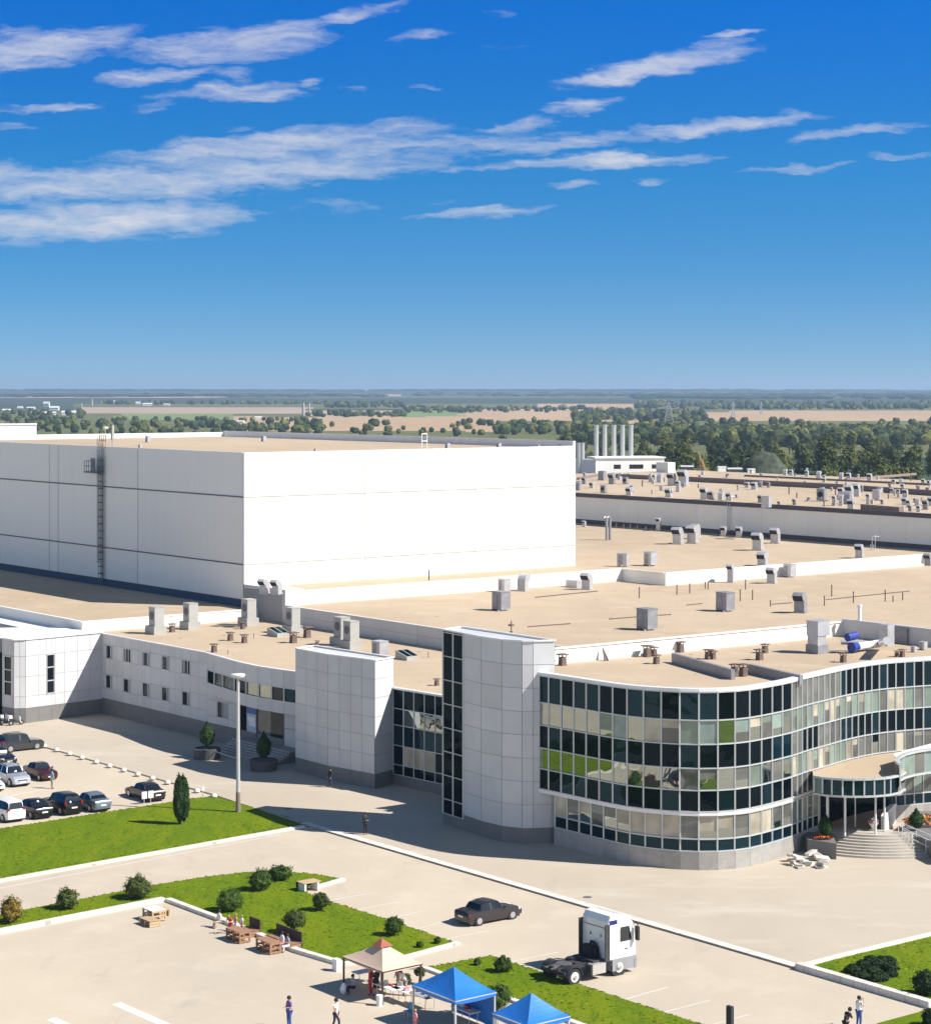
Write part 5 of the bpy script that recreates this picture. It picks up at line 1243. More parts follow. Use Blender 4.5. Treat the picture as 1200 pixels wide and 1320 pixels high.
# tractor truck
TK = thing('tractor_truck', 'white cab tractor unit without trailer standing by the lawn edge', 'truck', (0, 0, 0))
tw_ = paint('truck_white', (.78, .78, .77), metal=0); tg_ = paint('truck_grey', (.30, .31, .34)); ch = mat('chassis_black', (.035, .035, .038), .6, var=.2)
b = MB()
prof = [(2.72, 1.05), (2.72, 3.35), (2.90, 3.72), (3.4, 3.80), (4.2, 3.62), (4.75, 3.15), (4.95, 2.2), (5.0, 1.35), (4.98, 1.05)]
W2 = 1.22
rg = []
for y, k in ((-W2, .0), (-W2 * .93, .10), (W2 * .93, .10), (W2, .0)):
    rg.append([Vector((x + (0 if .0 < z < 1.2 else 0) - (.05 if k == 0 and x > 4.5 else 0), y, z - (.10 if k == 0 and z > 3.2 else 0))) for x, z in prof])
b.grid(rg, 0, False); b.face([p for p in rg[0]]); b.face([p for p in rg[-1]][::-1]); b.face([rg[0][0], rg[0][-1], rg[-1][-1], rg[-1][0]])
cab = b.build('cab', tw_, TK, auto=True)
b = MB()
for y in (-.5, .45): b.box((2.70, y, 2.35), (.04, .07, .16))
b.box((2.705, 0, 2.95), (.03, 2.3, .03)); b.build('rear_wall_trim', ch, cab)
b = MB(); b.box((4.0, 0, .32), (1.95, 2.46, .75)); b.box((4.93, 0, .28), (.22, 2.5, .55)); lo_ = b.build('lower_body', tg_, TK)
b = MB(); b.face([(3.68, -W2 - .012, 2.05), (4.62, -W2 - .012, 2.05), (4.40, -W2 - .012, 2.95), (3.68, -W2 - .012, 2.95)]); b.face([(3.68, W2 + .012, 2.05), (4.62, W2 + .012, 2.05), (4.40, W2 + .012, 2.95), (3.68, W2 + .012, 2.95)]); b.build('side_window', M['car_glass'], cab)
b = MB(); b.face([(4.97, -1.08, 2.1), (4.97, 1.08, 2.1), (4.80, 1.02, 3.05), (4.80, -1.02, 3.05)]); b.build('windscreen', M['car_glass'], cab)
for s in (-1, 1):
    b = MB(); y = s * (W2 + .01); b.hexa([(x, yy_, z) for z in (1.0, 3.25) for x, yy_ in ((2.42, y - .03), (2.80, y - .03), (2.80, y + .03), (2.42, y + .03))]); b.build('side_deflector', ch, cab)
    b = MB(); b.tube([(4.75, s * 1.25, 3.1), (4.85, s * 1.52, 3.05), (4.85, s * 1.52, 2.1)], .035, 6); b.box((4.83, s * 1.50, 2.05), (.14, .30, .85)); b.build('mirror', M['trim'], cab)
    b = MB(); b.box((3.62, s * (W2 + .01), 1.95), (.02, .012, .9)); b.box((4.15, s * (W2 + .012), 1.55), (.22, .02, .07)); b.box((3.62, s * (W2 + .008), 1.2), (.02, .012, .8)); b.build('door_trim', M['trim'], cab)
    b = MB(); b.hexa([(x, s * (W2 + .015), z) for z in (3.22, 3.48) for x in (2.80, 3.35)] + [(x, s * (W2 - .03), z) for z in (3.22, 3.48) for x in (2.80, 3.35)]) if False else b.box((3.1, s * (W2 + .01), 3.2), (.62, .02, .26)); b.build('emblem_panel', mat('dark_blue_panel', (.02, .02, .16), .4), cab)
    b = MB(); b.box((1.95, s * .98, .38), (1.05, .52, .62)); b.build('fuel_tank', mat('brushed_tank', (.50, .48, .45), .4, metal=.4, var=.08), TK)
    b = MB(); b.box((1.35, s * .98, .45), (.12, .5, .5)); b.build('battery_box', ch, TK)
    for x, nm in ((0, 'rear'), (3.6, 'front')):
        wd = .58 if x == 0 else .32; y0 = s * (1.22 - wd); y1 = s * 1.22
        b = MB(); b.tube([(x, y0, .5), (x, y1, .5)], .5, 22); w = b.build('wheel', M['tyre'], TK)
        b = MB(); b.tube([(x, y1 - s * .06, .5), (x, y1 + s * .01, .5)], .31, 18); b.tube([(x, y1, .5), (x, y1 + s * .09, .5)], .12, 12, 1); b.build('rim', [M['rim_white'], M['chrome']], w)
    a = MB(); rr_ = .60; cs = [(rr_ * math.cos(t_), rr_ * math.sin(t_) + .5) for t_ in [math.pi * k / 12 for k in range(13)]]
    for (x0, z0), (x1, z1) in zip(cs[:-1], cs[1:]): a.hexa([(x0, s * .62, z0), (x1, s * .62, z1), (x1, s * 1.25, z1), (x0, s * 1.25, z0), (x0 * 1.05, s * .62, z0 + .03), (x1 * 1.05, s * .62, z1 + .03), (x1 * 1.05, s * 1.25, z1 + .03), (x0 * 1.05, s * 1.25, z0 + .03)])
    a.build('mudguard', ch, TK)
    a = MB(); a.tube([(3.6, s * 1.1, .5), (3.6, s * 1.212, .5)], .60, 20); a.build('wheel_arch', M['trim'], lo_)
    a = MB(); a.box((-.62, s * .55, .55), (.06, .45, .16)); a.build('tail_light', M['tail'], TK)
b = MB()
for s in (-1, 1): b.box((1.4, s * .40, .72), (4.2, .10, .26))
b.box((-.62, 0, .62), (.14, 2.2, .2)); b.box((.0, 0, .45), (.3, 1.6, .25)); b.box((2.15, 0, .9), (.9, 1.9, .22)); b.box((1.2, 0, .75), (.5, .8, .2)); b.build('chassis', ch, TK)
b = MB(); b.lathe([(.52, 0), (.52, .08), (.44, .10)], (.15, 0, 1.0), 20); b.box((-.45, 0, .98), (.7, .42, .09)); b.box((-.85, .28, .94), (.5, .14, .07)); b.box((-.85, -.28, .94), (.5, .14, .07)); b.build('fifth_wheel', mat('worn_steel', (.17, .16, .155), .45, metal=.5, var=.2), TK)
b = MB(); b.tube([(2.55, -.6, 1.0), (2.5, -.3, 1.9), (2.55, .2, 2.0), (2.5, .5, 1.2)], .09, 8); b.box((2.5, .2, 1.0), (.30, 1.2, .75)); b.tube([(2.2, -.1, 1.1), (2.45, -.2, 2.1), (2.6, .1, 1.9)], .06, 6); b.build('air_lines', M['black'], TK)
tp_ = P(741, 1271) + U * 1.22; TK.location = tp_; TK.rotation_euler = (0, 0, HV); WL[TK.name] = tp_

# ================================================================== PEOPLE
SKIN = mat('skin', (.46, .27, .19), .6, var=.05); HAIRS = {'dark': mat('dark_hair', (.02, .014, .01), .8), 'blond': mat('blond_hair', (.33, .22, .10), .8), 'grey': mat('grey_hair', (.25, .24, .23), .8)}
CL = {}
def cloth(n, c):
    if n not in CL: CL[n] = mat(n + '_cloth', c, .85, var=.08, scale=6)
    return CL[n]
def skin_mesh(name, nodes, edges, m, sub=1):
    """nodes: (point, radius); grown along the edges by a Skin modifier, rooted at node 0"""
    bm = bmesh.new(); lay = bm.verts.layers.skin.verify(); vs = [bm.verts.new(p) for p, r in nodes]
    for v, (p, r) in zip(vs, nodes):
        v[lay].radius = (r, r) if not isinstance(r, tuple) else r
    vs[0][lay].use_root = True
    for a, b_ in edges: bm.edges.new((vs[a], vs[b_]))
    me = bpy.data.meshes.new(name); bm.to_mesh(me); bm.free(); me.materials.append(m)
    o = bpy.data.objects.new(name, me); COL.objects.link(o)
    k = o.modifiers.new('skin', 'SKIN'); k.use_smooth_shade = True
    if sub: s = o.modifiers.new('smooth', 'SUBSURF'); s.levels = s.render_levels = sub
    return o
def person(label, loc, rz, top, legs, hair='dark', pose='stand', s=1.0, group=None, skirt=None, hold=None, sleeves=.5):
    """faces +X before turning; 1.75 m tall at s = 1"""
    t = thing('person', label, 'person', (0, 0, 0), group)
    z0 = .94
    lean = {'lean': .35}.get(pose, 0.0)
    sit = pose in ('sit',)
    if sit: z0 = .50
    J = {'pel': (0, 0, z0), 'wai': (lean * .1 + .0, 0, z0 + .16), 'che': (lean * .45, 0, z0 + .40 - lean * .08), 'nec': (lean * .7, 0, z0 + .55 - lean * .15), 'thr': (.015 + lean * .8, 0, z0 + .61 - lean * .2), 'hea': (.03 + lean * .95, 0, z0 + .70 - lean * .25), 'cro': (.02 + lean * .98, 0, z0 + .80 - lean * .27)}
    for sd, y in (('l', 1), ('r', -1)):
        J['hip' + sd] = (0, y * .09, z0 - .04)
        J['sho' + sd] = (lean * .55, y * .17, z0 + .49 - lean * .12)
        if sit: J['kne' + sd] = (.42, y * .12, z0 - .02); J['ank' + sd] = (.46, y * .12, .09); J['toe' + sd] = (.62, y * .13, .04)
        elif pose == 'walk': J['kne' + sd] = (.10 * y + .05, y * .09, .50); J['ank' + sd] = (.20 * y - .02, y * .09, .09); J['toe' + sd] = (.20 * y + .14, y * .10, .04)
        else: J['kne' + sd] = (.03, y * .11, .50); J['ank' + sd] = (-.01, y * .12, .09); J['toe' + sd] = (.15, y * .14, .04)
        fx = {'stand': (.04, .22, .06), 'walk': (-.12 * y, .21, .05), 'lean': (.42, .2, -.05)}.get(pose, (.10, .22, .05))
        J['elb' + sd] = (lean * .55 + fx[0] * .6, y * .24, z0 + .22)
        J['wri' + sd] = (lean * .6 + fx[0] + .10, y * .22, z0 - .02)
        if pose in ('raise', 'photo') and (y > 0 or pose == 'photo'): J['elb' + sd] = (.12, y * .25, z0 + .28); J['wri' + sd] = (.28, y * .10, z0 + .55 if pose == 'photo' else z0 + .62)
        if pose in ('fold', 'sit', 'lean') : J['elb' + sd] = (.04 + lean * .6, y * .25, z0 + .22); J['wri' + sd] = (.26 + lean * .8, y * .07, z0 + .24 - lean * .2)
    for k in J: J[k] = Vector(J[k])
    rad = {'pel': .125, 'wai': .115, 'che': .135, 'nec': .075, 'thr': .055, 'hea': .092, 'cro': .075, 'hip': .095, 'sho': .065, 'kne': .062, 'ank': .045, 'toe': .036, 'elb': .042, 'wri': .030}
    names = list(J); idx = {n: i for i, n in enumerate(names)}
    E = [('pel', 'wai'), ('wai', 'che'), ('che', 'nec'), ('nec', 'thr'), ('thr', 'hea'), ('hea', 'cro')]
    for sd in 'lr': E += [('pel', 'hip' + sd), ('hip' + sd, 'kne' + sd), ('kne' + sd, 'ank' + sd), ('ank' + sd, 'toe' + sd), ('che', 'sho' + sd), ('sho' + sd, 'elb' + sd), ('elb' + sd, 'wri' + sd)]
    nodes = [(J[n], rad[n[:3]]) for n in names]; edges = [(idx[a], idx[b_]) for a, b_ in E]
    for sd, y in (('l', 1), ('r', -1)):
        w = J['wri' + sd]; d = (w - J['elb' + sd]).normalized(); side = d.cross(Vector((0, 0, 1)) if abs(d.z) < .8 else Vector((1, 0, 0))).normalized()
        pal = w + d * .07; nodes.append((pal, .030)); pi = len(nodes) - 1; edges.append((idx['wri' + sd], pi))
        for f, (o_, l) in enumerate(((-.030, .065), (-.010, .08), (.010, .075), (.030, .06))):
            nodes.append((pal + d * .035 + side * o_, .010)); nodes.append((pal + d * (.035 + l) + side * o_ * 1.2 + Vector((.012, 0, -.01)), .008)); edges += [(pi, len(nodes) - 2), (len(nodes) - 2, len(nodes) - 1)]
        nodes.append((w + d * .05 - side * .045, .011)); edges.append((pi, len(nodes) - 1))
    nodes.append((J['hea'] + Vector((.105, 0, -.005)), .012)); edges.append((idx['hea'], len(nodes) - 1))
    for y in (-1, 1): nodes.append((J['hea'] + Vector((.0, y * .098, 0)), .016)); edges.append((idx['hea'], len(nodes) - 1))
    bo = skin_mesh('body', nodes, edges, SKIN); bo.parent = t
    def wear(nm, ns, es, m, extra):
        ii = {n: i for i, n in enumerate(ns)}; o = skin_mesh(nm, [(J[n] if not isinstance(n, tuple) else n[1], rad[n[:3]] + extra) for n in ns], [(ii[a], ii[b_]) for a, b_ in es], m); o.parent = t
    for sd in 'lr':
        J['slv' + sd] = J['sho' + sd].lerp(J['elb' + sd], min(1, sleeves * 2)); rad['slv'] = .050
        if sleeves > .5: J['slv' + sd] = J['elb' + sd].lerp(J['wri' + sd], sleeves * 2 - 1); rad['slv'] = .038
    J['hem'] = J['pel'] + Vector((0, 0, -.05)); rad['hem'] = .13
    ns = ['wai', 'pel', 'che', 'nec', 'shol', 'shor', 'slvl', 'slvr']; es = [('wai', 'pel'), ('wai', 'che'), ('che', 'nec'), ('che', 'shol'), ('che', 'shor')]
    if sleeves > .5: ns += ['elbl', 'elbr']; es += [('shol', 'elbl'), ('elbl', 'slvl'), ('shor', 'elbr'), ('elbr', 'slvr')]
    else: es += [('shol', 'slvl'), ('shor', 'slvr')]
    wear('shirt', ns, es, top, .016)
    if skirt:
        b = MB(); b.lathe([(.15, .18), (.19, -.05), (.24, -.42)], J['pel'], 14); o = b.build('skirt', skirt, t)
    else: wear('trousers', ['pel', 'hipl', 'hipr', 'knel', 'kner', 'ankl', 'ankr'], [('pel', 'hipl'), ('pel', 'hipr'), ('hipl', 'knel'), ('hipr', 'kner'), ('knel', 'ankl'), ('kner', 'ankr')], legs, .014)
    for sd in 'lr':
        o = skin_mesh('shoe', [(J['ank' + sd] + Vector((-.03, 0, -.04)), .052), (J['toe' + sd] + Vector((0, 0, .01)), .048)], [(0, 1)], cloth('shoe', (.03, .028, .03))); o.parent = t
    b = MB(); h = J['hea'] + Vector((-.012, 0, .035)); b.lathe([(.118, -.05), (.125, .0), (.118, .06), (.085, .11), (.03, .13)], h, 12, sx=1.0, sy=.92)
    if hair == 'long': b.box(h + Vector((-.09, 0, -.30)), (.07, .2, .32))
    hm = HAIRS.get(hair, HAIRS['dark'])
    b.build('hair', hm, t, smooth=True)
    b = MB()
    for y in (-1, 1): b.box(J['hea'] + Vector((.096, y * .035, .012)), (.012, .026, .014))
    b.build('eyes', M['black'], t)
    t.location = loc; t.rotation_euler = (0, 0, rz); t.scale = (s, s, s); WL[t.name] = Vector(loc)
    return t
c_black, c_white, c_navy, c_blue, c_red, c_pink, c_purple, c_grey, c_jean, c_khaki = [cloth(n, c) for n, c in (('black', (.015, .015, .018)), ('white', (.75, .75, .76)), ('navy', (.02, .03, .07)), ('sky_blue', (.10, .32, .55)), ('red', (.45, .03, .04)), ('pink', (.65, .25, .28)), ('purple', (.13, .10, .35)), ('grey', (.30, .30, .32)), ('jeans', (.04, .09, .28)), ('khaki', (.38, .33, .25)))]
person('person dressed in black standing alone in the shadow by the tower, looking ahead', P(471, 1076, .12), HNU, c_black, c_black, pose='fold', s=1.0, sleeves=.95)
person('person in dark clothes at the foot of the grey screen block', P(426, 1015, .12), HNV, c_black, c_navy, sleeves=.95)
person('person in a light blue shirt standing at the nose of the dark red saloon', P(67, 1017), HV, c_blue, c_khaki, sleeves=.3)
person('person in a purple top and blue jeans on the lower square, arms folded', P(373, 1325), HNV, c_purple, c_jean, pose='fold', sleeves=.4)
person('person in a white vest and dark trousers walking on the lower square', P(433, 1328), HNU + .5, c_white, c_navy, pose='walk', sleeves=.3)
person('person in a white top and jeans holding up a phone at the lower right', P(1107, 1325), HV, c_white, c_jean, pose='photo', sleeves=.3)
person('person with dark hair and dark top beside the person with the phone', P(1090, 1340), HV, c_black, c_black, pose='lean')
# on the pallet seats
person('small child in red leaning on the first pallet table', P(297, 1204), HNV + .6, c_red, c_red, hair='blond', pose='lean', s=.75)
person('small child with fair hair and pale top behind the first pallet table', P(304, 1201), HNV, c_pink, c_white, hair='blond', s=.66)
person('fair haired child in white standing behind the first pallet table, nearest the sofa', P(312, 1203), HNV, c_white, c_pink, hair='blond', s=.66)
person('person in white sitting on the white kerb left of the pallet seats', P(283, 1196), HNV, c_white, c_khaki, pose='sit', s=.9)
person('person in a white shirt sitting on the second pallet sofa', P(364, 1224), HNV, c_white, c_pink, pose='sit', s=.85)
person('person in pale grey sitting at the right end of the second pallet sofa', P(371, 1227), HNV, c_grey, c_white, pose='sit', s=.85)
# under the canopies
person('person with dark hair crouched on the ground by the left gazebo post', P(455, 1281), HNV, c_grey, c_black, pose='sit', s=.85)
person('person in a dark dress standing under the gazebo', P(485, 1284), HU, c_black, c_black, s=.95, skirt=c_black)
person('person in deep red standing under the gazebo beside the one in black', P(478, 1283), HU + .6, c_red, c_red, s=.92, sleeves=.6)
person('person in pink behind the gazebo table', P(478, 1270), HNV, c_pink, c_white, hair='blond', s=.95)
person('woman with long hair in pink at the right gazebo post', P(514, 1276), HNV, c_pink, c_grey, hair='blond', s=.92)
person('person in white bending over the tables between gazebo and blue canopy', P(522, 1284), HNV, c_white, c_grey, pose='lean', s=.95)
person('fair haired seller in white under the blue canopy', P(610, 1306), HNV, c_white, c_khaki, hair='blond', s=.95, pose='lean')
person('small child in pink standing before the first blue canopy', P(535, 1330), HV, c_pink, c_pink, hair='blond', s=.7)

# ================================================================== STREET THINGS
t = thing('street_lamp', 'tall pale lamp post with round flat head at the corner of the upper lawn', 'street lamp', P(307, 1047, .1)); lp0 = P(307, 1047, .1)
hL = CAM_H - (870 - HOR) * lp0.y / FPX - .1
b = MB(); b.tube([lp0, lp0 + ZUP * 2.6, lp0 + ZUP * (hL - .2)], [.21, .17, .12], 14); b.build('post', mat('galvanised_post', (.55, .55, .54), .45, metal=.3, var=.06), t)
b = MB(); b.tube([lp0, lp0 + ZUP * 1.7], [.225, .19], 14); b.build('base_sleeve', mat('brown_base_paint', (.22, .17, .14), .6), t)
b = MB(); b.lathe([(.15, -.35), (.55, -.18), (.62, -.02), (.60, .06), (.1, .12)], lp0 + ZUP * hL, 20); b.build('lamp_head', M['coping'], t)
# concrete half-domes
dome = MB(); dome.lathe([(.30, 0), (.29, .10), (.24, .20), (.15, .28), (.05, .31)], (0, 0, 0), 14); dome = dome.build('bollard', M['kerb'], smooth=True); tag(dome, 'white concrete half dome bollard', 'bollard', 'half dome bollards along the parking lot edge')
DW = ['beside the dark grey crossover', 'second from the crossover', 'third from the crossover', 'fourth from the crossover', 'fifth from the crossover', 'sixth from the crossover', 'seventh from the crossover', 'eighth from the crossover', 'ninth from the crossover', 'nearest the columnar evergreen', 'by the small white signpost', 'at the tip of the upper lawn']
for (px, py), w in zip(((57, 963), (73, 968), (89.5, 973), (105.5, 978), (124, 983.5), (141, 988.5), (159.5, 994), (177.5, 999.5), (196.5, 1004.5), (216, 1010), (254, 1021), (276, 1027.5)), DW):
    place(dome, P(px, py, .12) if px < 250 else P(px, py, .1), 0, f'white concrete half dome bollard {w}')
def sign(label, loc, plates, h=1.1):
    t = thing('sign', label, 'sign', loc); loc = Vector(loc)
    b = MB(); 
    for o, *_ in plates: b.tube([loc + V * o, loc + V * o + ZUP * h], .035, 6)
    b.build('post', M['alu'], t)
    for o, w, hh in plates: b = MB(); b.box(loc + V * o - U * .05 + ZUP * (h - hh), (w, .03, hh), TH); b.build('plate', M['plate'], t)
sign('low sign with two blank white plates behind the bronze saloon', P(190, 1035, .1), ((-.32, .50, .62), (.32, .50, .62)), 1.0)
sign('small white sign post at the tip of the upper lawn', P(261.5, 1029, .1), ((0, .25, .35),), 1.0)
t = thing('info_pillar', 'narrow dark upright pillar at the bottom edge, standing on the paving', 'pillar', P(941, 1326)); q = P(941, 1326)
b = MB(); b.box(q, (.42, .22, 1.25), HNU); b.build('body', M['trim'], t); b = MB(); b.box(q + V * .26, (.06, .2, 1.2), HNU); b.build('edge', M['alu'], t)
# rubble of broken slabs
rs = random.Random(8)
for k in range(20):
    px, py = rs.uniform(1020, 1062), rs.uniform(1106, 1120); q = P(px, py, .12) + ZUP * (rs.uniform(0, .6) if k > 9 else 0)
    b = MB(); b.box((0, 0, 0), (rs.uniform(.5, 1.1), rs.uniform(.3, .6), rs.uniform(.10, .2)))
    b.v = [v + Vector((rs.uniform(-.05, .05), rs.uniform(-.05, .05), rs.uniform(-.02, .02))) for v in b.v]
    o = b.build('stone_slab', M['kerb'] if k % 4 else M['stone']); o.location = q; o.rotation_euler = (rs.uniform(-.35, .35), rs.uniform(-.35, .35), rs.uniform(0, 3)); WL[o.name] = q
    tag(o, 'pale broken stone slab in the heap left of the entrance steps', 'stone', 'broken slabs heaped left of the entrance steps')
# terrace right of the steps: curved white wall, flower bed, rails
tc0 = [P(1142, 1079, .12), P(1146, 1070, .12), P(1154, 1062, .12), P(1166, 1056, .12), P(1182, 1051, .12), P(1210, 1047, .12)]
b = MB()
for a, c in zip(tc0[:-1], tc0[1:]):
    d = (c - a).normalized(); n = Vector((-d.y, d.x, 0)) * .4; b.hexa([v3(x, z) for z in (0.1, 1.75) for x in (a, c, c + n, a + n)])
o = b.build('terrace_wall', M['white_membrane'], origin=tc0[0]); tag(o, 'low curved white wall sweeping right from the entrance steps', 'wall')
b = MB(); q = [P(1168, 1068, 1.45), P(1190, 1080, 1.45), P(1220, 1094, 1.45), P(1240, 1076, 1.45), P(1225, 1046, 1.45), P(1182, 1046, 1.45), P(1166, 1057, 1.45)]
b.prism(q, .1, 1.45); o = b.build('flower_terrace', M['stone_dark'], origin=q[0]); tag(o, 'raised planting bed with stone sides right of the entrance steps', 'planter')
flowers('flower_bed', P(1194, 1063, 1.45), (1.9, 1.5), [(.70, .25, .03), (.66, .22, .28), (.70, .45, .05), (.60, .08, .03)], 'orange, pink and yellow flowers in the bed right of the steps', 1100, 5, .8)
conifer('dwarf_conifer', P(1181, 1071, 1.45), .55, 1.7, 'dark round dwarf conifer among orange flowers at the right border', 700, 15)
t = thing('ramp_rail', 'pair of pale handrails running down beside the flower bed at the right', 'handrail', P(1165, 1078, .12))
for k, (a, c) in enumerate(((P(1158, 1073, 1.5), P(1212, 1106, .3)), (P(1163, 1070, 1.6), P(1218, 1100, .5)))):
    b = MB(); b.tube([a + ZUP * .5, c + ZUP * .9], .035, 7); b.tube([a, c + ZUP * .35], .035, 7)
    for f in (0, .33, .66, 1): p = a.lerp(c, f); b.tube([p - ZUP * .4, p.lerp(p, 1) + ZUP * (.5 + .4 * f)], .03, 6)
    b.build('rail', M['coping'], t)
t = thing('flower_urn', 'white urn of pink flowers on the top entrance step', 'urn', P(1126, 1071, 1.4)); q = P(1126, 1071, 1.4)
b = MB(); b.lathe([(.22, 0), (.14, .12), (.3, .45), (.42, .6)], q, 14); b.build('pot', M['white_membrane'], t)
b = MB(); rr = random.Random(2)
for i in range(200):
    d = Vector((rr.gauss(0, 1), rr.gauss(0, 1), abs(rr.gauss(0, 1)))).normalized(); p = q + ZUP * .6 + d * .5 * rr.uniform(.5, 1); a1 = d.cross(Vector((.3, 1, .2))).normalized() * .07; b1 = d.cross(a1).normalized() * .07
    b.face([p - a1, p - b1, p + a1, p + b1], i % 3)
b.build('flowers', [M['leaf_bush'], mat('pink_petals', (.62, .28, .33), .7), mat('white_petals', (.75, .7, .68), .7)], t)
M['planter'] = mat('dark_planter_stone', (.07, .07, .075), .7)
# planters with dark conifers at the wing entrance
for (px, py, lab) in ((267, 978, 'dark pointed conifer in a round stone planter left of the wing entrance'), (340, 993, 'dark pointed conifer in a stone planter in front of the wing entrance')):
    q = P(px, py, .12); t = thing('planter', lab.replace('dark pointed conifer in a', 'shaded').replace('round stone planter', 'round stone planter with a conifer').replace('stone planter in front', 'stone planter with a conifer in front'), 'planter', q)
    b = MB(); b.lathe([(1.25, 0), (1.35, 1.0), (1.2, 1.05), (1.1, .95)], q, 20); b.build('bowl', M['planter'], t)
    conifer('potted_conifer', q + ZUP * .95, .75, 2.6, lab, 700, int(px))
for k, (a, c) in enumerate(((P(281, 976, .12), P(300, 986, .12)), (P(306, 990, .12), P(330, 1000, .12)))):
    pass
b = MB()
for z0, z1 in ((1.5, 1.5), (1.1, 1.1)): b.tube([P(278, 969, z0 + .1), P(292, 974, z1 + .1), P(306, 978, z1 + .1)], .04, 6)
for px, py in ((278, 969), (292, 974), (306, 978)): b.tube([P(px, py, .1), P(px, py, 1.6)], .04, 6)
o = b.build('handrail', M['alu'], origin=P(278, 969, .1)); tag(o, 'thin metal handrail beside the stairs of the wing entrance', 'handrail')

# ------------------------------------------------ pallet furniture
wood_m = mat('pallet_wood', (.30, .165, .095), .8, var=.25, scale=2.5, stretch=(1, 8, 8)); wood_l = mat('pale_pallet_wood', (.46, .33, .20), .8, var=.2, scale=2.5, stretch=(1, 8, 8)); wood_d = mat('dark_board', (.045, .03, .025), .8, var=.2)
def pallet_table(label, loc, rz, m, w=1.75, d=.85, h=.75):
    t = thing('pallet_table', label, 'table', (0, 0, 0)); b = MB()
    for k in range(6): b.box((-w / 2 + w * (k + .5) / 6, 0, h - .04), (w / 6 - .02, d, .04))
    b.build('table_top', m, t); b = MB()
    for x in (-w / 2 + .06, 0, w / 2 - .06):
        for y in (-d / 2 + .06, d / 2 - .06): b.box((x, y, 0), (.1, .1, h - .05))
        for z in (.06, .34, .62): b.box((x, 0, z), (.09, d, .09))
    for z in (.02, .30): 
        for y in (-d * .38, 0, d * .38): b.box((0, y, z), (w, .12, .03))
    b.build('pallet_frame', m, t); t.location = loc; t.rotation_euler = (0, 0, rz); return t
def pallet_sofa(label, loc, rz, m, w=2.2, back=True):
    t = thing('pallet_sofa', label, 'bench', (0, 0, 0)); b = MB()
    for k in range(5): b.box((0, -.32 + .16 * k, .40), (w, .14, .04))
    b.build('seat', m, t); b = MB()
    for x in (-w / 2 + .08, 0, w / 2 - .08):
        for z in (.02, .2): b.box((x, 0, z), (.12, .8, .16))
    b.box((0, -.36, .08), (w, .04, .12)); b.build('base', m, t)
    if back: b = MB(); b.box((0, .40, .12), (w, .07, .95)); b.box((-w / 2 + .02, .1, .42), (.05, .6, .04)); b.build('backrest', wood_d, t)
    t.location = loc; t.rotation_euler = (0, 0, rz); return t
pallet_table('brown pallet table, first of the two by the lawn kerb', P(307, 1213), HNU, wood_m)
pallet_sofa('dark backed pallet sofa behind the first brown pallet table', P(322, 1206) + U * 0, HNU, wood_m, 1.3)
pallet_table('brown pallet table in front of the second sofa, where people sit', P(346, 1227), HNU, wood_m)
pallet_sofa('long dark backed pallet sofa with seated people behind the second table', P(366, 1219), HNU, wood_m, 3.0)
pallet_table('pale pallet table with a white cloth in the corner of the kerb', P(199, 1186), HNU, wood_l, 1.4, 1.1)
pallet_sofa('pale pallet bench in front of the white topped table', P(193, 1193), HNU + math.pi, wood_l, 1.5, False)
pallet_sofa('pale pallet seat behind the white topped table', P(207, 1181), HV + math.pi, wood_l, 1.1, False)
b = MB(); q = P(199, 1186) + ZUP * .752; b.box(q, (1.3, 1.05, .02), HNU); o = b.build('tablecloth', c_white, origin=q); tag(o, 'white cloth lying on the pale pallet table in the kerb corner', 'tablecloth')
# bench in the notch
t = thing('wooden_bench', 'short wooden bench with white supports set in the notch of the lawn', 'bench', (0, 0, 0))
b = MB()
for k in range(5): b.box((0, -.4 + .2 * k, .62), (1.5, .18, .05))
b.build('seat', wood_l, t); b = MB(); b.box((0, .50, .2), (1.5, .06, .40)); b.build('board', wood_d, t)
for x in (-.55, .55): b = MB(); b.box((x, 0, 0), (.15, .85, .60)); b.build('leg', M['white_membrane'], t)
t.location = P(398, 1148, .05); t.rotation_euler = (0, 0, HV)

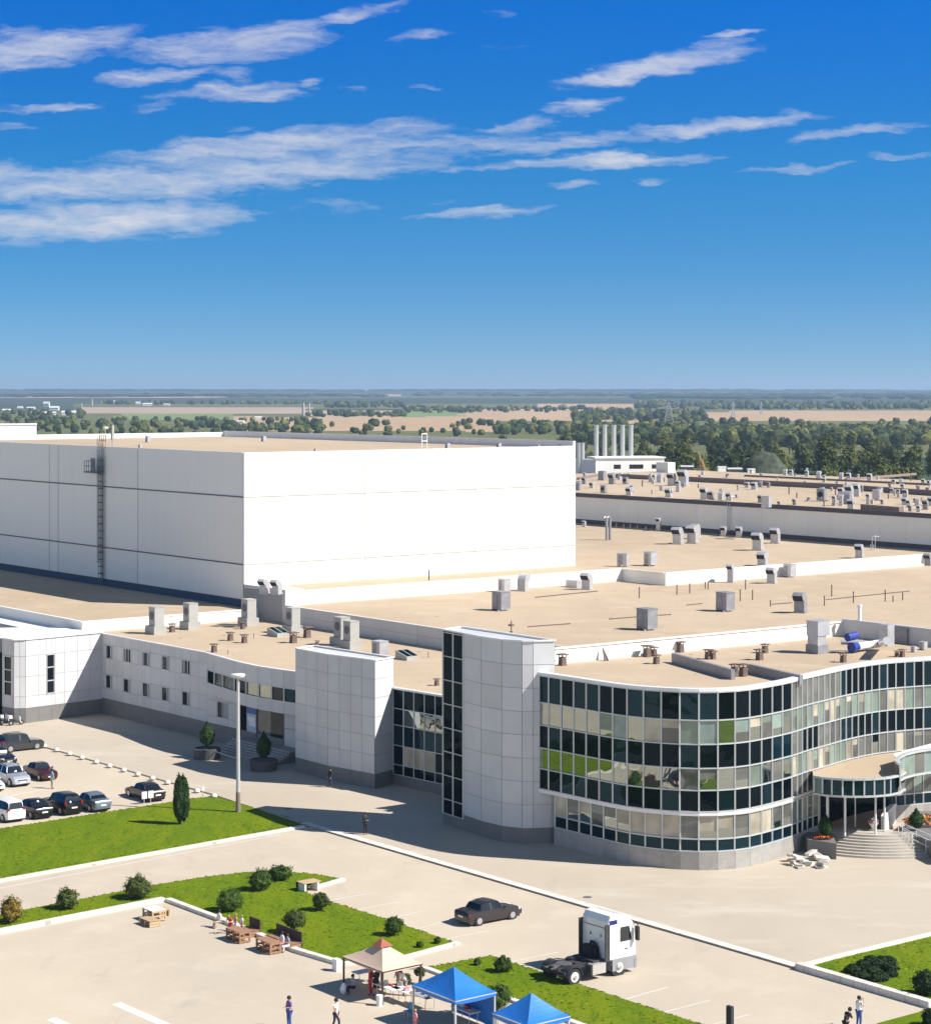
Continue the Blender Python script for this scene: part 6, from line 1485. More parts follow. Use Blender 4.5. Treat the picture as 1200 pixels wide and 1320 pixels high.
# ------------------------------------------------ canopies
def canopy(label, F, lu, lv, he, ha, m, post, cap=None, val=.22, side=None, sag=.10):
    """F ground corner nearest the viewer, lu to the back left, lv to the back right"""
    t = thing('canopy_tent', label, 'canopy tent', F); F = Vector(F)
    def C(u, v, z): return F + U * (lu * u) + V * (lv * v) + ZUP * z
    def edge_drop(s): return sag * 4 * s * (1 - s)
    crn = [(0, 0), (1, 0), (1, 1), (0, 1)]; b = MB(); vb = MB()
    for k in range(4):
        a, c = crn[k], crn[(k + 1) % 4]; rings = []
        for i in range(8):
            d = i / 7; ring = []
            for j in range(9):
                s = j / 8; eu, ev = a[0] + (c[0] - a[0]) * s, a[1] + (c[1] - a[1]) * s
                ring.append(C(.5 + (eu - .5) * d, .5 + (ev - .5) * d, he + (ha - he) * (1 - d) ** 1.2 - edge_drop(s) * d * .8))
            rings.append(ring)
        b.grid(rings); vb.grid([rings[-1], [p - ZUP * val for p in rings[-1]]])
    o = b.build('canopy', m, t, auto=True); vb.build('valance', m, o)
    for u, v in ((0, 0), (1, 0), (0, 1), (1, 1)):
        p = MB(); q = C(.02 + .96 * u, .02 + .96 * v, 0); p.box(q, (.09, .09, he - .02), TH); p.build('post', post, t)
    if cap:
        p = MB(); cc = C(.5, .5, ha - .18)
        for (a, c) in (((-1, -1), (1, -1)), ((1, -1), (1, 1)), ((1, 1), (-1, 1)), ((-1, 1), (-1, -1))):
            p.face([cc + U * a[0] * .5 + V * a[1] * .45, cc + U * c[0] * .5 + V * c[1] * .45, cc + ZUP * .42])
        p.build('vent_cap', cap, t)
    p = MB()
    for (u0, v0, u1, v1) in ((0, 0, 1, 0), (0, 0, 0, 1), (1, 0, 1, 1), (0, 1, 1, 1)): p.bar(C(u0, v0, he - .06), C(u1, v1, he - .06), .05, .05)
    p.build('top_rail', post, t)
    if side: p = MB(); p.face([C(1, 1, .1), C(.0, 1, .1), C(.0, 1, he), C(1, 1, he)]); p.build('side_wall', m, t)
    return t
tent_b = mat('blue_tent_fabric', (.022, .16, .52), .38, var=.14, scale=.7, bump=.5, bscale=1.1); tent_k = mat('beige_tent_fabric', (.60, .44, .33), .8, var=.06, scale=.8, bump=.1, bscale=2); brown = mat('brown_steel', (.045, .028, .024), .5)
canopy('beige gazebo with a small red brown vent cap and dark posts', Vector((-4.85, 122.6, 0)), 4.2, 2.9, 2.0, 3.05, tent_k, brown, mat('red_brown_fabric', (.30, .095, .06), .8), .10)
canopy('blue canopy tent with white posts, next to the beige gazebo', Vector((-.56, 116.2, 0)), 4.1, 2.9, 2.15, 3.35, tent_b, M['alu'], None, .22, True)
canopy('blue canopy tent at the bottom edge, right of the other blue one', Vector((3.3, 111.8, 0)), 3.0, 3.0, 2.1, 3.25, tent_b, M['alu'], None, .25)
# tables and goods
def trestle(label, loc, rz, w=1.8, d=.75, m=None):
    t = thing('folding_table', label, 'table', (0, 0, 0), 'folding tables under the canopies'); b = MB(); b.box((0, 0, .72), (w, d, .04)); b.build('table_top', m or c_white, t)
    for x in (-w * .4, w * .4):
        for y in (-d * .4, d * .4): b = MB(); b.tube([(x * .9, y, 0), (x, y, .72)], .02, 6); b.build('leg', M['alu'], t)
    t.location = loc; t.rotation_euler = (0, 0, rz); WL[t.name] = Vector(loc); return t
trestle('white topped folding table under the right edge of the gazebo', P(500, 1288), HNU)
trestle('pale folding table between the gazebo and the blue canopy', P(520, 1292), HNU, 1.6)
trestle('white folding table under the left edge of the blue canopy', P(545, 1299), HNU, 1.8, .8, c_grey)
trestle('white folding table in front of the fair haired seller', P(600, 1318), HNU, 1.9)
trestle('folding table with goods at the left of the last blue canopy', P(655, 1326), HNU, 1.6, .7)
t = trestle('folding table behind the people under the gazebo', P(470, 1268), HV, 1.5)
rg_ = random.Random(3); gm = [c_white, c_red, c_khaki, c_pink, c_blue, c_grey, wood_l]
for k, (px, py, z) in enumerate(((498, 1284, .76), (504, 1288, .76), (517, 1288, .76), (524, 1294, .76), (541, 1295, .76), (548, 1299, .76), (553, 1303, .76), (596, 1314, .76), (603, 1318, .76), (607, 1321, .76), (651, 1322, .76), (659, 1326, .76))):
    o = MB(); o.box((0, 0, 0), (rg_.uniform(.15, .35), rg_.uniform(.15, .3), rg_.uniform(.1, .25)), rg_.uniform(0, 3), taper=.86); q = P(px, py - 17, 0) if False else Vector((P(px, py).x, P(px, py).y, z))
    o = o.build('goods_box', gm[k % 7]); o.location = q; tag(o, 'small package lying on a folding table under the canopies', 'package', 'packages on the folding tables')
b = MB(); q = P(443, 1281); b.lathe([(.16, 0), (.24, .22), (.14, .5), (.05, .62)], q, 10); o = b.build('white_bag', c_white, origin=q); tag(o, 'white bag standing at the left post of the gazebo', 'bag')
b = MB(); q = P(489, 1297); b.lathe([(.18, 0), (.20, .62), (.17, .64)], q, 12); o = b.build('white_bin', c_white, origin=q); tag(o, 'white bin standing at the front post of the gazebo', 'bin')
t = thing('folding_chair', 'light blue folding chair before the first blue canopy', 'chair', (0, 0, 0)); b = MB(); b.box((0, 0, .43), (.45, .45, .04)); b.build('seat', c_blue, t); b = MB(); b.box((-.22, 0, .5), (.04, .45, .4)); b.build('backrest', c_blue, t)
for x in (-.2, .2):
    for y in (-.2, .2): b = MB(); b.tube([(x, y, 0), (x, y, .43)], .02, 6); b.build('leg', M['alu'], t)
t.location = P(527, 1314); t.rotation_euler = (0, 0, HNV)
b = MB(); q = P(434, 1252); b.box(q, (.5, .35, .75), HNU); o = b.build('white_cooler', c_white, origin=q); tag(o, 'white cooler box on the kerb corner left of the gazebo', 'box')

# ================================================================== ROOF EQUIPMENT
galv = mat('galvanised_sheet', (.46, .46, .47), .42, metal=.35, var=.10, scale=2); galv_d = mat('weathered_sheet', (.27, .27, .29), .5, metal=.3, var=.15, scale=2); rust = mat('brown_cowl', (.13, .09, .075), .75, var=.2); acw = mat('air_unit_casing', (.36, .355, .33), .5, var=.06, scale=1.5)
M['mouth'] = mat('vent_mouth_dark', (.02, .02, .03), .8)
def hood_proto(name, tall=1.0, double=False, m=galv):
    """curved duct ending in a downturned mouth towards -X; unit size about 1 m wide and 2 m tall"""
    t = thing(name, 'x', 'roof vent', (0, 0, 0)); b = MB(); w = .5; h = 1.15 * tall
    b.box((0, 0, 0), (1.0, 1.0, h)); b.box((0, 0, 0), (1.15, 1.15, .14)); b.build('duct', m, t)
    for s in ((1, -1) if double else (1,)):
        b = MB(); mo = MB(); top = []; low = []
        for k in range(8):
            a = math.pi * .5 * k / 7 * 1.15
            top.append((s * (-.55 + 1.05 * math.cos(a)), h + .85 * math.sin(a))); low.append((s * (-.55 + .12 * math.cos(a)), h + .10 * math.sin(a)))
        top.append((s * -1.15, h + .55)); low.append((s * -.72, h + .02))
        if double: top = [(s * (x * s * .8 - .05), z) for x, z in top]
        for y in (-w, w): b.grid([[(x, y, z) for x, z in top], [(x, y, z) for x, z in low]])
        b.grid([[(x, -w, z) for x, z in top], [(x, w, z) for x, z in top]]); b.grid([[(x, w, z) for x, z in low], [(x, -w, z) for x, z in low]])
        ho = b.build('hood', m, t, auto=True)
        mo.face([(top[-1][0], -w + .04, top[-1][1] - .03), (top[-1][0], w - .04, top[-1][1] - .03), (low[-1][0], w - .04, low[-1][1] + .02), (low[-1][0], -w + .04, low[-1][1] + .02)]); mo.build('mouth', M['mouth'], ho)
    return t
hood = hood_proto('hood_vent'); hood2 = hood_proto('twin_hood_vent', .7, True); hoodd = hood_proto('hood_vent', 1.0, False, galv_d); hoodt = hood_proto('tall_hood_vent', 2.0)
def boxunit(name, m, fans=True):
    t = thing(name, 'x', 'roof unit', (0, 0, 0)); b = MB(); b.box((0, 0, .12), (1.25, 1.0, 1.45)); b.box((0, 0, 1.57), (1.32, 1.06, .06)); b.build('casing', m, t)
    b = MB(); b.box((-.45, -.3, 0), (.12, .9, .12)); b.box((.45, -.3, 0), (.12, .9, .12)); b.build('skid', galv_d, t)
    b = MB(); b.box((-.2, -.515, .25), (.55, .03, 1.15)); b.build('louvre', galv_d, t)
    if fans: b = MB(); b.tube([(-.63, 0, .9), (-.655, 0, .9)], .38, 16); b.build('fan_grille', M['mouth'], t); b = MB(); b.tube([(-.7, -.2, .1), (-.72, -.2, .6), (-.9, -.2, .62), (-.9, -.2, 0.0)], .04, 6); b.build('pipe', galv_d, t)
    return t
cond = boxunit('condenser_unit', galv_d); cond_l = boxunit('condenser_unit', galv, False)
def ac_proto():
    t = thing('air_handler', 'x', 'roof unit', (0, 0, 0)); b = MB(); b.box((0, 0, 0), (1.75, 1.35, .75)); b.build('plinth', acw, t)
    b = MB(); b.box((.1, 0, .75), (1.15, 1.0, 1.75)); b.box((.1, 0, 2.5), (1.2, 1.05, .06)); b.build('casing', acw, t)
    b = MB(); b.tube([(.1, -.5, 1.75), (.1, -.53, 1.75)], .4, 16); b.build('fan_grille', M['seam'], t)
    b = MB(); b.tube([(-.55, .2, 1.9), (-.72, .2, 1.5), (-.72, .2, .75)], .06, 6); b.build('pipe', galv_d, t); return t
ach = ac_proto()
def cowl_proto():
    t = thing('cowl_vent', 'x', 'roof vent', (0, 0, 0)); b = MB(); b.box((0, 0, 0), (.46, .46, .62), taper=.85); b.build('shaft', rust, t)
    b = MB(); b.box((0, 0, .78), (.70, .70, .07)); 
    for x in (-.18, .18):
        for y in (-.18, .18): b.box((x, y, .6), (.05, .05, .2))
    b.build('cap', rust, t); return t
cowl = cowl_proto()
def pipe_proto(): b = MB(); b.tube([(0, 0, 0), (0, 0, 1.0)], .075, 8); b.tube([(0, 0, 1.0), (0, 0, 1.06)], .10, 8); o = b.build('vent_pipe', rust); o['category'] = 'pipe'; return o
pipe = pipe_proto()
def sky_proto():
    t = thing('skylight', 'x', 'skylight', (0, 0, 0)); b = MB(); b.hexa([(-.9, -.7, 0), (.9, -.7, 0), (.9, .7, 0), (-.9, .7, 0), (-.9, -.7, .8), (.9, -.7, .35), (.9, .7, .35), (-.9, .7, .8)]); b.build('curb', acw, t)
    b = MB()
    for k in (-1, 1): b.face([(-.8, k * .33 - .27, .79), (.8, k * .33 - .27, .39), (.8, k * .33 + .27, .39), (-.8, k * .33 + .27, .79)])
    b.build('glass', M['gl_dark2'], t); return t
skyl = sky_proto()
def brace_proto(): 
    t = thing('parapet_brace', 'x', 'brace', (0, 0, 0)); b = MB(); b.hexa([(-.28, -.08, 0), (.28, -.08, 0), (.28, .08, 0), (-.28, .08, 0), (-.03, .55, 1.25), (.03, .55, 1.25), (.03, .62, 1.25), (-.03, .62, 1.25)]); b.build('leg', rust, t)
    b = MB(); b.bar((.12, -.2, .02), (.02, .55, 1.2), .09, .05); b.build('strut', galv_d, t); return t
brace = brace_proto()
remember(None)
ORD = 'first second third fourth fifth sixth seventh eighth ninth tenth eleventh twelfth thirteenth fourteenth fifteenth sixteenth seventeenth eighteenth nineteenth twentieth'.split()
def ordn(i):
    if i < 20: return ORD[i]
    return ['twenty', 'thirty', 'forty', 'fifty'][i // 10 - 2 + (0)] + '-' + ORD[i % 10] if (i + 1) % 10 else ['twentieth', 'thirtieth', 'fortieth', 'fiftieth'][(i + 1) // 10 - 2]
def put(proto, px, py, z, hpx, unit, rz, label, group, wide=None):
    """stand a copy where its foot is seen on that roof; size from how tall it is"""
    q = P(px, py, z); s = hpx * q.y / FPX / unit
    sc = s if wide is None else (wide * q.y / FPX / .15, wide * q.y / FPX / .15, s)
    return place(proto, q, rz, label, group, sc)
HOODR = HV + .45       # mouth towards the back left of the photo
# wing roof
ZW = 8.78
for i, (px, py, h, lab) in enumerate(((201, 817, 35, 'pale boxy air handler on the wing roof, furthest left'), (245, 811, 34, 'pale boxy air handler on the wing roof, second from the left'), (320, 806, 34, 'pale boxy air handler just below the warehouse corner'), (377, 816, 33, 'pale boxy air handler on the wing roof by the left skylight'), (440, 832, 37, 'tall weathered air handler, left one of the close pair on the wing roof'), (452, 836, 36, 'tall weathered air handler, right one of the close pair on the wing roof'))):
    put(ach, px, py, ZW, h, 2.56, HNU, lab, 'air handlers on the wing roof')
put(cond_l, 490, 849, ZW, 23, 1.63, HNU, 'pale condenser box peeking over the grey screen block', 'condenser units on the flat roofs')
for i, (px, py, h, lab) in enumerate(((222, 815, 11, 'by the second air handler'), (276, 841, 11, 'alone near the wing edge'), (297, 826, 11, 'left of the close middle pair'), (315, 829, 11, 'right of the close middle pair'), (313, 811, 9, 'below the warehouse corner'), (378, 829, 14, 'in front of the left skylight'), (396, 822, 14, 'right of the left skylight'), (409, 833, 7, 'low one near the screen block'), (531, 829, 7, 'by the right skylight'), (563, 884, 9, 'near the glass link'))):
    put(cowl, px, py, ZW, h, .85, HV, f'small brown capped cowl on the wing roof, {lab}', 'brown cowls on the flat roofs')
for (px, py, h, lab) in ((327, 823, 6, 'near the warehouse corner'), (294, 844, 6, 'near the wing edge'), (552, 848, 7, 'beside the right skylight')):
    put(pipe, px, py, ZW, h, 1.06, 0, f'thin vent pipe on the wing roof {lab}', 'thin vent pipes on the flat roofs', .9)
for (px, py, w, lab) in ((359, 820, 30, 'by the warehouse corner'), (429, 845, 24, 'behind the screen block'), (525, 850, 31, 'nearest the tower')):
    q = P(px, py, ZW); s = w * q.y / FPX / 2.2; place(skyl, q, HNU, f'sloped glass skylight on the wing roof {lab}', 'skylights on the wing roof', s)
for (px, py, lab) in ((341, 765, 'left'), (357, 766, 'right')):
    put(hood, px, py, ZC + .4, 19, 2.0, HOODR, f'white hood vent on the corner block under the warehouse, {lab} of the pair', 'hood vents on the flat roofs')
# hall B
GH, GC, GP, GW = 'hood vents on the flat roofs', 'condenser units on the flat roofs', 'thin vent pipes on the flat roofs', 'brown cowls on the flat roofs'
put(cond, 646, 787, ZB, 25, 1.63, HNU, 'large dark condenser on the front hall roof, left one of three', GC); put(cond_l, 650, 763, ZB, 17, 1.63, HNU, 'small condenser behind the left large condenser on the front hall roof', GC)
put(cond, 834, 812, ZB, 28, 1.63, HNU, 'large dark condenser on the front hall roof, middle one of three', GC); put(cond, 935, 788, ZB, 25, 1.63, HNU, 'large dark condenser on the front hall roof, right one of three', GC)
put(hood, 674, 762, ZB, 22, 2.0, HOODR + math.pi, 'hood vent with mouth to the right on the front hall roof', GH); put(hood, 757, 760, ZB, 22, 2.0, HOODR, 'hood vent with a low duct at its foot on the front hall roof', GH)
put(hoodd, 1032, 790, ZB, 27, 2.0, HOODR, 'stacked hood vent alone on the right of the front hall roof', GH); put(hoodt, 942, 751, ZB, 24, 3.2, HOODR, 'narrow tall hood against the white edge, near its step', GH)
put(hood, 995, 752, ZB, 21, 2.0, HOODR, 'wide hood vent standing against the white edge', GH); put(cond_l, 1018, 744, ZB, 17, 1.63, HNU, 'condenser against the white edge beside the wide hood', GC); put(hoodd, 1196, 729, ZB, 16, 2.0, HOODR, 'dark hood vent at the right end of the white edge', GH)
b = MB(); b.box(P(741, 757, ZB), (2.2, 1.2, .9), HNU); o = b.build('duct_box', galv, origin=P(741, 757, ZB)); tag(o, 'low square duct beside a hood on the front hall roof', 'duct')
for i, (px, py, h) in enumerate(((824, 771, 14), (872.5, 767, 13), (889, 765, 13), (909, 759, 9), (912.6, 760, 10), (954, 775, 15), (961, 760, 13), (970, 773.5, 13), (993, 782, 8), (1062.6, 781, 13), (1072, 769, 15), (1100, 777.5, 15), (1141, 775.5, 15), (1151, 776, 8), (1163.5, 774, 10))):
    put(pipe, px, py, ZB, h, 1.06, 0, f'thin upright vent pipe on the front hall roof, {ordn(i)} from the left', GP, 1.5)
for i, (a, c) in enumerate((((690, 770), (770, 762)), ((785, 798), (865, 792)), ((995, 779), (1021, 777)), ((1065, 773), (1172, 762)), ((885, 780), (905, 778)), ((680, 808), (735, 804)))):
    b = MB(); b.bar(P(*a, ZB + .06), P(*c, ZB + .06), .10, .10); o = b.build('conduit', rust, origin=P(*a, ZB)); tag(o, 'thin brown conduit lying on the front hall roof', 'conduit', 'conduits lying on the front hall roof')
t = thing('roof_antenna', 'small dark finned mast on the front hall roof behind the tower', 'antenna', P(659, 820, ZB)); q = P(659, 820, ZB)
b = MB(); b.tube([q, q + ZUP * 1.6], .06, 6); b.build('mast', rust, t); b = MB(); b.lathe([(.05, 1.0), (.35, 1.05), (.3, 1.2), (.06, 1.25)], q, 10); b.lathe([(.05, .4), (.22, .45), (.05, .55)], q, 10); b.build('fins', rust, t)
# hall C
for i, (pr, px, py, h, un, rz, lab) in enumerate(((hood, 874, 701, 22, 2.0, HOODR, 'large hood vent, left of the close pair by the shaded wall'), (hood, 893, 700, 23, 2.0, HOODR, 'large hood vent, right of the close pair by the shaded wall'), (hood, 897, 694, 19, 2.0, HOODR, 'hood vent tucked behind the close pair by the shaded wall'),
    (hoodt, 849, 684, 17, 3.2, HOODR, 'narrow hood touching the shaded wall left of the close pair'), (hood, 753, 679, 8, 2.0, HOODR, 'very small hood beside the warehouse corner on the middle roof'), (hood, 933, 691, 13, 2.0, HOODR, 'small hood below the wall ladder, left one'), (hood, 953, 692.5, 14, 2.0, HOODR, 'small hood below the wall ladder, right one'),
    (hood, 977, 709, 23, 2.0, HOODR, 'large hood in the middle of the middle roof'), (hood, 999.5, 700, 20, 2.0, HOODR, 'hood vent against the shaded wall right of the ladder'), (hood, 1108, 719, 18, 2.0, HOODR, 'wide hood vent near the right white edge'), (hood2, 983, 729, 18, 1.7, HOODR, 'twin hood of back to back mouths by the white edge'))):
    put(pr, px, py, ZC, h, un, rz, lab, GH)
put(cond_l, 838.5, 729, ZC, 18, 1.63, HNU, 'upright grey cabinet on the middle roof near the step of the edge', GC); put(cond_l, 803, 730, ZC, 17, 1.63, HNU + .5, 'narrow grey cabinet at the inner step of the white edge', GC)
t = thing('pipe_pair', 'two tall bent pipes side by side next to the warehouse wall', 'pipe', P(784, 696, ZC)); q = P(784, 696, ZC)
for k in (-.35, .35): b = MB(); b.tube([q + V * k, q + V * k + ZUP * 3.3, q + V * k + ZUP * 3.7 - V * .35, q + V * k + ZUP * 3.5 - V * .7], .22, 8); b.build('pipe', galv_d, t)
for i, (px, py) in enumerate(((794, 681), (803.6, 681.5), (812, 682), (821, 683), (832, 684.5))): put(pipe, px, py, ZC, 6, 1.06, 0, f'short stub pipe at the foot of the shaded wall, {ordn(i)} from the warehouse', GP, 1.6)
put(pipe, 1165, 706, ZC, 12, 1.06, 0, 'thicker pipe against the shaded wall at the right', GP, 3.5)
put(pipe, 553, 748, ZC, 13, 1.06, 0, 'single upright pipe in front of the sunlit warehouse wall', GP, 1.8)
def ladder(label, x, d, z0, z1, top):
    q = Vector(((x - 600) * d / FPX, d, 0)); t = thing('wall_ladder', label, 'ladder', v3(q, z0)); b = MB()
    for k in (0, .55): b.bar(v3(q, z0) + V * -.3 - U * k, v3(q, z1) + V * -.3 - U * k, .09, .09)
    n = int((z1 - z0) / .4)
    for k in range(n): b.bar(v3(q, z0 + .4 * k) - V * .3, v3(q, z0 + .4 * k) - V * .3 - U * .55, .05, .05)
    b.build('rungs', M['alu'], t)
    if top: b = MB(); b.tube([v3(q, z1 - 1), v3(q, z1 + 1.2), v3(q, z1 + 1.2) + V * .9], .05, 6); b.tube([v3(q, z1 - 1) - U * .6, v3(q, z1 + 1.2) - U * .6, v3(q, z1 + 1.2) + V * .9 - U * .6], .05, 6); b.build('hoop', M['alu'], t)
pe = E0; k_ = wall_u(E0, E0 - U * 10, 939); qd = (E0 - U * k_).y
ladder('pale ladder up the shaded wall of the rear hall', 939, qd, ZC + .6, ZE + .1, True)
qd = P(1124, 722, ZB).y; ladder('thin pale ladder over the white edge at the right', 1124, qd + .0, ZB - .1, ZC + .8, True)
# rear hall E
EV_ = [('hood2', 811, 638.5, 11), ('hood2', 862, 641, 12), ('hood', 908, 644, 16), ('hoodd', 917, 644, 11), ('hood', 929, 644.5, 11), ('hood2', 940, 645.5, 11), ('hood', 866, 626, 17), ('hood', 881, 626, 21), ('hoodt', 874, 634, 15), ('hoodt', 838, 621, 11), ('hood', 850, 622, 12), ('cond', 806, 624, 9), ('hoodd', 789, 624, 14), ('cond', 776, 619, 12), ('cond', 778, 635.5, 10), ('hoodd', 753, 624, 9), ('hoodd', 745, 632, 12), ('hoodt', 951, 632, 7), ('hood2', 972, 631, 10), ('hoodd', 980, 628, 8),
       ('cond_l', 988, 655, 16), ('hoodd', 980, 648, 10), ('hoodd', 1004, 652, 6), ('hoodd', 1024, 651, 8), ('cond', 1059, 646, 16), ('hoodt', 1075, 651.5, 13), ('hoodt', 1084, 652, 15), ('hood', 1084, 640, 12), ('hood', 1095, 642, 17), ('hood', 1104, 640, 17), ('hoodt', 1119, 650, 14), ('cond_l', 1130, 645, 14), ('hood2', 1097, 656, 13), ('hoodd', 1092, 650, 17), ('hoodd', 1110, 634, 9),
       ('hoodt', 1158, 641, 11), ('hood', 1167, 642, 12), ('hood2', 1166, 651, 10), ('hood', 1171, 654, 10), ('hood', 1163, 660, 8), ('hoodd', 1173, 659, 8), ('hood', 1184, 660, 9), ('hoodd', 1193, 657, 13), ('hood2', 1200, 652, 12), ('hoodd', 1147, 629, 6), ('hoodd', 1184, 632, 6), ('hoodd', 1196, 637, 9)]
EV_ = sorted(EV_, key=lambda e: e[1]); PR_ = {'hood': (hood, 2.0, 'pale hood vent'), 'hoodd': (hoodd, 2.0, 'dark hood vent'), 'hood2': (hood2, 1.7, 'twin hood vent'), 'hoodt': (hoodt, 3.2, 'tall bent vent'), 'cond': (cond, 1.63, 'dark square unit'), 'cond_l': (cond_l, 1.63, 'pale square unit')}
cnts = {}
for k, px, py, h in EV_:
    pr, un, nm = PR_[k]; i = cnts.get(k, 0); cnts[k] = i + 1
    put(pr, px, py, ZE, h, un, HOODR if i % 4 else HOODR + math.pi, f'{nm} on the crowded rear hall roof, {ordn(i)} of its kind from the left', 'vents and units on the rear hall roof')
for i, (px, py, h) in enumerate(((828, 627, 8), (900, 629, 5), (959, 626, 8), (1017, 637, 9), (1062, 653, 8), (1077, 638, 9), (1027, 642, 7), (1145, 643, 6), (1174, 620, 8), (902, 606, 12))): put(pipe, px, py, ZE, h, 1.06, 0, f'thin upright pipe on the rear hall roof, {ordn(i)}' if False else f'thin upright pipe on the rear hall roof near the {"far edge" if py < 630 else "front edge" if py > 640 else "middle"}', 'thin pipes on the rear hall roof', 1.6)
for i, (px, py, h) in enumerate(((981, 613, 5), (1012, 611.5, 8), (1020, 612, 8), (1025, 613, 4), (1040, 613, 8), (1055, 616, 10), (1062, 616, 6), (1084, 617, 9), (1094, 618, 10), (1106, 614, 5), (1121, 620, 11), (1131, 617, 5), (1152, 623, 8), (1161, 623, 7), (1190, 624, 8), (1197, 624, 7), (968, 609, 5), (1040, 606, 4))):
    put(hood if i % 3 else hood2, px, py + 1, ZE, h, 2.0, HOODR + (math.pi if i % 2 else 0), f'small white hood vent on the far edge of the rear roof, {ordn(i)} listed' if False else 'small white hood vent along the far edge of the rear roof', 'small hood vents along the far edge of the rear roof')
rx_ = random.Random(31)
for i in range(46):
    px, py = rx_.uniform(748, 1200), rx_.uniform(612, 640)
    py += max(0, (px - 900) * .045)
    put((hood, hood2, hoodd, cond_l, hoodt)[i % 5], px, py, ZE, rx_.uniform(4.5, 8.5), (2.0, 1.7, 2.0, 1.63, 3.2)[i % 5], HOODR + rx_.choice((0, 0, math.pi, 1.2)), 'small metal vent among the many on the crowded rear hall roof', 'small vents scattered over the rear hall roof')
# office roof
ZR = 13.12
t = thing('air_tower', 'tall stacked grey air unit on the glass office roof', 'roof unit', P(1053, 842, ZR)); q = P(1053, 842, ZR)
b = MB(); b.box(q, (1.45, 1.3, .75), HNU); b.build('plinth', galv_d, t); b = MB(); b.box(q + ZUP * .75, (1.2, 1.1, .8), HNU); b.box(q + ZUP * 1.55 + V * .15, (1.35, 1.5, 1.25), HNU); b.box(q + ZUP * 2.8 + V * .15, (1.4, 1.55, .05), HNU); b.build('casing', galv, t)
t = thing('roof_duct', 'thick pale duct with dark blue flanged end on the office roof', 'duct', P(1105, 832, ZR)); q0, q1, q2, q3 = P(1104, 834, ZR + .5), P(1125, 831, ZR + .5), P(1136, 829, ZR + .6), P(1143, 826, ZR + 1.7)
b = MB(); b.tube([q0, q1, q2, q2.lerp(q3, .5), q3], [.34, .34, .34, .34, .34], 14); b.build('duct', M['coping'], t); bl_ = mat('blue_flange', (.02, .04, .26), .45)
b = MB(); d = (q0 - q1).normalized(); b.tube([q0 - d * .1, q0 + d * .75], [.38, .46], 14); b.build('blue_end', bl_, t); b = MB(); b.tube([q0 + ZUP * .9 - V * 1.2, q0 + ZUP * 1.0], .36, 12); b.build('blue_bend', bl_, t); b = MB(); b.tube([q1 - V * 1.3 + ZUP * .3, q1 - V * 2.8 + U * 1.2 + ZUP * .3], .22, 10); b.build('branch', galv, t)
b = MB(); b.box(P(1143, 832, ZR), (1.0, .9, 1.9), HNU); o = b.build('duct_housing', galv, t)
q = P(1108, 822, ZR); b = MB(); b.tube([q, q + ZUP * 2.9], .17, 10); b.tube([q + ZUP * 2.9, q + ZUP * 3.05], .24, 10); o = b.build('flue', M['coping'], origin=q); tag(o, 'upright pale flue pipe behind the duct on the office roof', 'flue')
b = MB(); q = P(1164, 829, ZR); b.box(q, (1.6, .9, 1.4), HNU); o = thing('fan_box', 'dark fan box with round opening by the side parapet of the office roof', 'roof unit', q); b.build('casing', galv_d, o)
b = MB(); b.tube([q - V * .0 + U * -.46 + ZUP * .75 - V * .0, q - U * .50 + ZUP * .75], .42, 16); b.build('fan', M['mouth'], o)
for (px, py, h, lab) in ((1178, 841, 8, 'low pale box cluster, left one at the right border'), (1190, 838, 11, 'low pale box cluster, right one at the right border')): put(cond_l, px, py, ZR, h, 1.63, HNU, lab + ' of the office roof', GC)
for i, (px, py, h, lab) in enumerate(((725, 858, 15, 'beside the tower'), (834, 847, 15, 'left one of a close trio'), (846, 856, 12, 'front one of a close trio'), (843, 846, 12, 'middle one of a close trio'), (877, 841, 14, 'between trio and long curb'), (913, 850, 13, 'left one behind the long curb'), (919, 850, 11, 'right one behind the long curb'), (979, 851, 14, 'front one by the air unit'), (986, 842, 12, 'rear one by the air unit'), (1037, 823, 11, 'against the parapet near the air unit'), (1087, 854, 12, 'near the wavy glass edge'), (1156, 847, 8, 'left one near the right border'), (1163, 847, 10, 'right one near the right border'), (947, 870, 14, 'left one on the curb junction'), (958, 872, 16, 'right one on the curb junction'))):
    put(cowl, px, py, ZR, h, .85, HV, f'brown capped cowl on the office roof, {lab}', GW)
for i, (px, py) in enumerate(((782, 852), (890, 838), (943, 833), (993, 828))): put(brace, px, py, ZR, 17, 1.25, HV, f'dark triangular brace of the white office parapet, {ordn(i)} from the tower', 'braces of the office parapet')
for nm, a, c, h in (('long', (868, 848), (945, 870), .8), ('short', (966, 862), (1033, 877), .75)):
    b = MB(); b.bar(P(*a, ZR + h / 2), P(*c, ZR + h / 2), .35, h); o = b.build('roof_curb', galv_d, origin=P(*a, ZR)); tag(o, f'{nm} dark upstand curb crossing the office roof', 'curb')
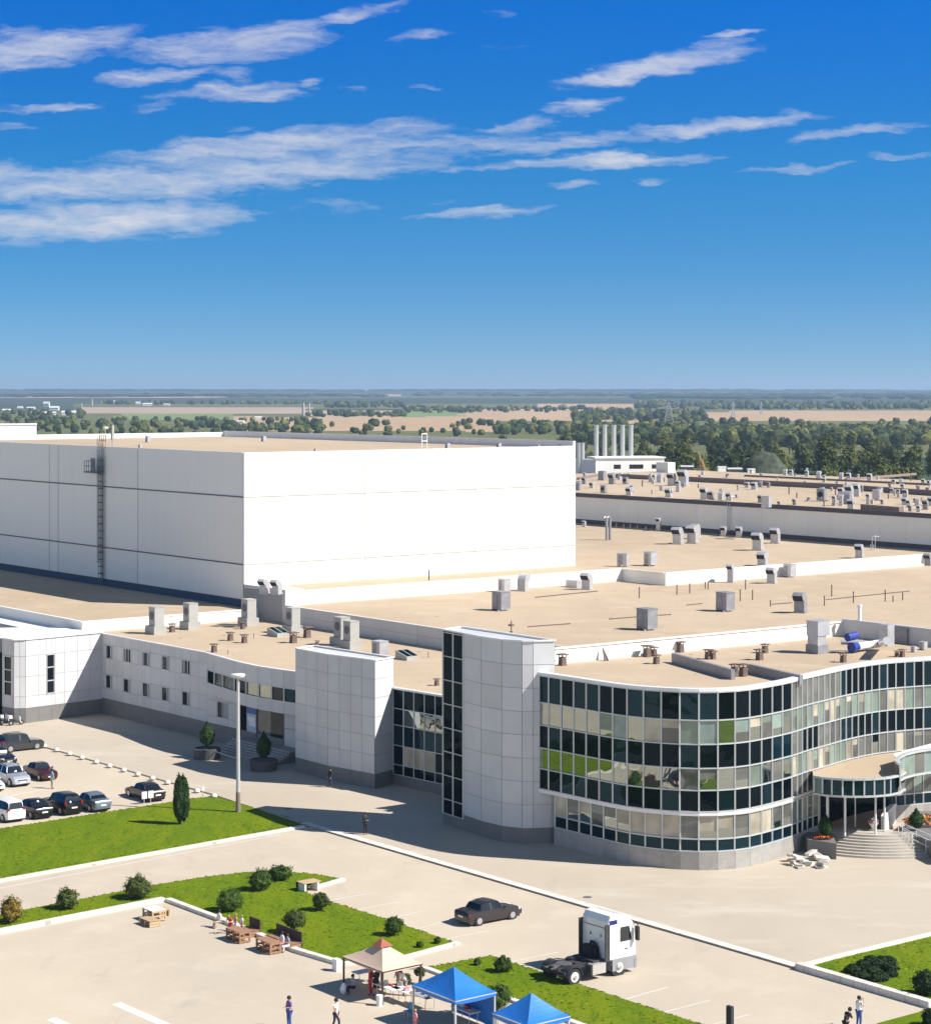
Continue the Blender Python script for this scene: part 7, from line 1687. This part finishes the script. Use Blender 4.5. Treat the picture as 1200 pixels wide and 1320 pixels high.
# warehouse roof
ZQ = ZBOX - .25
t = thing('antenna_mast', 'pale antenna panel mast at the top of the warehouse ladder', 'antenna', P(145, 578, ZQ)); q = P(145, 578, ZQ)
b = MB(); b.tube([q, q + ZUP * 3.2], .09, 8); b.build('mast', galv, t); b = MB(); b.box(q + ZUP * 1.2, (.42, .3, 1.9), HNU); b.build('panel', acw, t)
q = P(136, 570, ZQ); t = thing('dish_antenna', 'small white dish beside the antenna mast on the warehouse', 'antenna', q); b = MB(); b.tube([q, q + ZUP * 2.0], .05, 6); b.build('mast', galv, t); b = MB(); b.lathe([(.05, 1.9), (.4, 2.1), (.42, 2.3), (.3, 2.35)], q, 12); b.build('dish', M['white_membrane'], t)
for (px, py, h, lab) in ((191, 570, 8, 'upright one left of the middle'), (181, 579, 6, 'low one near the left wall edge'), (340, 569, 7, 'by the rear parapet'), (407, 583, 5, 'near the sunlit wall'), (577, 578, 7, 'on the right parapet, left'), (643, 578, 7, 'on the right parapet, middle'), (694, 577, 4, 'small one on the right parapet'), (721, 577, 4, 'small one at the right corner')):
    put(cond_l, px, py, ZQ, h, 1.63, HNU, f'pale box vent on the warehouse roof, {lab}', 'box vents on the warehouse roof')
q = P(547, 577, ZQ); b = MB()
for a, c in ((0, .9),): 
    for k in (-.45, .45): b.tube([q + V * k, q + V * k + ZUP * 1.9], .07, 6)
    b.tube([q - V * .45 + ZUP * 1.9, q + V * .45 + ZUP * 1.9], .07, 6); b.tube([q - V * .45 + ZUP * .9, q + V * .45 + ZUP * .9], .07, 6)
o = b.build('roof_frame', M['white_membrane'], origin=q); tag(o, 'small white pipe frame on the rear parapet of the warehouse', 'frame')

# ================================================================== FAR THINGS
D6 = 500
def X6(px, D): return (px - 600) * D / FPX
def Z6(py, D): return CAM_H - (py - HOR) * D / FPX
fh = thing('plant_room', 'long low white plant room with dark windows at the rear of the roofs', 'plant room', PD(815, 608, 486)); D = 486
b = MB(); a, c = PD(768, 608, D), PD(856, 606, D + 3); a.z = c.z = 0; d = (c - a).normalized(); n = Vector((-d.y, d.x, 0))
b.hexa([v3(p, z) for z in (0, Z6(591, D)) for p in (a, c, c + n * 9, a + n * 9)]); b.build('wall', M['white_panel'], fh)
b = MB(); b.hexa([v3(p, z) for z in (Z6(591, D), Z6(591, D) + .3) for p in (a - d * .3 - n * .3, c + d * .3 - n * .3, c + n * 9, a + n * 9)]); b.build('roof', M['white_membrane'], fh)
for x0, x1 in ((791, 800), (811, 829), (840, 857)):
    b = MB(); p0 = a + d * ((x0 - 768) / 88 * (c - a).length) - n * .03; p1 = a + d * (min(1, (x1 - 768) / 88) * (c - a).length) - n * .03
    b.face([v3(p0, Z6(604.5, D)), v3(p1, Z6(604.5, D)), v3(p1, Z6(599, D)), v3(p0, Z6(599, D))]); b.build('window', M['gl_win'], fh)
b = MB(); e = PD(745, 600, 486); e.z = 0; f = PD(767, 600, 484); f.z = 0; b.hexa([v3(p, z) for z in (0, Z6(592, D)) for p in (e, f, f + n * 6, e + n * 6)]); b.build('annex', M['grey_panel'], fh)
b = MB(); g_ = PD(858, 606, 482); b.box(v3(g_, 0), (2.2, 4, Z6(595, D)), HV); b.build('end_block', M['white_panel'], fh)
chm = MB(); chm.tube([(0, 0, 0), (0, 0, 26.5)], .55, 16); chm.tube([(0, 0, 26.5), (0, 0, 26.8)], .62, 16); chm.tube([(0, 0, 20), (0, 0, 20.25)], .62, 16)
chm = chm.build('chimney', mat('steel_flue', (.46, .47, .46), .3, metal=.4, var=.06, scale=1)); chm['category'] = 'chimney'
for i, px in enumerate((768.5, 779.5, 791.5, 803, 814)): place(chm, (X6(px, 494), 494 + i * .5, 1.2), 0, f'tall silver chimney behind the white plant room, {ordn(i)} of five from the left', 'five silver chimneys behind the plant room')
for i, px in enumerate((746, 750.5)): place(chm, (X6(px, 486), 486, -2.8), 0, f'shorter pale chimney at the warehouse corner, {["left", "right"][i]} one', 'short chimneys at the warehouse corner')
# mobile crane
cr = thing('mobile_crane', 'yellow mobile crane with raised boom beyond the rear roof', 'crane', (X6(908, 520), 520, 0)); q = Vector((X6(908, 520), 520, Z6(608, 520)))
yl = mat('crane_yellow', (.45, .29, .09), .6); b = MB(); b.bar(q + Vector((0, 0, .5)), PD(900, 582, 520), .28, .28); b.bar(q + Vector((.3, 0, 0)), PD(905, 593, 520), .5, .5); b.build('boom', yl, cr)
b = MB(); b.box(q + Vector((0, 0, -.8)), (1.5, 1.8, 1.5)); b.box(v3(q, 0), (4, 2.4, q.z - 1.2)); b.build('body', yl, cr); b = MB(); b.box(q + Vector((-.6, -1.22, -.1)), (.8, .05, .8)); b.build('cab_window', M['car_glass'], cr)
for i, (px, py, w, h, c) in enumerate(((930, 606, 10, 5, 0), (947, 607, 18, 4, 1), (968, 608, 9, 4, 0), (885, 603, 16, 3, 1))):
    D = 512; s = D / FPX; t = thing('site_container', f'{["pale", "dark"][c]} container beyond the rear roof, {["right of the crane", "long one right of the crane", "beside the dome", "left of the crane"][i]}', 'container', (X6(px, D), D, 0)); zt6 = Z6(py - h, D)
    b = MB(); b.box((X6(px, D), D, 0), (w * s, 2.6, zt6 - .3)); b.build('body', [M['white_panel'], M['trim']][c], t); b = MB(); b.box((X6(px, D), D, zt6 - .3), (w * s + .1, 2.7, .3)); b.build('roof', M['coping'], t)
q = PD(985, 605, 530); q.z = 0
t = thing('tunnel_dome', 'grey rounded mesh dome among the trees beyond the rear roof', 'dome', q); b = MB(); HD = Z6(581, 530); b.lathe([(1, 0), (.98, .3 * HD), (.88, .58 * HD), (.66, .82 * HD), (.36, .96 * HD), (.02, HD)], q, 24, sx=8, sy=5)
b.build('cover', mat('grey_net', (.045, .058, .038), .95, var=.7, scale=.7, bump=1.0, bscale=1.2), t, smooth=True)
b = MB(); b.lathe([(1.04, 0), (1.04, .25 * HD)], q, 24, sx=8, sy=5); b.build('base', M['trim'], t)
# second warehouse behind, at the left border
w2 = thing('warehouse', 'second pale warehouse block far behind, cut by the left border', 'warehouse', PD(20, 563, 390)); D = 385
p1 = PD(47, 563, D); p1.z = 0; p0 = p1 - V * 40; 
b = MB(); quadwall(b, p0, p1, 0, Z6(547, D)); quadwall(b, p1, p1 + U * 50, 0, Z6(547, D)); b.build('wall', M['white_panel'], w2)
b = MB(); b.face([v3(p, Z6(546.8, D)) for p in (p0, p1, p1 + U * 50, p0 + U * 50)]); b.build('roof', M['roof'], w2)
b = MB(); b.bar(v3(p0, Z6(546.6, D)), v3(p1, Z6(546.6, D)), .4, .3); b.build('coping', M['coping'], w2)
# village houses of the plain
rv = random.Random(12)
hw_, hr_, hg_ = mat('whitewash', (.66, .64, .60), .8), mat('pale_sheet_roof', (.62, .62, .62), .6), mat('red_tile_roof', (.28, .12, .08), .8)
def house(px, py, w, h, label, lng=1.0, rz=0.0, roofm=None, grp='houses and sheds on the plain'):
    D = (CAM_H) * FPX / (py - HOR) if py > 524 else 5200 - (524 - py) * 260
    D = min(D, 5600); x = X6(px, D); z = terrain_z(x, D); s = D / FPX; ww, hh = w * s, h * s
    t = thing('house', label, 'house', (x, D, z), grp); b = MB(); b.box((x, D, z - 1), (ww, ww * .5 * lng, hh * .7 + 1), rz); b.build('wall', hw_, t)
    b = MB(); ca, sa = math.cos(rz), math.sin(rz)
    def q(a, c, e): return (x + a * ca - c * sa, D + a * sa + c * ca, z + e)
    l, d = ww * .53, ww * .28 * lng
    b.grid([[q(-l, -d, hh * .7), q(-l, 0, hh * 1.15), q(-l, d, hh * .7)], [q(l, -d, hh * .7), q(l, 0, hh * 1.15), q(l, d, hh * .7)]]); b.face([q(-l, -d, hh * .7), q(-l, d, hh * .7), q(-l, 0, hh * 1.15)]); b.face([q(l, -d, hh * .7), q(l, 0, hh * 1.15), q(l, d, hh * .7)]); b.build('roof', roofm or hr_, t)
for (px, py, w, h, lab) in ((7, 532, 16, 4, 'long white shed at the far left border of the plain'), (56, 535, 30, 4, 'long white shed in the middle of the far left village'), (89, 535, 18, 5, 'white shed with bright roof near the left tower'), (60, 526, 8, 6, 'tall white silo house in the far left village'), (26, 531, 7, 6, 'pale gabled house by the left trees'), (70, 530, 12, 5, 'white house behind the long shed'), (40, 529, 10, 3, 'small pale house left of the white silo house'), (135, 524, 8, 3, 'small pale house beside the far towers'), (190, 522, 12, 3, 'long pale house in the far row, right of the towers'), (178, 523, 6, 3, 'tiny pale house in the far row'), (150, 524, 8, 3, 'tiny pale house left in the far row'), (330, 540, 14, 3, 'white shed among trees above the warehouse roof'), (310, 545, 10, 3, 'small white shed just above the warehouse roof'), (215, 522, 8, 2.4, 'pale house at the right end of the far row')):
    house(px, py, w, h, lab, rz=rv.uniform(-.3, .3))
def mast(px, py, h, label, lattice=True, w=3):
    D = CAM_H * FPX / (py - HOR) if py > 522 else 4800; x = X6(px, D); z = terrain_z(x, D); s = D / FPX; H = h * s; r = w * s / 2; t = thing('lattice_pylon' if lattice else 'far_tower', label, 'pylon' if lattice else 'tower', (x, D, z)); b = MB()
    if lattice:
        for sx in (-1, 1):
            for sy in (-1, 1): b.bar((x + sx * r, D + sy * r, z - 1), (x + sx * r * .12, D + sy * r * .12, z + H), .35 * s / .8, .35 * s / .8)
        for k in range(8):
            f = k / 8; g = (k + 1) / 8; a = r * (1 - .88 * f); c = r * (1 - .88 * g)
            for sy in (-1, 1): b.bar((x - a, D + sy * a, z + H * f), (x + c, D + sy * c, z + H * g), .22 * s / .8, .22 * s / .8); b.bar((x + a, D + sy * a, z + H * f), (x - c, D + sy * c, z + H * g), .22 * s / .8, .22 * s / .8)
        b.build('lattice', galv, t); b = MB()
        for f, q in ((.72, .9), (.82, .75), (.92, .6)): b.bar((x - r * 1.9 * q, D, z + H * f), (x + r * 1.9 * q, D, z + H * f), .4 * s / .8, .3 * s / .8)
        b.build('cross_arm', galv, t)
    else:
        b.tube([(x, D, z - 1), (x, D, z + H)], [r, r * .8], 10); b.build('shaft', acw, t); b = MB(); b.tube([(x, D, z + H), (x, D, z + H * 1.05)], r * 1.15, 10); b.build('top', galv_d, t)
mast(862, 547, 29, 'large lattice power pylon right of the chimneys', True, 13); mast(945, 536, 19, 'lattice pylon in the middle distance, left of two', True, 5); mast(981, 534, 17, 'thin lattice pylon in the middle distance, right of two', True, 3)
mast(105, 532, 12, 'thin pale tower in the village, left of two', False, 2.2); mast(118.5, 525, 9, 'thick short tower in the village, right of two', False, 3); mast(391, 535, 17, 'pale smokestack left of the middle field', False, 4); mast(398.5, 535, 16, 'pale smokestack right of its twin by the middle field', False, 3)

# ================================================================== HAZE
hz = MB(); hz.hexa([(-9000, -400, -3), (9000, -400, -3), (9000, 18500, -3), (-9000, 18500, -3), (-9000, -400, 110), (9000, -400, 110), (9000, 18500, 110), (-9000, 18500, 110)])
hm_ = bpy.data.materials.new('haze'); hm_.use_nodes = True; N = hm_.node_tree.nodes; N.remove(N['Principled BSDF'])
pv = N.new('ShaderNodeVolumePrincipled'); pv.inputs['Color'].default_value = (.56, .76, 1.0, 1); pv.inputs['Density'].default_value = 8.5e-5; pv.inputs['Anisotropy'].default_value = .2
hm_.node_tree.links.new(pv.outputs[0], N['Material Output'].inputs['Volume'])
ho = hz.build('haze', hm_); ho['kind'] = 'stuff'
